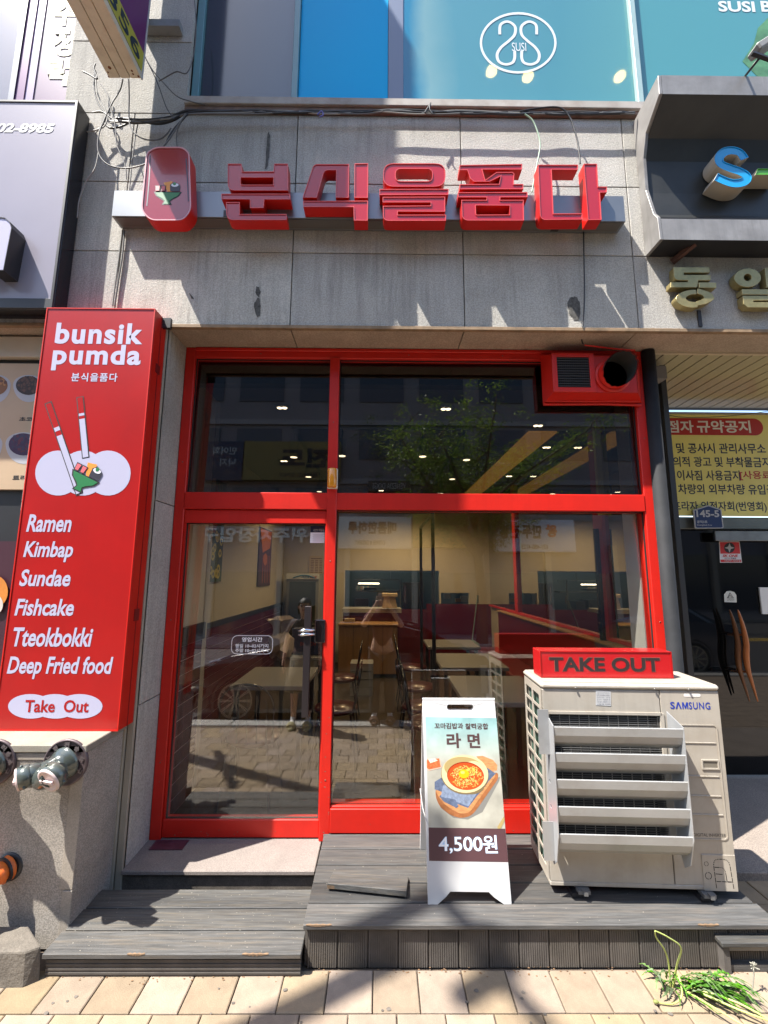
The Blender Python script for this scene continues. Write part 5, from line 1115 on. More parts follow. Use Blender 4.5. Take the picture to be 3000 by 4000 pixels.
art(rc([(248, 930), (250, 1020), (290, 1110), (400, 1195), (500, 1220), (590, 1195), (640, 1140), (850, 840), (850, 780), (600, 800)], range(10), 50), WD2, .0013)
art(rc([(248, 905), (260, 985), (320, 1075), (430, 1150), (500, 1180), (580, 1160), (620, 1100), (835, 800), (780, 740), (500, 780)], range(10), 50), WD1, .0016)
DN = mat('print denim', (.075, .10, .16), .6, var=.35, vs=60); DN2 = mat('print denim light', (.16, .20, .28), .6, var=.3, vs=60)
art([(240, 870), (320, 820), (400, 900), (700, 900), (745, 735), (826, 790), (760, 860), (690, 960), (650, 1000), (560, 1120), (400, 1060), (460, 1125), (330, 1060), (285, 1010), (320, 970), (240, 940)], DN, .0019)
art([(320, 900), (400, 880), (560, 960), (640, 985), (565, 1105), (420, 1050), (300, 1010)], DN2, .0021)
art([(350, 1020), (440, 1040), (470, 1110), (440, 1120)], DN, .0023)
BR1 = mat('print brass light', (.55, .45, .25), .4); BR2 = mat('print brass', (.32, .24, .10), .4); BR3 = mat('print brass dark', (.16, .12, .06), .4)
art(pel(585, 915, 130, 75), BR3, .0024)
art(pel(530, 800, 228, 190, .12), BR3, .0026, 'bowl_print')
art(pel(530, 792, 224, 182, .12), BR1, .0028, 'bowl_print')
art(pel(520, 740, 190, 110, .1), BR2, .0030); art(pel(610, 790, 120, 120, .1), BR1, .0031)
art(pel(536, 812, 178, 134, .12), mat('print dark red soup', (.22, .02, .005), .4), .0033)
art(pel(538, 816, 172, 127, .12), mat('print red soup', (.55, .06, .01), .4), .0035)
q = random.Random(3)
NM = [mat('print noodle a', (.75, .38, .08), .5), mat('print noodle b', (.85, .55, .18), .5), mat('print noodle c', (.66, .20, .03), .5)]
nm = [MB(), MB(), MB()]
for k in range(240):
    t, rr = q.uniform(0, 6.28), math.sqrt(q.random()); x, y = 545+150*rr*math.cos(t), 822+108*rr*math.sin(t); a0 = q.uniform(0, 6.28); rd_ = q.uniform(7, 13)
    arc = [apx(1600+(x+rd_*math.cos(a0+j*.6))/2.458, 2700+(y+rd_*.8*math.sin(a0+j*.6))/2.458) for j in range(6)]
    st = stroke(arc, .0022); kk = 6; j_ = k % 3; nm[j_].add([PA.p(a, b, .0037+.000004*k) for a, b in st], [(i+1, i, 2*kk-1-i, 2*kk-2-i) for i in range(kk-1)])
for j in range(3): nm[j].build('noodle_print', NM[j], ab)
art(pel(520, 792, 50, 44), mat('print yolk', (.85, .35, .01), .3), .0052); art(pel(508, 778, 20, 14), mat('print yolk light', (.95, .62, .12), .3), .0054)
gm = MB()
for k in range(16):
    x, y = q.uniform(550, 620), q.uniform(735, 800); a = apx(1600+x/2.458, 2700+y/2.458); gm.flat(PA, ell(a[0], a[1], .007, .0022, 8, q.uniform(0, 3)), (), .0053+.00001*k)
gm.build('garnish_print', mat('print spring onion', (.45, .50, .08), .5), ab)
art(rc([(160, 660), (290, 640), (308, 735), (180, 765), (163, 740)], range(5), 14), mat('print dish', (.55, .35, .25), .5), .0018)
art([(166, 655), (282, 645), (298, 725), (184, 750), (166, 735)], mat('print kimchi', (.60, .10, .03), .5, var=.5, vs=120), .0024); art([(175, 650), (240, 643), (270, 665), (200, 690)], mat('print kimchi pale', (.78, .50, .38), .5, var=.3, vs=120), .0026)
art([(842, 1300), (905, 1200), (912, 1240), (875, 1318), (845, 1318)], BR2, .0020)

# ================================================================== weeds at the riser
LEAFM = mat('dandelion leaf', (.060, .135, .018), .5, var=.4, vs=20, rand=.35, spec=.35); STEM = mat('pale stem', (.36, .42, .12), .5, var=.2)
wdn = thing('dandelion_clump', (1.42, 2.2, 0), 'sprawling dandelion clump with jagged leaves and bent stems below the deck', 'plant')
def leaf(base, d, L_, wdt, lift, sd):
    q = random.Random(sd); d = Vector((d[0], d[1], 0)).normalized(); sdv = Vector((-d.y, d.x, 0)); nseg = 7; vs = []; fs = []
    for i in range(nseg*2+1):
        t = i/(nseg*2); w_ = wdt*math.sin(math.pi*min(1, t*.85+.1))**.8*(1.0 if i % 2 else .42)*q.uniform(.8, 1.2); z_ = lift*math.sin(t*math.pi*.8)+.006+q.uniform(0, .004)
        c = Vector(base)+d*L_*t+sdv*.02*math.sin(t*3+sd)+Vector((0, 0, z_)); back = -d*(w_*.6 if i % 2 else 0)
        vs += [c+sdv*w_+back+Vector((0, 0, w_*.35)), c, c-sdv*w_+back+Vector((0, 0, w_*.35))]
    for i in range(nseg*2):
        a = i*3; fs += [(a, a+1, a+4, a+3), (a+1, a+2, a+5, a+4)]
    m = MB(); m.add(vs, fs, False); return m
q = random.Random(11); c0 = Vector((1.33, 2.19, 0))
for k in range(74):
    if k < 60: an = R(q.uniform(-58, -22)); b0 = c0+Vector((q.uniform(-.02, .16), q.uniform(-.04, .03), 0)); L_ = q.uniform(.06, .22)
    else: an = R(q.uniform(140, 275)); b0 = c0+Vector((q.uniform(-.06, .02), q.uniform(-.03, .03), 0)); L_ = q.uniform(.06, .11)
    leaf(b0, (math.cos(an), math.sin(an)), L_, q.uniform(.004, .010), q.uniform(.015, .075), k).build('leaf', LEAFM, wdn)
for k, pts in enumerate([[(1.30, 2.19, .0), (1.29, 2.17, .10), (1.26, 2.14, .18), (1.215, 2.12, .245), (1.20, 2.10, .285)], [(1.31, 2.19, .0), (1.315, 2.15, .12), (1.325, 2.13, .20), (1.26, 2.11, .255), (1.20, 2.10, .287)], [(1.31, 2.18, .02), (1.315, 2.15, .08), (1.30, 2.11, .035), (1.25, 2.10, .012), (1.18, 2.11, .012)],
    [(1.36, 2.17, .02), (1.5, 2.06, .05), (1.62, 1.98, .03), (1.72, 1.95, .02)], [(1.34, 2.15, .02), (1.44, 2.0, .04), (1.55, 1.92, .02)], [(1.4, 2.12, .03), (1.53, 2.02, .04), (1.66, 1.99, .03), (1.8, 2.01, .02)]]):
    m = MB(); p_ = catmull([Vector(a) for a in pts], 6); m.tube(p_, [.0045-.002*i/len(p_) for i in range(len(p_))], 6); m.build('stem', STEM, wdn)
m = MB()
for c in ((1.725, 1.95, .02), (1.80, 2.01, .022), (1.55, 1.92, .02), (1.175, 2.11, .012)): m.lathe(c, (1, -.3, .2), [(0, .003), (.006, .008), (.016, .006), (.022, .002)], 7)
m.build('seed_head', mat('green brown bud', (.16, .18, .05), .7), wdn)
fw = MB()
for k in range(14):
    a, e = q.uniform(0, 6.28), q.uniform(-.4, 1.4); c = Vector((1.655, 2.15, .11)); fw.tube([c, c+Vector((math.cos(a)*math.cos(e), math.sin(a)*math.cos(e), math.sin(e)))*.018], [.0008, .0025], 4)
fw.tube([(1.64, 2.16, 0), (1.65, 2.155, .06), (1.655, 2.15, .11)], .003, 5)
tag(fw.build('dandelion_clock', mat('seed fluff', (.28, .27, .22), .8)), 'single white dandelion seed head beside the small right step', 'plant')
for k, (x_, y_) in enumerate(((268, 3808), (308, 3796))):
    p = atz(x_, y_, .0); m = MB()
    for j in range(6):
        a = j*1.05+k; dd = Vector((math.cos(a), math.sin(a)*.6, .5)); m.add([p+Vector((0, 0, .002)), p+dd*.016+Vector((-dd.y, dd.x, 0))*.006, p+dd*.028, p+dd*.016-Vector((-dd.y, dd.x, 0))*.006], [(0, 1, 2, 3)])
    tag(m.build('weed_sprout', LEAFM), ['tiny green sprout nearer the kerb stone at the wooden step', 'tiny green sprout right of the other at the wooden step'][k], 'plant')
dl = MB()
for k in range(260):
    x_, y_ = q.uniform(-1.5, 1.7), 2.245+abs(q.gauss(0, .018))*-1+.0+(.03 if q.random() < .5 else 0); 
    if x_ > -.35: y_ += .03
    s_ = q.uniform(.002, .007); a = q.uniform(0, 3); dl.add([(x_+s_*math.cos(a+j*1.57), y_+s_*.6*math.sin(a+j*1.57), .0015+s_*.2*(j % 2)) for j in range(4)], [(0, 1, 2, 3)])
gs = MB()
for k in range(34):
    x_, y_ = q.uniform(-1.4, 1.6), q.uniform(1.9, 2.2); s_ = q.uniform(.004, .011); gs.add([(x_+s_*q.uniform(.7, 1.2)*math.cos(i*.7), y_+s_*q.uniform(.6, 1)*math.sin(i*.7), .0022) for i in range(9)], [tuple(range(9))])
tag(gs.build('gum_spots', mat('trodden gum', (.11, .095, .08), .8, var=.4, vs=40)), 'small dark trodden gum spots scattered on the sunlit paving', 'stains', kind='stuff')
gs = MB()
for k in range(420):
    on = q.random() < .5; x_, y_, z_ = (q.uniform(-1.48, -.38), q.uniform(2.24, 2.63), .1026) if on else (q.uniform(-.33, 1.85), q.uniform(2.28, 2.98), .1906); s_ = q.uniform(.001, .0035); gs.add([(x_+s_*math.cos(i*1.57+k), y_+s_*.7*math.sin(i*1.57+k), z_) for i in range(4)], [(0, 1, 2, 3)])
tag(gs.build('deck_grit', mat('pale grit', (.26, .24, .20), .9, var=.5, vs=50)), 'specks of pale grit scattered over the wooden decking', 'dirt', kind='stuff')
# drain pipe and cable behind the air conditioner
m = MB(); m.tube(catmull([Vector(a) for a in ((1.84, 2.70, .42), (1.90, 2.72, .40), (1.93, 2.74, .25), (1.92, 2.80, .12), (1.95, 2.9, .06))], 6), .014, 8); tag(m.build('drain_hose', mat('grey hose', (.30, .29, .27), .6)), 'grey drain hose dropping behind the right side of the air conditioner', 'hose')
dl.build('leaf_litter', mat('dry litter', (.16, .09, .045), .9, var=.5, vs=60)); tag(bpy.data.objects['leaf_litter'], 'crumbs of dry leaves along the foot of the wooden steps', 'litter', kind='stuff')
# ================================================================== INSIDE THE RESTAURANT
FZ = .14
CREAMW = mat('cream plaster', (.42, .37, .28), .8, var=.04, vs=2); TILER = mat('oxblood tile', (.10, .012, .018), .18, rand=.12, coat=.4); GROUT = mat('white grout', (.80, .76, .72), .8)
CEIL = mat('grey ceiling', (.20, .185, .175), .9); WOODC = mat('oak cabinet', (.34, .19, .08), .5, var=.15, vs=4, stretch=(6, 6, .6)); DKM = mat('kitchen dark', (.035, .045, .045), .5); STL = mat('kitchen steel', (.25, .28, .28), .3, metal=.8)
fl_ = B(-2.0, 2.2, 3.11, 10.5, 0, FZ).build('restaurant_floor', mat('polished grey brown floor', (.055, .044, .034), .25, var=.12, vs=3, spec=.5)); tag(fl_, kind='structure')
ro = thing('dining_room', (0, 6, FZ), 'cream walled restaurant interior with grey ceiling and oxblood tile dado behind the glass', 'room')
B(-2.0, -1.92, 3.1, 9.2, FZ, 3.5).build('wall', CREAMW, ro); B(-1.92, -1.447, 3.62, 3.70, FZ, 3.5).build('wall', CREAMW, ro); B(-1.60, -1.452, 3.115, 3.62, FZ, 3.5).build('wall', mat('painted skylight wall', (.68, .63, .50), .8), ro)  # near return paler than the other walls, skylight put into its colour
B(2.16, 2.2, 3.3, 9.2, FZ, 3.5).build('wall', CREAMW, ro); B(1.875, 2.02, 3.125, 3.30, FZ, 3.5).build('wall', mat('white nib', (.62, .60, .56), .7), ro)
B(-2.0, 2.2, 3.115, 10.6, 3.32, 3.42).build('ceiling', CEIL, ro); B(-1.6, 2.0, 3.115, 3.20, 3.25, 3.48).build('ceiling_edge', BLACK, ro)
bx = MB(); YB_ = 8.6
kx0, kx1 = X(1346, 2300, YB_), X(1716, 2300, YB_); kzt, kzb = Z(1500, 2228, YB_), Z(1500, 2380, YB_); px0_, px1_ = X(1722, 2300, YB_), X(1832, 2300, YB_); pzt, pzb = Z(1770, 2316, YB_), Z(1770, 2402, YB_)
bx.box(-2.0, kx0, YB_, YB_+.1, FZ, 3.4); bx.box(kx0, kx1, YB_, YB_+.1, kzt, 3.4); bx.box(kx1, px0_, YB_, YB_+.1, FZ, 3.4); bx.box(px0_, px1_, YB_, YB_+.1, pzt, 3.4); bx.box(px1_, 2.2, YB_, YB_+.1, FZ, 3.4)
bx.build('wall', CREAMW, ro)
B(kx0, px0_, YB_+.02, YB_+.10, FZ, kzb).build('wall', TILER, ro); B(px0_, px1_, YB_+.02, YB_+.10, FZ, pzb).build('wall', TILER, ro); B(.9, 2.16, YB_-.02, YB_-.002, FZ, 1.25).build('wall', TILER, ro)
# dado tiles on the near left return
tp = None
B(-1.4515, -1.4495, 3.118, 3.62, FZ, 1.29).build('grout', GROUT, ro)
for r_ in range(11):
    for c_ in range(4):
        y_ = 3.12+c_*.125; z_ = FZ+.004+r_*.104
        if tp is None: tp = B(-.003, .0, .0, .119, .0, .098).build('dado_tile', TILER, ro, local=True); o = tp
        else: o = tp.copy(); COL.objects.link(o); o.parent = ro
        o.location = (-1.4465, y_-6, z_-FZ)
B(-1.46, -1.43, 3.118, 3.63, 1.29, 1.42).build('dado_cap', BLACK, ro)
m = MB()
for r_ in range(10):
    for c_ in range(48): m.box(-1.918, -1.914, 3.72+c_*.101, 3.72+c_*.101+.0975, FZ+r_*.107, FZ+r_*.107+.1035)
m.build('dado', TILER, ro, kind='stuff'); B(-1.92, -1.917, 3.7, 8.6, FZ, 1.21).build('grout', GROUT, ro); B(-1.92, -1.90, 3.7, 8.6, 1.21, 1.27).build('dado_cap', BLACK, ro)
# kitchen
kt = thing('kitchen', (.5, 9.5, FZ), 'dim steel kitchen seen through the wide opening in the rear wall', 'kitchen')
B(-1.8, 2.2, 10.4, 10.5, FZ, 3.3).build('back_wall', mat('kitchen tile', (.12, .15, .15), .3), kt); B(-1.95, -1.8, 8.7, 10.4, FZ, 3.3).build('side_wall', DKM, kt); B(2.2, 2.3, 8.7, 10.4, FZ, 3.3).build('side_wall', DKM, kt)
def kb_(x0, y0_, x1, y1_, Y, d, nm, m_, par=None): return B(X(x0, y0_, Y), X(x1, y0_, Y), Y, Y+d, Z(x0, y1_, Y), Z(x0, y0_, Y)).build(nm, m_, par or kt)
kb_(1385, 2262, 1565, 2266, 9.4, .05, 'shelf_rail', STL); kb_(1392, 2306, 1560, 2312, 9.4, .3, 'shelf', STL); kb_(1400, 2277, 1481, 2281, 9.3, .03, 'tube_lamp', mat('tube lamp', (1, .85, .6), .5, emit=4))
kb_(1562, 2262, 1566, 2378, 9.0, .03, 'post', STL); kb_(1525, 2230, 1527, 2262, 9.0, .02, 'post', STL); kb_(1572, 2275, 1655, 2400, 9.6, .5, 'steel_fridge', STL); kb_(1580, 2290, 1584, 2395, 9.58, .02, 'fridge_handle', CHROME); kb_(1612, 2278, 1614, 2400, 9.59, .01, 'fridge_gap', INK)
kb_(1420, 2296, 1470, 2304, 9.2, .2, 'pan', BLACK); kb_(1385, 2340, 1440, 2376, 9.5, .4, 'oven', STL); kb_(1455, 2345, 1490, 2376, 9.5, .4, 'pot', STL)
for k in range(6): kb_(1390+k*9, 2288+(k % 3), 1396+k*9, 2305, 9.45, .05, 'jar', mat('jar %d' % (k % 3), [(.3, .3, .28), (.1, .15, .12), (.28, .18, .1)][k % 3], .4))
kb_(1725, 2370, 1830, 2374, 9.0, .2, 'shelf', STL); kb_(1780, 2338, 1800, 2352, 8.9, .1, 'loaf_tin', mat('tan box', (.45, .28, .1), .6)); kb_(1800, 2328, 1828, 2352, 8.9, .1, 'box', mat('pale box', (.45, .40, .3), .6)); kb_(1735, 2318, 1760, 2340, 9.3, .1, 'utensils', STL)
# counters
co = thing('service_counter', (-.2, 7.5, FZ), 'oak fronted service counter with pale stone top', 'counter')
Yc = 7.35; x0, x1, zt = X(1322, 2500, Yc), X(1553, 2500, Yc), Z(1440, 2438, Yc)
B(x0, x1, Yc+.02, Yc+.4, FZ, zt-.03).build('carcass', DKM, co); B(x0-.01, x1+.015, Yc-.02, Yc+.42, zt-.03, zt).build('worktop', WOODC, co, bevel=.004)
for k in range(4): B(x0+(x1-x0)*k/4+.003, x0+(x1-x0)*(k+1)/4-.003, Yc, Yc+.02, FZ+.06, zt-.035).build('door', WOODC, co, bevel=.002)
Yc2 = 7.8; B(X(1340, 2400, Yc2), X(1562, 2400, Yc2), Yc2, Yc2+.15, FZ, Z(1440, 2393, Yc2)).build('tiled_front', TILER, co); B(X(1336, 2400, Yc2), X(1568, 2400, Yc2), Yc2-.02, Yc2+.45, Z(1440, 2393, Yc2), Z(1440, 2378, Yc2)).build('stone_top', mat('pale speckled top', (.42, .40, .34), .4, speck=.3, sps=60), co)
m = MB(); a = at(1522, 2375, 7.75); w_ = .13; s = [(0, w_*.85), (.12, w_*.72), (.22, w_*.62), (.30, w_*.62)]
po = thing('till_screen', (a.x, 7.75, a.z), 'cream till screen on the service counter', 'till')
m = MB(); m.add([(a.x+sx*(.135 if k == 0 else .10), 7.75+sy, a.z+(0 if k == 0 else .19)) for k in (0, 1) for sx in (-1, 1) for sy in (-.03, .05)], [(0, 2, 6, 4), (1, 5, 7, 3), (0, 4, 5, 1), (2, 3, 7, 6)]); m.build('stand', mat('beige plastic', (.50, .38, .22), .5), po, bevel=.004)
B(a.x-.14, a.x+.14, 7.70, 7.80, a.z+.19, a.z+.26).build('screen', mat('beige plastic', (.5, .4, .25), .5), po, bevel=.012)
tag(B(X(1345, 2425, 7.5), X(1385, 2425, 7.5), 7.5, 7.62, zt+.001, zt+.07).build('tissue_box', mat('tan card', (.42, .30, .16), .7), bevel=.003), 'tan tissue box on the left end of the oak counter', 'box')
# fridge, menu sheet, pictures
fg = thing('drinks_fridge', (-1.55, 8.2, FZ), 'glass door drinks fridge with a white header at the rear left', 'fridge')
Yr = 8.0; xa, xb = X(1118, 2300, Yr), X(1246, 2300, Yr)
B(xa, xb, Yr, Yr+.55, FZ, Z(1180, 2240, Yr)).build('cabinet', mat('grey fridge', (.22, .22, .21), .4), fg, bevel=.01); B(xa, xb, Yr-.02, Yr, Z(1180, 2262, Yr), Z(1180, 2240, Yr)).build('header', mat('header white', (.62, .62, .58), .4), fg)
B(xa+.06, xb-.06, Yr-.015, Yr-.002, .35, Z(1180, 2272, Yr)).build('glass_door', mat('dark fridge glass', (.04, .05, .05), .08), fg)
PFg = fplane(Yr-.021); m = MB(); m.text(PFg, 'Aqua', (xa+.27, xa+.42, Z(1180, 2259, Yr), Z(1180, 2250, Yr)), .001, .03, .3); m.tube([PFg.p(xa+.12+.4*t, Z(1180, 2245, Yr)-.06+.05*math.sin(t*3.1), .002) for t in [i/8 for i in range(9)]], .010, 5); m.build('header_print', mat('header blue', (.03, .2, .35), .5), fg)
m = MB(); m.text(PFg, 'FINE', (xa+.43, xa+.56, Z(1180, 2259, Yr), Z(1180, 2250, Yr)), .001, .03, .3); m.build('header_lettering', mat('header red', (.5, .03, .02), .5), fg)
mn = thing('menu_sheet', (-1.3, 8.55, 1.9), 'small tan price list on the rear wall above the drinks fridge', 'poster')
Ym = 8.58; x0, x1, z0, z1 = X(1208, 2200, Ym), X(1263, 2200, Ym), Z(1235, 2245, Ym), Z(1235, 2172, Ym); B(x0, x1, Ym, Ym+.01, z0, z1).build('sheet', mat('tan paper', (.45, .34, .18), .7), mn)
m = MB(); PM = fplane(Ym); m.flat(PM, [(x0+.03, z1-.06), (x1-.03, z1-.06), (x1-.03, z1-.045), (x0+.03, z1-.045)], (), .002)
for k in range(8):
    for c_ in range(3): m.flat(PM, [(x0+.03+c_*.085, z1-.10-k*.032), (x0+.09+c_*.085, z1-.10-k*.032), (x0+.09+c_*.085, z1-.088-k*.032), (x0+.03+c_*.085, z1-.088-k*.032)], (), .002)
m.build('print', mat('brown print', (.1, .06, .03), .7), mn)
def picture(lab, ya, yb, za, zb, kind):
    t = thing('wall_picture', (-1.91, (ya+yb)/2, (za+zb)/2), lab, 'picture', 'pictures on the left wall'); PPi = PL((-1.90, 0, 0), (0, -1, 0), (0, 0, 1)); PPi.N = -PPi.N
    B(-1.915, -1.90, ya, yb, za, zb).build('canvas', mat('canvas %d' % kind, [(.03, .06, .03), (.05, .012, .02)][kind], .6, var=.4, vs=5), t)
    q = random.Random(kind+5); m = MB(); m2 = MB()
    if kind == 0:
        for k in range(26): u, v = -q.uniform(ya+.06, yb-.06), za+.06+q.random()**1.4*(zb-za)*.42; m.flat(PPi, ell(u, v, .05, .05, 14), [ell(u, v, .022, .022, 10)], .002+.00002*k)
        for k in range(5): m.flat(PPi, [(-yb+.03+k*.05, za+.7), (-yb+.045+k*.05, za+.7), (-yb+.045+k*.05, zb-.03), (-yb+.03+k*.05, zb-.03)], (), .002)
        m.build('print', mat('yellow print', (.50, .40, .05), .6), t); m2.flat(PPi, ell(-(ya+yb)/2, zb-.35, .13, .28, 20), (), .003); m2.build('print', mat('rust print', (.28, .06, .03), .6), t)
    else:
        m.flat(PPi, [(-yb+.02, zb-.02), (-ya-.02, zb-.02), (-ya-.2, zb-.4), (-yb+.1, zb-.3)], (), .002); m.flat(PPi, ell(-(ya+yb)/2, zb-.5, .12, .1, 14), (), .003); m.build('print', mat('orange red print', (.45, .12, .03), .6), t)
        for k in range(4): band_pts = [(-yb+.05+k*.15, za+.05), (-yb+.15+k*.12, za+.5)]; m2.flat(PPi, stroke(band_pts, .05), (), .002)
        m2.build('print', mat('rust print', (.28, .06, .03), .6), t)
picture('nearer wall picture with yellow rings on green', 4.55, 5.2, 1.72, 2.9, 0); picture('farther narrow wall picture with an orange red top', 6.75, 7.5, 1.62, 2.55, 1)
# ceiling lights
WG = mat('warm lamp glow', (1, .80, .50), .5, emit=3.5); TRK = mat('track grey', (.14, .13, .13), .5)
tr_ = MB(); tr_.box(-.91, -.89, 4.2, 7.0, 3.27, 3.318); tr_.box(.88, .90, 4.2, 7.0, 3.27, 3.318); tr_.box(-.89, .88, 4.20, 4.22, 3.27, 3.318)
tag(tr_.build('ceiling_track', BLACK), 'black U-shaped lighting track on the dining room ceiling', 'light track')
pos = [(-.9, 4.3, 'left row, nearest the glass'), (-.9, 5.2, 'left row, second from the glass'), (-.9, 6.15, 'left row, farthest'), (.89, 4.36, 'right row, nearest the glass'), (.89, 5.27, 'right row, second from the glass'), (.89, 6.25, 'right row, farthest'), (.42, 4.24, 'front run, right of the mullion'), (-.40, 4.24, 'front run, just behind the mullion')]
sp0 = None
for k, (x_, y_, wd_) in enumerate(pos):
    lab = 'grey cylinder spotlight on the ceiling track, '+wd_
    if sp0 is None:
        sp0 = thing('spotlight', (x_, y_, 3.0), lab, 'spotlight', 'spotlights on the ceiling track')
        m = MB(); m.lathe((0, 0, 0), (0, 0, 1), [(.0, .036), (.0, .042), (.17, .042), (.175, 0)], 18); m.build('housing', TRK, sp0, local=True)
        m = MB(); m.box(-.006, .006, -.006, .006, .17, .3); m.build('stem', BLACK, sp0, local=True); m = MB(); m.lathe((0, 0, -.001), (0, 0, -1), [(-.002, .036), (0, .036), (.001, 0)], 16); m.build('lamp', WG, sp0, local=True)
    else: dup(sp0, (x_, y_, 3.0), 0, lab)
    ld = bpy.data.lights.new('spotlight_lamp', 'SPOT'); ld.energy = 9; ld.color = (1, .78, .48); ld.spot_size = R(120); ld.spot_blend = .8; ld.shadow_soft_size = .05
    lo_ = bpy.data.objects.new('spotlight_lamp', ld); COL.objects.link(lo_); lo_.location = (x_, y_, 2.99)
dn0 = None
for k, (x_, y_, wd_) in enumerate([(-.905, 3.74, 'left one near the glass'), (.585, 3.74, 'middle one near the glass'), (1.58, 4.16, 'right of the middle one'), (1.95, 4.9, 'third along the right side'), (1.95, 6.4, 'last along the right side'), (-1.3, 5.6, 'far left one'), (.0, 7.6, 'rear middle one'), (1.1, 7.8, 'rear right one')]):
    lab = 'round recessed downlight in the dining room ceiling, '+wd_
    if dn0 is None:
        dn0 = thing('downlight', (x_, y_, 3.315), lab, 'downlight', 'downlights in the dining room ceiling')
        m = MB(); m.lathe((0, 0, 0), (0, 0, -1), [(0, .085), (.006, .08), (.007, .0)], 24); m.build('ring', BLACK, dn0, local=True)
        m = MB(); m.lathe((-.022, 0, -.008), (0, 0, -1), [(0, .025), (.006, .02), (.008, 0)], 12); m.lathe((.022, 0, -.008), (0, 0, -1), [(0, .025), (.006, .02), (.008, 0)], 12); m.build('bulb', mat('downlight glow', (1, .80, .5), .5, emit=5), dn0, local=True)
    else: dup(dn0, (x_, y_, 3.315), 0, lab)
for (x_, y_, e_) in ((.3, 7.4, 48), (1.2, 7.2, 26), (-1.2, 7.0, 12)):  # lamps added for a warm wash at the rear, apart from the fixtures
    ld = bpy.data.lights.new('rear_wash_lamp', 'SPOT'); ld.energy = e_; ld.color = (1, .72, .38); ld.spot_size = R(150); ld.spot_blend = .7; ld.shadow_soft_size = .06
    lo_ = bpy.data.objects.new('rear_wash_lamp', ld); COL.objects.link(lo_); lo_.location = (x_, y_, 3.28)
ld = bpy.data.lights.new('kitchen_lamp', 'POINT'); ld.energy = 9; ld.color = (.85, 1, 1); ld.shadow_soft_size = .2; lo_ = bpy.data.objects.new('kitchen_lamp', ld); COL.objects.link(lo_); lo_.location = (0, 9.5, 2.9)
tag(B(1.55, 1.85, 4.35, 8.2, 3.30, 3.318).build('ceiling_cove', mat('amber cove light', (1, .50, .10), .5, emit=.17)), 'amber lit cove running back along the right side of the ceiling', 'ceiling light')
# mirror wall, banquette
mi = thing('wall_mirror', (2.13, 6, 1.3), 'large wall mirror in red frame above the banquette on the right', 'mirror')
B(2.135, 2.15, 3.35, 8.5, 1.25, 3.25).build('mirror_glass', mat('mirror', (.62, .62, .60), .015, metal=1), mi)
m = MB(); m.box(2.10, 2.14, 4.05, 4.22, 1.25, 3.25); m.box(2.10, 2.14, 6.7, 6.85, 1.25, 3.25); m.box(2.10, 2.145, 3.32, 8.5, 1.22, 1.25); m.build('frame', RED, mi)
bq = thing('banquette', (1.8, 6, FZ), 'long oxblood red banquette seat along the mirrored right wall', 'bench')
OX = mat('oxblood vinyl', (.13, .012, .016), .3, var=.1, vs=4)
B(2.03, 2.13, 3.35, 7.6, .5, 1.2).build('backrest', OX, bq, bevel=.02, seg=2); B(1.62, 2.03, 3.4, 7.6, .50, .60).build('seat', OX, bq, bevel=.02, seg=2); B(1.66, 2.1, 3.42, 7.55, FZ, .49).build('base', DKM, bq); B(2.0, 2.14, 3.35, 7.6, 1.2, 1.215).build('ledge', WOODC, bq)
# steel divider frame
DZ = Z(1695, 2006, 4.42)
m = MB()
for y_ in (4.42, 5.75): m.tube([(.535, y_, FZ), (.535, y_, DZ)], .019, 8)
m.tube([(.535, 4.42, DZ), (.535, 5.75, DZ)], .019, 8); tag(m.build('divider_frame', BLACK), 'tall black tube divider frame standing between the tables', 'frame')
# tables
TT = mat('grey table top', (.22, .21, .19), .3, var=.06, vs=5, coat=.2)
def table(x0, x1, y0_, y1_, lab):
    t = thing('table', ((x0+x1)/2, (y0_+y1_)/2, FZ), lab, 'table', 'restaurant tables')
    B(x0, x1, y0_, y1_, FZ+.715, FZ+.75).build('tabletop', TT, t, bevel=.004)
    for a in (x0+.03, x1-.07):
        for b in (y0_+.03, y1_-.07): B(a, a+.04, b, b+.04, FZ, FZ+.715).build('leg', BLACK, t)
    return t
table(.62, 1.30, 3.30, 4.15, 'grey topped table nearest the glass on the right'); table(.62, 1.30, 4.50, 5.30, 'grey topped table second from the glass on the right'); table(.62, 1.30, 5.75, 6.4, 'grey topped table third from the glass on the right')
table(-1.25, -.62, 3.75, 4.5, 'grey topped table behind the door glass'); table(-1.15, -.62, 5.0, 5.7, 'grey topped table with the navy tool case'); 
c0_ = None; CHR = mat('thin chair steel', (.10, .095, .09), .2, metal=.9)
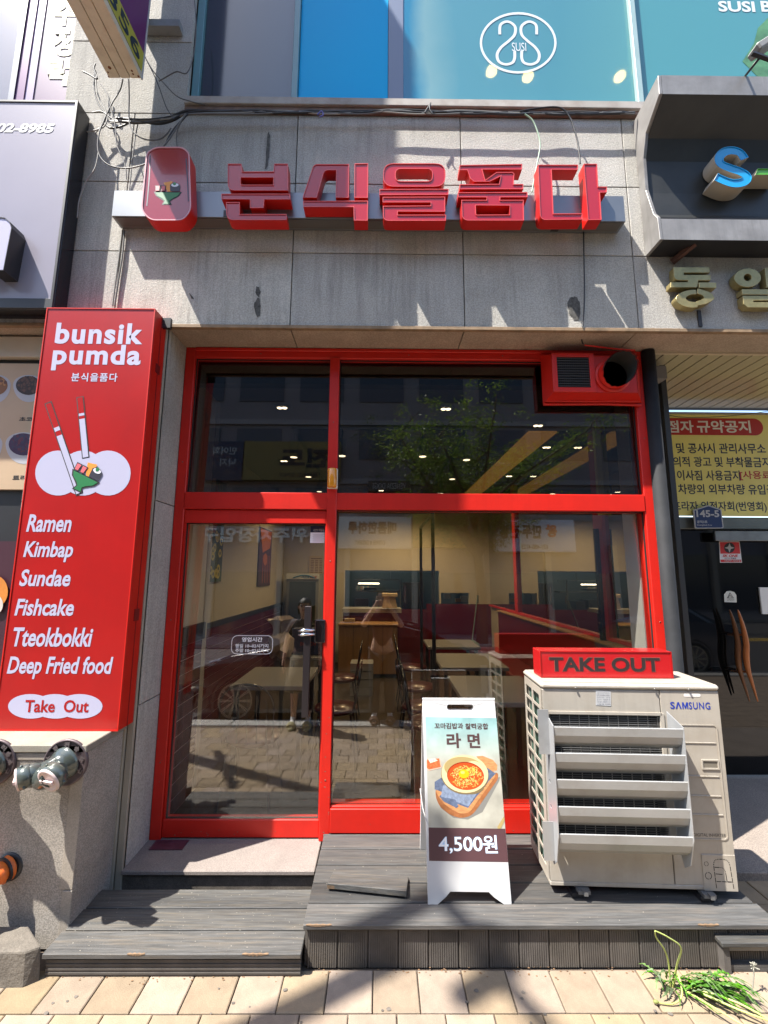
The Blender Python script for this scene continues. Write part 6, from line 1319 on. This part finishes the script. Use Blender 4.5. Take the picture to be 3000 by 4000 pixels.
for x_, y_, rz, lab in [(.42, 3.75, -90, 'wire backed chair with red seat, nearest the glass, right side'), (.40, 4.2, -80, 'wire backed chair with red seat beside the nearest table, second'), (.42, 4.9, -90, 'wire backed chair with red seat at the second right-hand table'), (.42, 5.9, -90, 'wire backed chair with red seat at the third right-hand table'), (-.95, 3.45, 0, 'wire backed chair with red seat just behind the door glass'), (-.40, 4.15, 90, 'wire backed chair with red seat on the right of the left-hand table'), (-.45, 5.3, 90, 'wire backed chair with red seat by the tool case table'), (1.45, 3.5, 80, 'red seated chair behind the A-board and glass')]:
    if c0_ is None:
        c0_ = thing('chair', (x_, y_, FZ), lab, 'chair', 'red seated wire chairs', rz=R(rz))
        m = MB(); m.lathe((0, 0, .44), (0, 0, 1), [(0, .0), (0, .17), (.02, .20), (.045, .19), (.055, 0)], 24); m.build('seat', mat('red vinyl seat', (.06, .006, .006), .3, coat=.3), c0_, local=True)
        for a, b in ((-1, -1), (1, -1), (-1, 1), (1, 1)): m = MB(); m.tube([(a*.14, b*.14, .45), (a*.19, b*.20, 0)], .009, 6); m.build('leg', CHR, c0_, local=True)
        m = MB()
        for k in range(5): x2 = -.14+.07*k; h__ = .86-.04*abs(k-2); m.tube([(x2, -.17, .45), (x2*1.05, -.22, h__-.03), (x2*.9, -.225, h__)], .0045, 5)
        m.tube(catmull([Vector(a) for a in ((-.18, -.16, .45), (-.19, -.21, .75), (-.12, -.23, .86), (0, -.235, .89), (.12, -.23, .86), (.19, -.21, .75), (.18, -.16, .45))], 5), .008, 6); m.build('backrest', CHR, c0_, local=True)
    else: dup(c0_, (x_, y_, FZ), R(rz), lab)
tc_ = thing('tool_case', (-.8, 5.2, FZ+.75), 'navy tool case standing on the left-hand table', 'case')
B(-1.02, -.62, 5.12, 5.26, FZ+.752, FZ+1.05).build('shell', mat('navy plastic', (.01, .02, .06), .5), tc_, bevel=.015, seg=2); m = MB(); m.text(fplane(5.118), 'BOSCH', (-.92, -.74, 1.0, 1.04), .001, .03); m.build('lettering', mat('dull red print', (.2, .03, .03), .5), tc_)
m = MB(); m.tube([(-.88, 5.19, FZ+1.05), (-.87, 5.19, FZ+1.085), (-.77, 5.19, FZ+1.085), (-.76, 5.19, FZ+1.05)], .01, 6); m.build('carry_handle', BLACK, tc_)
m = MB(); q = random.Random(4); n_ = 14; rings = []
for i, (r_, z_) in enumerate(((.10, 0), (.14, .08), (.13, .2), (.07, .28), (.10, .36), (.15, .42))): rings.append([(-1.12+r_*(1+.35*q.uniform(-1, 1))*math.cos(2*math.pi*k/n_), 5.0+r_*(1+.35*q.uniform(-1, 1))*math.sin(2*math.pi*k/n_), FZ+.76+z_+q.uniform(-.02, .02)) for k in range(n_)])
m.add(sum(rings, []), [(i*n_+k, i*n_+(k+1) % n_, (i+1)*n_+(k+1) % n_, (i+1)*n_+k) for i in range(5) for k in range(n_)]); tag(m.build('plastic_bag', mat('milky bag', (.50, .42, .36), .4)), 'crumpled milky plastic bag on the table beside the tool case', 'bag')
m = MB(); a, b = at(1866, 2325, 6.6), at(1845, 2500, 6.4); m.tube([a, b], .008, 6); m.tube([a, a+Vector((0, 0, -.12))], .014, 6); m.lathe(b, (0, 0, -1), [(0, .02), (.05, .10), (.09, .11), (.10, 0)], 12); tag(m.build('mop', mat('mop grey green', (.20, .26, .22), .7)), 'long handled mop leaning at the rear of the dining room', 'mop')
cr = MB()
for k in range(4): cr.box(-.42, -.10, 6.3, 6.6, FZ+k*.11, FZ+k*.11+.10)
tag(cr.build('drawer_unit', mat('grey drawer', (.24, .23, .21), .5)), 'small grey four drawer unit behind the door lock', 'drawers')
# ================================================================== THE STREET BEHIND THE CAMERA (seen mirrored in the panes)
def FPL(y): return PL((0, y, 0), (-1, 0, 0), (0, 0, 1))       # faces the shop
YO = -14.0; VY = 2*YG+14.0
def rf(x, y, yy=None):      # photograph point of a mirrored feature -> place
    v = VY if yy is None else 2*YG-yy
    p = at(x, y-85, v); return p.x, p.z
OW = mat('lilac grey cladding', (.20, .185, .20), .7, var=.08, vs=.6); OG = mat('street window glass', (.05, .06, .075), .08, spec=.6)
ob = thing('street_building', (0, YO, 0), 'long lilac grey building across the street mirrored in the panes', 'building')
B(-26, 26, YO-8, YO, 0, 13.5).build('wall', OW, ob)
for fl__ in range(3):
    z0 = 5.0+fl__*3.0
    B(-26, 26, YO, YO+.12, z0+2.1, z0+2.35).build('cornice', mat('pale band', (.30, .28, .29), .7), ob)
    for k in range(-8, 9):
        f_ = MB(); f_.box(k*3.0-1.1, k*3.0+1.1, YO+.0, YO+.05, z0+.35, z0+1.9); w_ = f_.build('window', OG, ob)
        f_ = MB(); f_.box(k*3.0-1.15, k*3.0-1.1, YO, YO+.09, z0+.3, z0+1.95); f_.box(k*3.0+1.1, k*3.0+1.15, YO, YO+.09, z0+.3, z0+1.95); f_.box(k*3.0-.03, k*3.0+.03, YO+.05, YO+.09, z0+.3, z0+1.95); f_.box(k*3.0-1.15, k*3.0+1.15, YO, YO+.09, z0+.3, z0+.35); f_.build('frame', mat('grey street frame', (.35, .33, .34), .6), w_, local=True)
for k in range(-8, 9):
    B(k*3.1-1.4, k*3.1+1.4, YO+.02, YO+.06, .15, 2.9).build('shop_window', OG, ob); B(k*3.1+1.42, k*3.1+1.68, YO, YO+.25, 0, 4.2).build('pier', mat('beige pier', (.40, .34, .27), .8), ob)
def ssign(x0, y0, x1, y1, m_, lab, texts):
    a, zt_ = rf(x0, y0); b, zb_ = rf(x1, y1); t = thing('shop_sign', ((a+b)/2, YO+.3, zb_), lab, 'sign', 'shop signs across the street'); P_ = FPL(YO+.46)
    B(a, b, YO+.06, YO+.45, zb_, zt_).build('panel', m_, t)
    for s, u0, v0, u1, v1, mm_, bo in texts:      # fractions of the panel as read from the street (left to right)
        m = MB(); W__ = b-a; H__ = zt_-zb_; m.text(P_, s, (-b+u0*W__, -b+u1*W__, zb_+v0*H__, zb_+v1*H__), .002, bo); m.build('lettering', mm_, t)
    return t
BRN = mat('brown sign letters', (.16, .07, .03), .6)
ssign(1320, 2026, 1605, 2150, mat('white sign panel', (.62, .60, .56), .5), 'white cafe sign across the street mirrored left of the divider', [('매콤한하루', .2, .45, .85, .85, BRN, .04), ('COFFEE & DESSERT', .35, .12, .75, .25, BRN, .02)])
ssign(1612, 2000, 1890, 2145, mat('ochre sign panel', (.55, .36, .05), .5), 'plain ochre fascia across the street next to the white cafe sign', [('december day', .1, .1, .5, .25, BRN, .02)])
ssign(1925, 2038, 2235, 2162, mat('pale blue sign panel', (.48, .55, .66), .5), 'pale blue dumpling sign across the street mirrored at the right', [('만두·찐빵', .42, .4, .95, .85, INK, .05), ('031-480-4123', .35, .08, .68, .22, INK, .02), ('왕', .22, .45, .36, .85, mat('sign orange red', (.6, .08, .02), .5), .05)])
ssign(960, 1735, 1330, 1888, mat('mustard sign panel', (.22, .16, .035), .5), 'mustard restaurant sign across the street mirrored in the upper left pane', [('진도', .1, .32, .62, .82, INK, .05), ('☎902-5767', .2, .05, .62, .2, INK, .02)])
ssign(815, 1735, 955, 1888, mat('navy sign panel', (.02, .03, .07), .5), 'navy end of the mustard sign across the street', [('민어회', .2, .65, .8, .85, WHITE, .02), ('낙지', .2, .35, .6, .55, WHITE, .02)])
ssign(1440, 1890, 1600, 1930, mat('dark sign panel', (.05, .05, .05), .5), 'small dark sign with thin serif lettering across the street', [('VENEZIA DOGS', .1, .2, .9, .8, WHITE, .01)])
t = thing('wall_lettering', (-4, YO+.1, 3), 'silver letters of a car park entrance across the street', 'sign'); a, z1 = rf(790, 2062); b, z0 = rf(1270, 2124); m = MB(); m.text(FPL(YO+.12), '타워주차장입구', (-b, -a, z0, z1), .0, .04); m.build('lettering', mat('silver letters', (.55, .55, .52), .4), t)
# cars
RUB = mat('tyre rubber', (.015, .015, .015), .8); RIM = mat('alloy rim', (.45, .40, .31), .4, metal=.3); GLS = mat('car glass', (.01, .012, .014), .03, spec=.7)
def car(x0, yside, dirx, paint, lab, L_=4.75, h=1.43, dy=1):
    t = thing('parked_car', (x0+L_/2*dirx, yside-.9, -.12), lab, 'car', 'parked cars')
    s = L_/4.75; zz = -.12; HB = h/1.43
    side = [(0, .38), (.04, .62), (.20, .72), (.9, .84), (1.25, .90), (2.0, .95), (3.9, .98), (4.55, .93), (4.70, .75), (4.75, .45), (4.62, .24), (4.2, .20), (.35, .20), (.08, .25)]
    def wp(q): return [(x0+dirx*a*s, zz+b*HB) for a, b in q]
    P_ = FPL(yside) if False else PL((0, yside, 0), (1, 0, 0), (0, 0, 1))
    sec = [(.0, .10), (.05, .03), (.25, .0), (.55, .0), (.8, .03), (1.0, .12)]
    # body lofted across the width
    ws = [(0.0, .985), (-.05, 1.0), (-.35, 1.0), (-.9, 1.0), (-1.45, 1.0), (-1.75, 1.0), (-1.8, .985)]
    c = Vector((x0+dirx*2.37*s, zz+.58*HB)); m = MB(); n_ = len(side); vs = []
    for w_, sc_ in ws:
        for p in wp(side): q = c+(Vector(p)-c)*sc_; vs.append((q.x, yside+w_, q.y))
    fs = []
    for i in range(len(ws)-1):
        for k in range(n_): fs.append((i*n_+k, i*n_+(k+1) % n_, (i+1)*n_+(k+1) % n_, (i+1)*n_+k))
    fs += [tuple(range(n_)), tuple(reversed(range((len(ws)-1)*n_, len(ws)*n_)))]
    m.add(vs, fs, False); m.build('body', paint, t, bevel=.035, seg=3)
    cab_ = [(1.15, .88), (1.95, 1.36), (2.35, 1.43), (3.1, 1.42), (3.75, 1.28), (4.35, .95)]
    for nm_, mt_, q_, ya, yb, ins in (('glasshouse', GLS, cab_, .06, -1.74, .14), ('roof', paint, [(1.9, 1.345), (1.98, 1.385), (2.35, 1.45), (3.1, 1.44), (3.7, 1.32), (3.72, 1.28), (3.1, 1.40), (2.35, 1.41)], .0, -1.8, .20)):
        m = MB(); k_ = len(q_); pts = wp(q_); zmin = zz+.88*HB
        vs = []
        for side_ in (1, -1):
            for (a, b) in pts: f_ = max(0, (b-zmin)/(.55*HB)); yy_ = yside-.9+side_*(.86-.20*f_); vs.append((a, yy_, b))
        m.add(vs, [tuple(range(k_)), tuple(reversed(range(k_, 2*k_)))]+[(k, (k+1) % k_, k_+(k+1) % k_, k_+k) for k in range(k_)]); m.build(nm_, mt_, t, bevel=.02, seg=2)
    m = MB()
    for a, b in ((2.0, 1.33), (2.95, 1.42), (3.72, 1.26)):
        p0 = wp([(a, b)])[0]; p1 = wp([(a-(.55 if a < 2.5 else 0) if a < 3.5 else a+.5, .92)])[0]; f_ = (b-.88)/.55; m.bar((p0[0], yside-.9+.86-.19*f_, p0[1]), (p1[0], yside-.035, p1[1]), .05, .02, (0, 1, 0))
    m.build('pillar_trim', paint, t)
    m = MB(); p0, p1 = wp([(1.3, .93)])[0], wp([(4.3, .975)])[0]; m.bar((p0[0], yside-.03, p0[1]), (p1[0], yside-.03, p1[1]), .012, .014); q_ = wp([(1.7, 1.2), (2.3, 1.405), (3.1, 1.405), (3.7, 1.27)]); m.tube([(a, yside-.2, b+.01) for a, b in q_], .009, 5); m.build('chrome_strip', CHROME, t)
    for wx in (.92, 3.72):
        cxw = x0+dirx*wx*s; cz = zz+.33
        wv = MB(); wv.lathe((cxw, yside-.20, cz), (0, 1, 0), [(0, .2), (0, .31), (.03, .33), (.17, .33), (.20, .31), (.205, .25), (.19, .24)], 32); wo = wv.build('wheel', RUB, t)
        wv = MB(); wv.lathe((cxw, yside-.02, cz), (0, 1, 0), [(-.10, .0), (-.10, .225), (.01, .24), (.022, .245), (.022, .228), (.0, .222)], 32); wv.build('rim', mat('rim dark', (.05, .045, .04), .4), wo, local=False) if False else None
        m = MB(); m.lathe((cxw, yside-.02, cz), (0, 1, 0), [(.0, .245), (.022, .25), (.024, .228), (.0, .222)], 32); m.lathe((cxw, yside-.02, cz), (0, 1, 0), [(0, .05), (.02, .045), (.024, 0)], 12)
        for k in range(10):
            for e in (-.07, .07): a = 2*math.pi*k/10+e; m.bar((cxw+.04*math.cos(a), yside, cz+.04*math.sin(a)), (cxw+.235*math.cos(a-e*.2), yside-.004, cz+.235*math.sin(a-e*.2)), .014, .02, (0, 1, 0))
        off = OFF[wo.name]; o = m.build('rim', RIM, t)
        m = MB(); m.lathe((cxw, yside-.035, cz), (0, 1, 0), [(0, 0), (0, .235), (.002, .235)], 24); m.build('brake_disc', mat('brake dark', (.03, .03, .03), .6), t)
        arch = MB(); arch.lathe((cxw, yside-.01, cz), (0, 1, 0), [(-.2, .37), (.011, .37), (.013, .345), (-.2, .345)], 32); arch.build('wheel_arch', INK, t)
    for yy_ in (-.28, -1.52):
        m = MB(); p_ = wp([(.10, .66)])[0]; m.obox((p_[0], yside+yy_, p_[1]), (.11*dirx, 0, .03), (0, .20 if yy_ > -1 else .2, 0), (0, 0, .055)); m.build('headlight', mat('headlight', (.55, .57, .6), .08, metal=.5), t, bevel=.02, seg=2)
    m = MB(); p_ = wp([(1.65, .98)])[0]; m.obox((p_[0], yside+.10, p_[1]+.04), (.07, 0, 0), (0, .10, 0), (0, 0, .065)); m.build('wing_mirror', paint, t, bevel=.03, seg=3)
    m = MB()
    for a in (2.2, 3.2): p_ = wp([(a, .82)])[0]; m.box(p_[0]-.08, p_[0]+.08, yside, yside+.03, p_[1]-.012, p_[1]+.012)
    m.build('door_handle', CHROME, t)
    return t
car(-3.0, -.48, 1, mat('black car paint', (.008, .008, .010), .12, coat=1., spec=.6), 'black saloon parked at the kerb behind the photographer, mirrored in the door')
car(2.45, -.48, 1, mat('steel blue car paint', (.07, .09, .13), .15, metal=.5, coat=1.), 'steel blue saloon parked behind the black one, mirrored on the right', h=1.47)
# utility pole
CON = mat('pole concrete', (.34, .32, .29), .85, var=.1, vs=3)
up_ = thing('utility_pole', (-3.99, .05, 0), 'tall round concrete utility pole left of the camera whose shadow crosses the pavement', 'utility pole')
m = MB(); m.tube([(-3.99, .05, -.05), (-3.99, .05, 9.15)], [.13, .062], 20); m.build('pole', CON, up_)
u_ = Vector((.465, .885, 0)); m = MB(); c = Vector((-3.99, .05, 4.9)); m.bar(c-u_*.55, c+u_*.55, .07, .07); m.bar(c+u_*.1+Vector((0, 0, .02)), c-u_*.3+Vector((-.3, .1, .5)), .04, .04)
for k in (-.4, .35): m.cyl(c+u_*k, c+u_*k+Vector((0, 0, .16)), .04, 8)
m.build('crossarm', BLACK, up_)
u_ = Vector((.5, -.86, 0)); c = Vector((-3.99, .05, 8.78)); m = MB(); m.bar(c, c+u_*1.1, .06, .06); m.cyl(c+u_*.3+Vector((0, 0, -.35)), c+u_*.3+Vector((0, 0, .1)), .07, 14); m.build('transformer', mat('transformer grey', (.3, .31, .3), .5), up_)
m = MB()
for k, z_ in enumerate((8.9, 8.7, 6.2)): m.tube([(-14, .2+.1*k, z_+.4), (-9, .15+.08*k, z_-.1), (-3.99, .08, z_)], .008, 5); 
m.build('line', BLACK, up_)
# street tree
tr = thing('street_tree', (4.6, -11.4, 0), 'broad leafy street tree across the road mirrored in the upper panes', 'tree')
BK = mat('tree bark', (.10, .075, .055), .9, var=.3, vs=10, bump=.6, bs=30)
LF = bpy.data.materials.new('leaf translucent'); LF.use_nodes = True; n = LF.node_tree.nodes; l = LF.node_tree.links; bsd = n['Principled BSDF']
geo = n.new('ShaderNodeNewGeometry'); mr = n.new('ShaderNodeMix'); mr.data_type = 'RGBA'; mr.inputs[6].default_value = (.07, .14, .018, 1); mr.inputs[7].default_value = (.24, .34, .06, 1); l.new(geo.outputs['Random Per Island'], mr.inputs[0]); l.new(mr.outputs[2], bsd.inputs['Base Color']); bsd.inputs['Roughness'].default_value = .5
tl = n.new('ShaderNodeBsdfTranslucent'); l.new(mr.outputs[2], tl.inputs[0]); ms_ = n.new('ShaderNodeMixShader'); ms_.inputs[0].default_value = .45; l.new(bsd.outputs[0], ms_.inputs[1]); l.new(tl.outputs[0], ms_.inputs[2]); l.new(ms_.outputs[0], n['Material Output'].inputs[0])
q = random.Random(21); base = Vector((4.0, -11.4, 0)); m = MB(); m.tube([base, base+Vector((.05, 0, 2)), base+Vector((-.05, 0, 3.6))], [.24, .19, .17], 12); m.build('trunk', BK, tr)
tips = []
for k in range(9):
    a = k*.70+q.uniform(-.2, .2); d = Vector((math.cos(a), math.sin(a)*.7, 0)); p0 = base+Vector((-.05, 0, 3.4)); r1 = q.uniform(1.2, 2.0); r2 = q.uniform(2.8, 5.0)
    pts = [p0, p0+d*r1*.5+Vector((0, 0, 1.2)), p0+d*r1+Vector((0, 0, 2.6)), p0+d*r2+Vector((0, 0, q.uniform(3.6, 6)))]; pp_ = catmull(pts, 5)
    m = MB(); m.tube(pp_, [.12*(1-i/len(pp_))+.02 for i in range(len(pp_))], 7); m.build('limb', BK, tr); tips += pp_[5:]
    for j in range(5):
        s = pp_[q.randrange(5, len(pp_))]; e = s+Vector((q.uniform(-1, 1), q.uniform(-.7, .7), q.uniform(-.2, 1)))*1.4; m = MB(); m.tube([s, (s+e)/2+Vector((0, 0, .1)), e], [.03, .02, .01], 5); m.build('branch', BK, tr); tips += [e, (s+e)/2]
vs = []; fs = []
for t_ in tips:
    for c_ in range(4):
        cc = t_+Vector((q.gauss(0, .5), q.gauss(0, .4), q.gauss(0, .35)))
        for k in range(44):
            p = cc+Vector((q.gauss(0, .20), q.gauss(0, .20), q.gauss(0, .12)-.05)); a = Vector((q.uniform(-1, 1), q.uniform(-1, 1), q.uniform(-.6, .2))).normalized(); b = a.cross(Vector((q.uniform(-1, 1), q.uniform(-1, 1), 1))).normalized(); s_ = q.uniform(.045, .085); i = len(vs)
            vs += [p, p+a*s_+b*s_*.4, p+a*s_*2, p+a*s_-b*s_*.4]; fs.append((i, i+1, i+2, i+3))
m = MB(); m.add(vs, fs); m.build('crown', LF, tr, kind='stuff')
# nearer twigs of another street tree at the upper right
# ------------------------------------------------------------------ people (mirrored in the glass)
SKIN = mat('skin', (.55, .33, .23), .5, var=.05, vs=10); HAIR = mat('black hair', (.012, .010, .009), .4, bump=.5, bs=200)
def skinmesh(nm, P, E, m_, par, sub=2, root=0):
    me = bpy.data.meshes.new(nm); off = OFF[par.name] if par.name in OFF else Vector((0, 0, 0)); me.from_pydata([tuple(Vector(p[:3])-off) for p in P], E, []); me.materials.append(m_)
    o = bpy.data.objects.new(nm, me); COL.objects.link(o); o.parent = par; OFF[o.name] = off
    sk = o.modifiers.new('skin', 'SKIN'); sk.use_smooth_shade = True
    for i, v in enumerate(me.skin_vertices[0].data):
        r_ = P[i][3]; v.radius = r_ if isinstance(r_, tuple) else (r_, r_); v.use_root = (i == root)
    s_ = o.modifiers.new('sub', 'SUBSURF'); s_.levels = sub; s_.render_levels = sub; return o
def person(x, y, zf, lab, hgt, top_m, leg_m, phone, skirt=None, shoe=None, sock=None):
    t = thing('person', (x, y, zf), lab, 'person'); k = hgt/1.70
    def V(a, b, c): return (x+a*k, y+b*k, zf+c*k)
    sh = 1.38; P = []; E = []
    def add(p, r, link=None):
        P.append((*p, r if isinstance(r, tuple) else r*k)); 
        if link is not None: E.append((link, len(P)-1))
        return len(P)-1
    pel = add(V(0, 0, .92), .125); wai = add(V(0, 0, 1.08), .11, pel); che = add(V(0, .01, 1.26), .125, wai); nec0 = add(V(0, 0, 1.40), .07, che); nec = add(V(0, .01, 1.46), .052, nec0); hd0 = add(V(0, .03, 1.54), .072, nec); hd = add(V(0, .03, 1.62), .082, hd0); add(V(0, .02, 1.68), .06, hd)
    hands = []
    for s in (-1, 1):
        a = add(V(s*.15, 0, sh), .058, che)
        if phone: el = add(V(s*.26, .10, 1.20), .042, a); wr = add(V(s*.075, .21, 1.50), .028, el); hands.append((s, Vector(V(s*.06, .215, 1.55)), wr))
        else: el = add(V(s*.24, -.02, 1.10), .040, a); wr = add(V(s*.25, .06, .87), .026, el); hands.append((s, Vector(V(s*.25, .07, .80)), wr))
        hp = add(V(s*.095, 0, .86), .095, pel); kn = add(V(s*.10, .01, .48), .058, hp); ca_ = add(V(s*.10, -.015, .34), .054, kn); an = add(V(s*.10, -.02, .08), .034, ca_); add(V(s*.105, .10, .035), .030, an)
    for s, hc, wr in hands: add(tuple(hc), .033, wr)
    skinmesh('body', P, E, SKIN, t)
    for s, hc, wr in hands:
        for f_ in range(4):
            ln = [.07, .078, .074, .06][f_]*k; o_ = Vector((s*(.025-.015*f_)*k if phone else 0, (-.0 if phone else (.025-.016*f_)*k), 0)); up__ = Vector((-s*.3, .1, 1)).normalized() if phone else Vector((0, .1, -1)).normalized(); cu = Vector((-s*.8, -.2, .2)) if phone else Vector((-s*.3, .2, -.6))
            b0 = hc+o_; skinmesh('finger', [(*b0, .0085*k), (*(b0+up__*ln*.5), .008*k), (*(b0+up__*ln*.7+cu.normalized()*ln*.25), .007*k), (*(b0+up__*ln*.8+cu.normalized()*ln*.45), .006*k)], [(0, 1), (1, 2), (2, 3)], SKIN, t, 1)
        th = Vector((-s*.8, .2, .25 if phone else -.5)).normalized(); skinmesh('thumb', [(*hc, .010*k), (*(hc+th*.035*k), .009*k), (*(hc+th*.058*k), .007*k)], [(0, 1), (1, 2)], SKIN, t, 1)
    # shirt
    P = []; E = []
    a0 = add(V(0, 0, .90), .14); b0 = add(V(0, 0, 1.08), .128, a0); c0_ = add(V(0, .01, 1.26), .142, b0); add(V(0, 0, 1.40), .085, c0_)
    for s in (-1, 1):
        a = add(V(s*.155, 0, 1.375), .072, c0_)
        if phone: add(V(s*.235, .065, 1.25), .060, a)
        else: add(V(s*.215, -.01, 1.2), .058, a)
    skinmesh('shirt', P, E, top_m, t)
    if skirt:
        m = MB(); m.lathe(V(0, 0, 1.0), (0, 0, -1), [(0, .13*k), (.1*k, .175*k), (.3*k, .21*k), (.52*k, .235*k), (.521*k, .225*k)], 28); m.build('skirt', skirt, t)
    else:
        P = []; E = []; p0 = add(V(0, 0, .94), .135)
        for s in (-1, 1): a = add(V(s*.095, 0, .84), .108, p0); b = add(V(s*.10, .01, .48), .078, a); c_ = add(V(s*.10, -.01, .28), .072, b); add(V(s*.10, -.01, .10), .066, c_)
        skinmesh('trousers', P, E, leg_m, t)
    for s in (-1, 1):
        c = Vector(V(s*.105, .06, .0)); m = MB(); m.add([(c.x+.046*k*math.cos(a), c.y+.13*k*math.sin(a), zf+z_) for z_ in (.002, .032) for a in [i*math.pi/10 for i in range(20)]], [(i, (i+1) % 20, 20+(i+1) % 20, 20+i) for i in range(20)]+[tuple(range(20, 40))]); so = m.build('sandal_sole', shoe, t)
        m = MB(); m.tube([(c.x+.05*k*math.cos(a), c.y+.035, zf+.03+.055*math.sin(a)) for a in [i*math.pi/8 for i in range(9)]], .018, 8); m.tube([(c.x+.046*k*math.cos(a), c.y+.075, zf+.03+.045*math.sin(a)) for a in [i*math.pi/8 for i in range(9)]], .014, 8); m.build('sandal_strap', shoe, t)
        if sock: skinmesh('sock', [(c.x, c.y+.055, zf+.048, .036), (c.x, c.y-.02, zf+.055, .038), (c.x-.004*s, c.y-.075, zf+.10, .038), (c.x-.004*s, c.y-.078, zf+.17, .036)], [(0, 1), (1, 2), (2, 3)], sock, t, 1)
    # hair and face
    hc = Vector(V(0, .02, 1.625)); m = MB(); vs = []; fs = []
    for i in range(7):
        ph = i*math.pi/2/6*1.25
        for j in range(20):
            a = 2*math.pi*j/20; rr = .098*k; drop = .05*k if math.sin(a) < .35 else 0; vs.append((hc.x+rr*math.sin(ph)*math.cos(a), hc.y-.012+rr*1.08*math.sin(ph)*math.sin(a), hc.z+rr*1.05*math.cos(ph)-(drop if i > 3 else 0)*(i-3)*.6))
    for i in range(6):
        for j in range(20):
            if i >= 4 and math.sin(2*math.pi*(j+.5)/20) > .35: continue
            fs.append((i*20+j, (i+1)*20+j, (i+1)*20+(j+1) % 20, i*20+(j+1) % 20))
    m.add(vs, fs, True); m.build('hair', HAIR, t)
    m = MB()
    for s in (-1, 1): m.lathe((hc.x+s*.030*k, hc.y+.082*k, hc.z-.012), (0, 1, 0), [(-.004, .011), (.0, .009), (.003, 0)], 10)
    m.build('eye', INK, t)
    m = MB(); m.tube([(hc.x, hc.y+.080*k, hc.z-.01), (hc.x, hc.y+.098*k, hc.z-.045), (hc.x, hc.y+.085*k, hc.z-.052)], [.006, .012, .008], 6); 
    for s in (-1, 1): m.lathe((hc.x+s*.085*k, hc.y+.0, hc.z-.03), (s, 0, 0), [(-.01, .022), (.004, .024), (.008, 0)], 10)
    m.build('nose_and_ears', SKIN, t)
    m = MB(); m.tube([(hc.x-.022, hc.y+.078*k, hc.z-.075), (hc.x, hc.y+.085*k, hc.z-.078), (hc.x+.022, hc.y+.078*k, hc.z-.075)], .005, 6); m.build('mouth', mat('lips', (.40, .12, .10), .5), t)
    return t, hands
person(.03, -.235, 0, 'person in a maroon top and dark trousers holding up a phone, mirrored in the glass', 1.80, mat('maroon cloth', (.09, .02, .03), .8, bump=.3, bs=30), mat('charcoal cloth', (.03, .03, .035), .8), True, shoe=mat('brown sandal', (.12, .06, .04), .6), sock=mat('white sock', (.7, .7, .7), .8))
person(-1.04, .06, 0, 'person in a dark patterned blouse and khaki skirt with cream sandals, mirrored in the door', 1.64, mat('patterned blouse', (.07, .06, .065), .8, var=.7, vs=25), None, False, skirt=mat('khaki skirt', (.20, .17, .12), .8, bump=.3, bs=20), shoe=mat('cream sandal', (.55, .50, .30), .6), sock=mat('white sock', (.7, .7, .7), .8))
m = MB(); m.box(-.078, .078, -.024, -.014, 1.745, 1.83); tag(m.build('phone', BLACK, bevel=.006, seg=2), 'black phone held up by the person in maroon', 'phone')
bpy.data.objects.remove(_CO); bpy.data.curves.remove(_C)
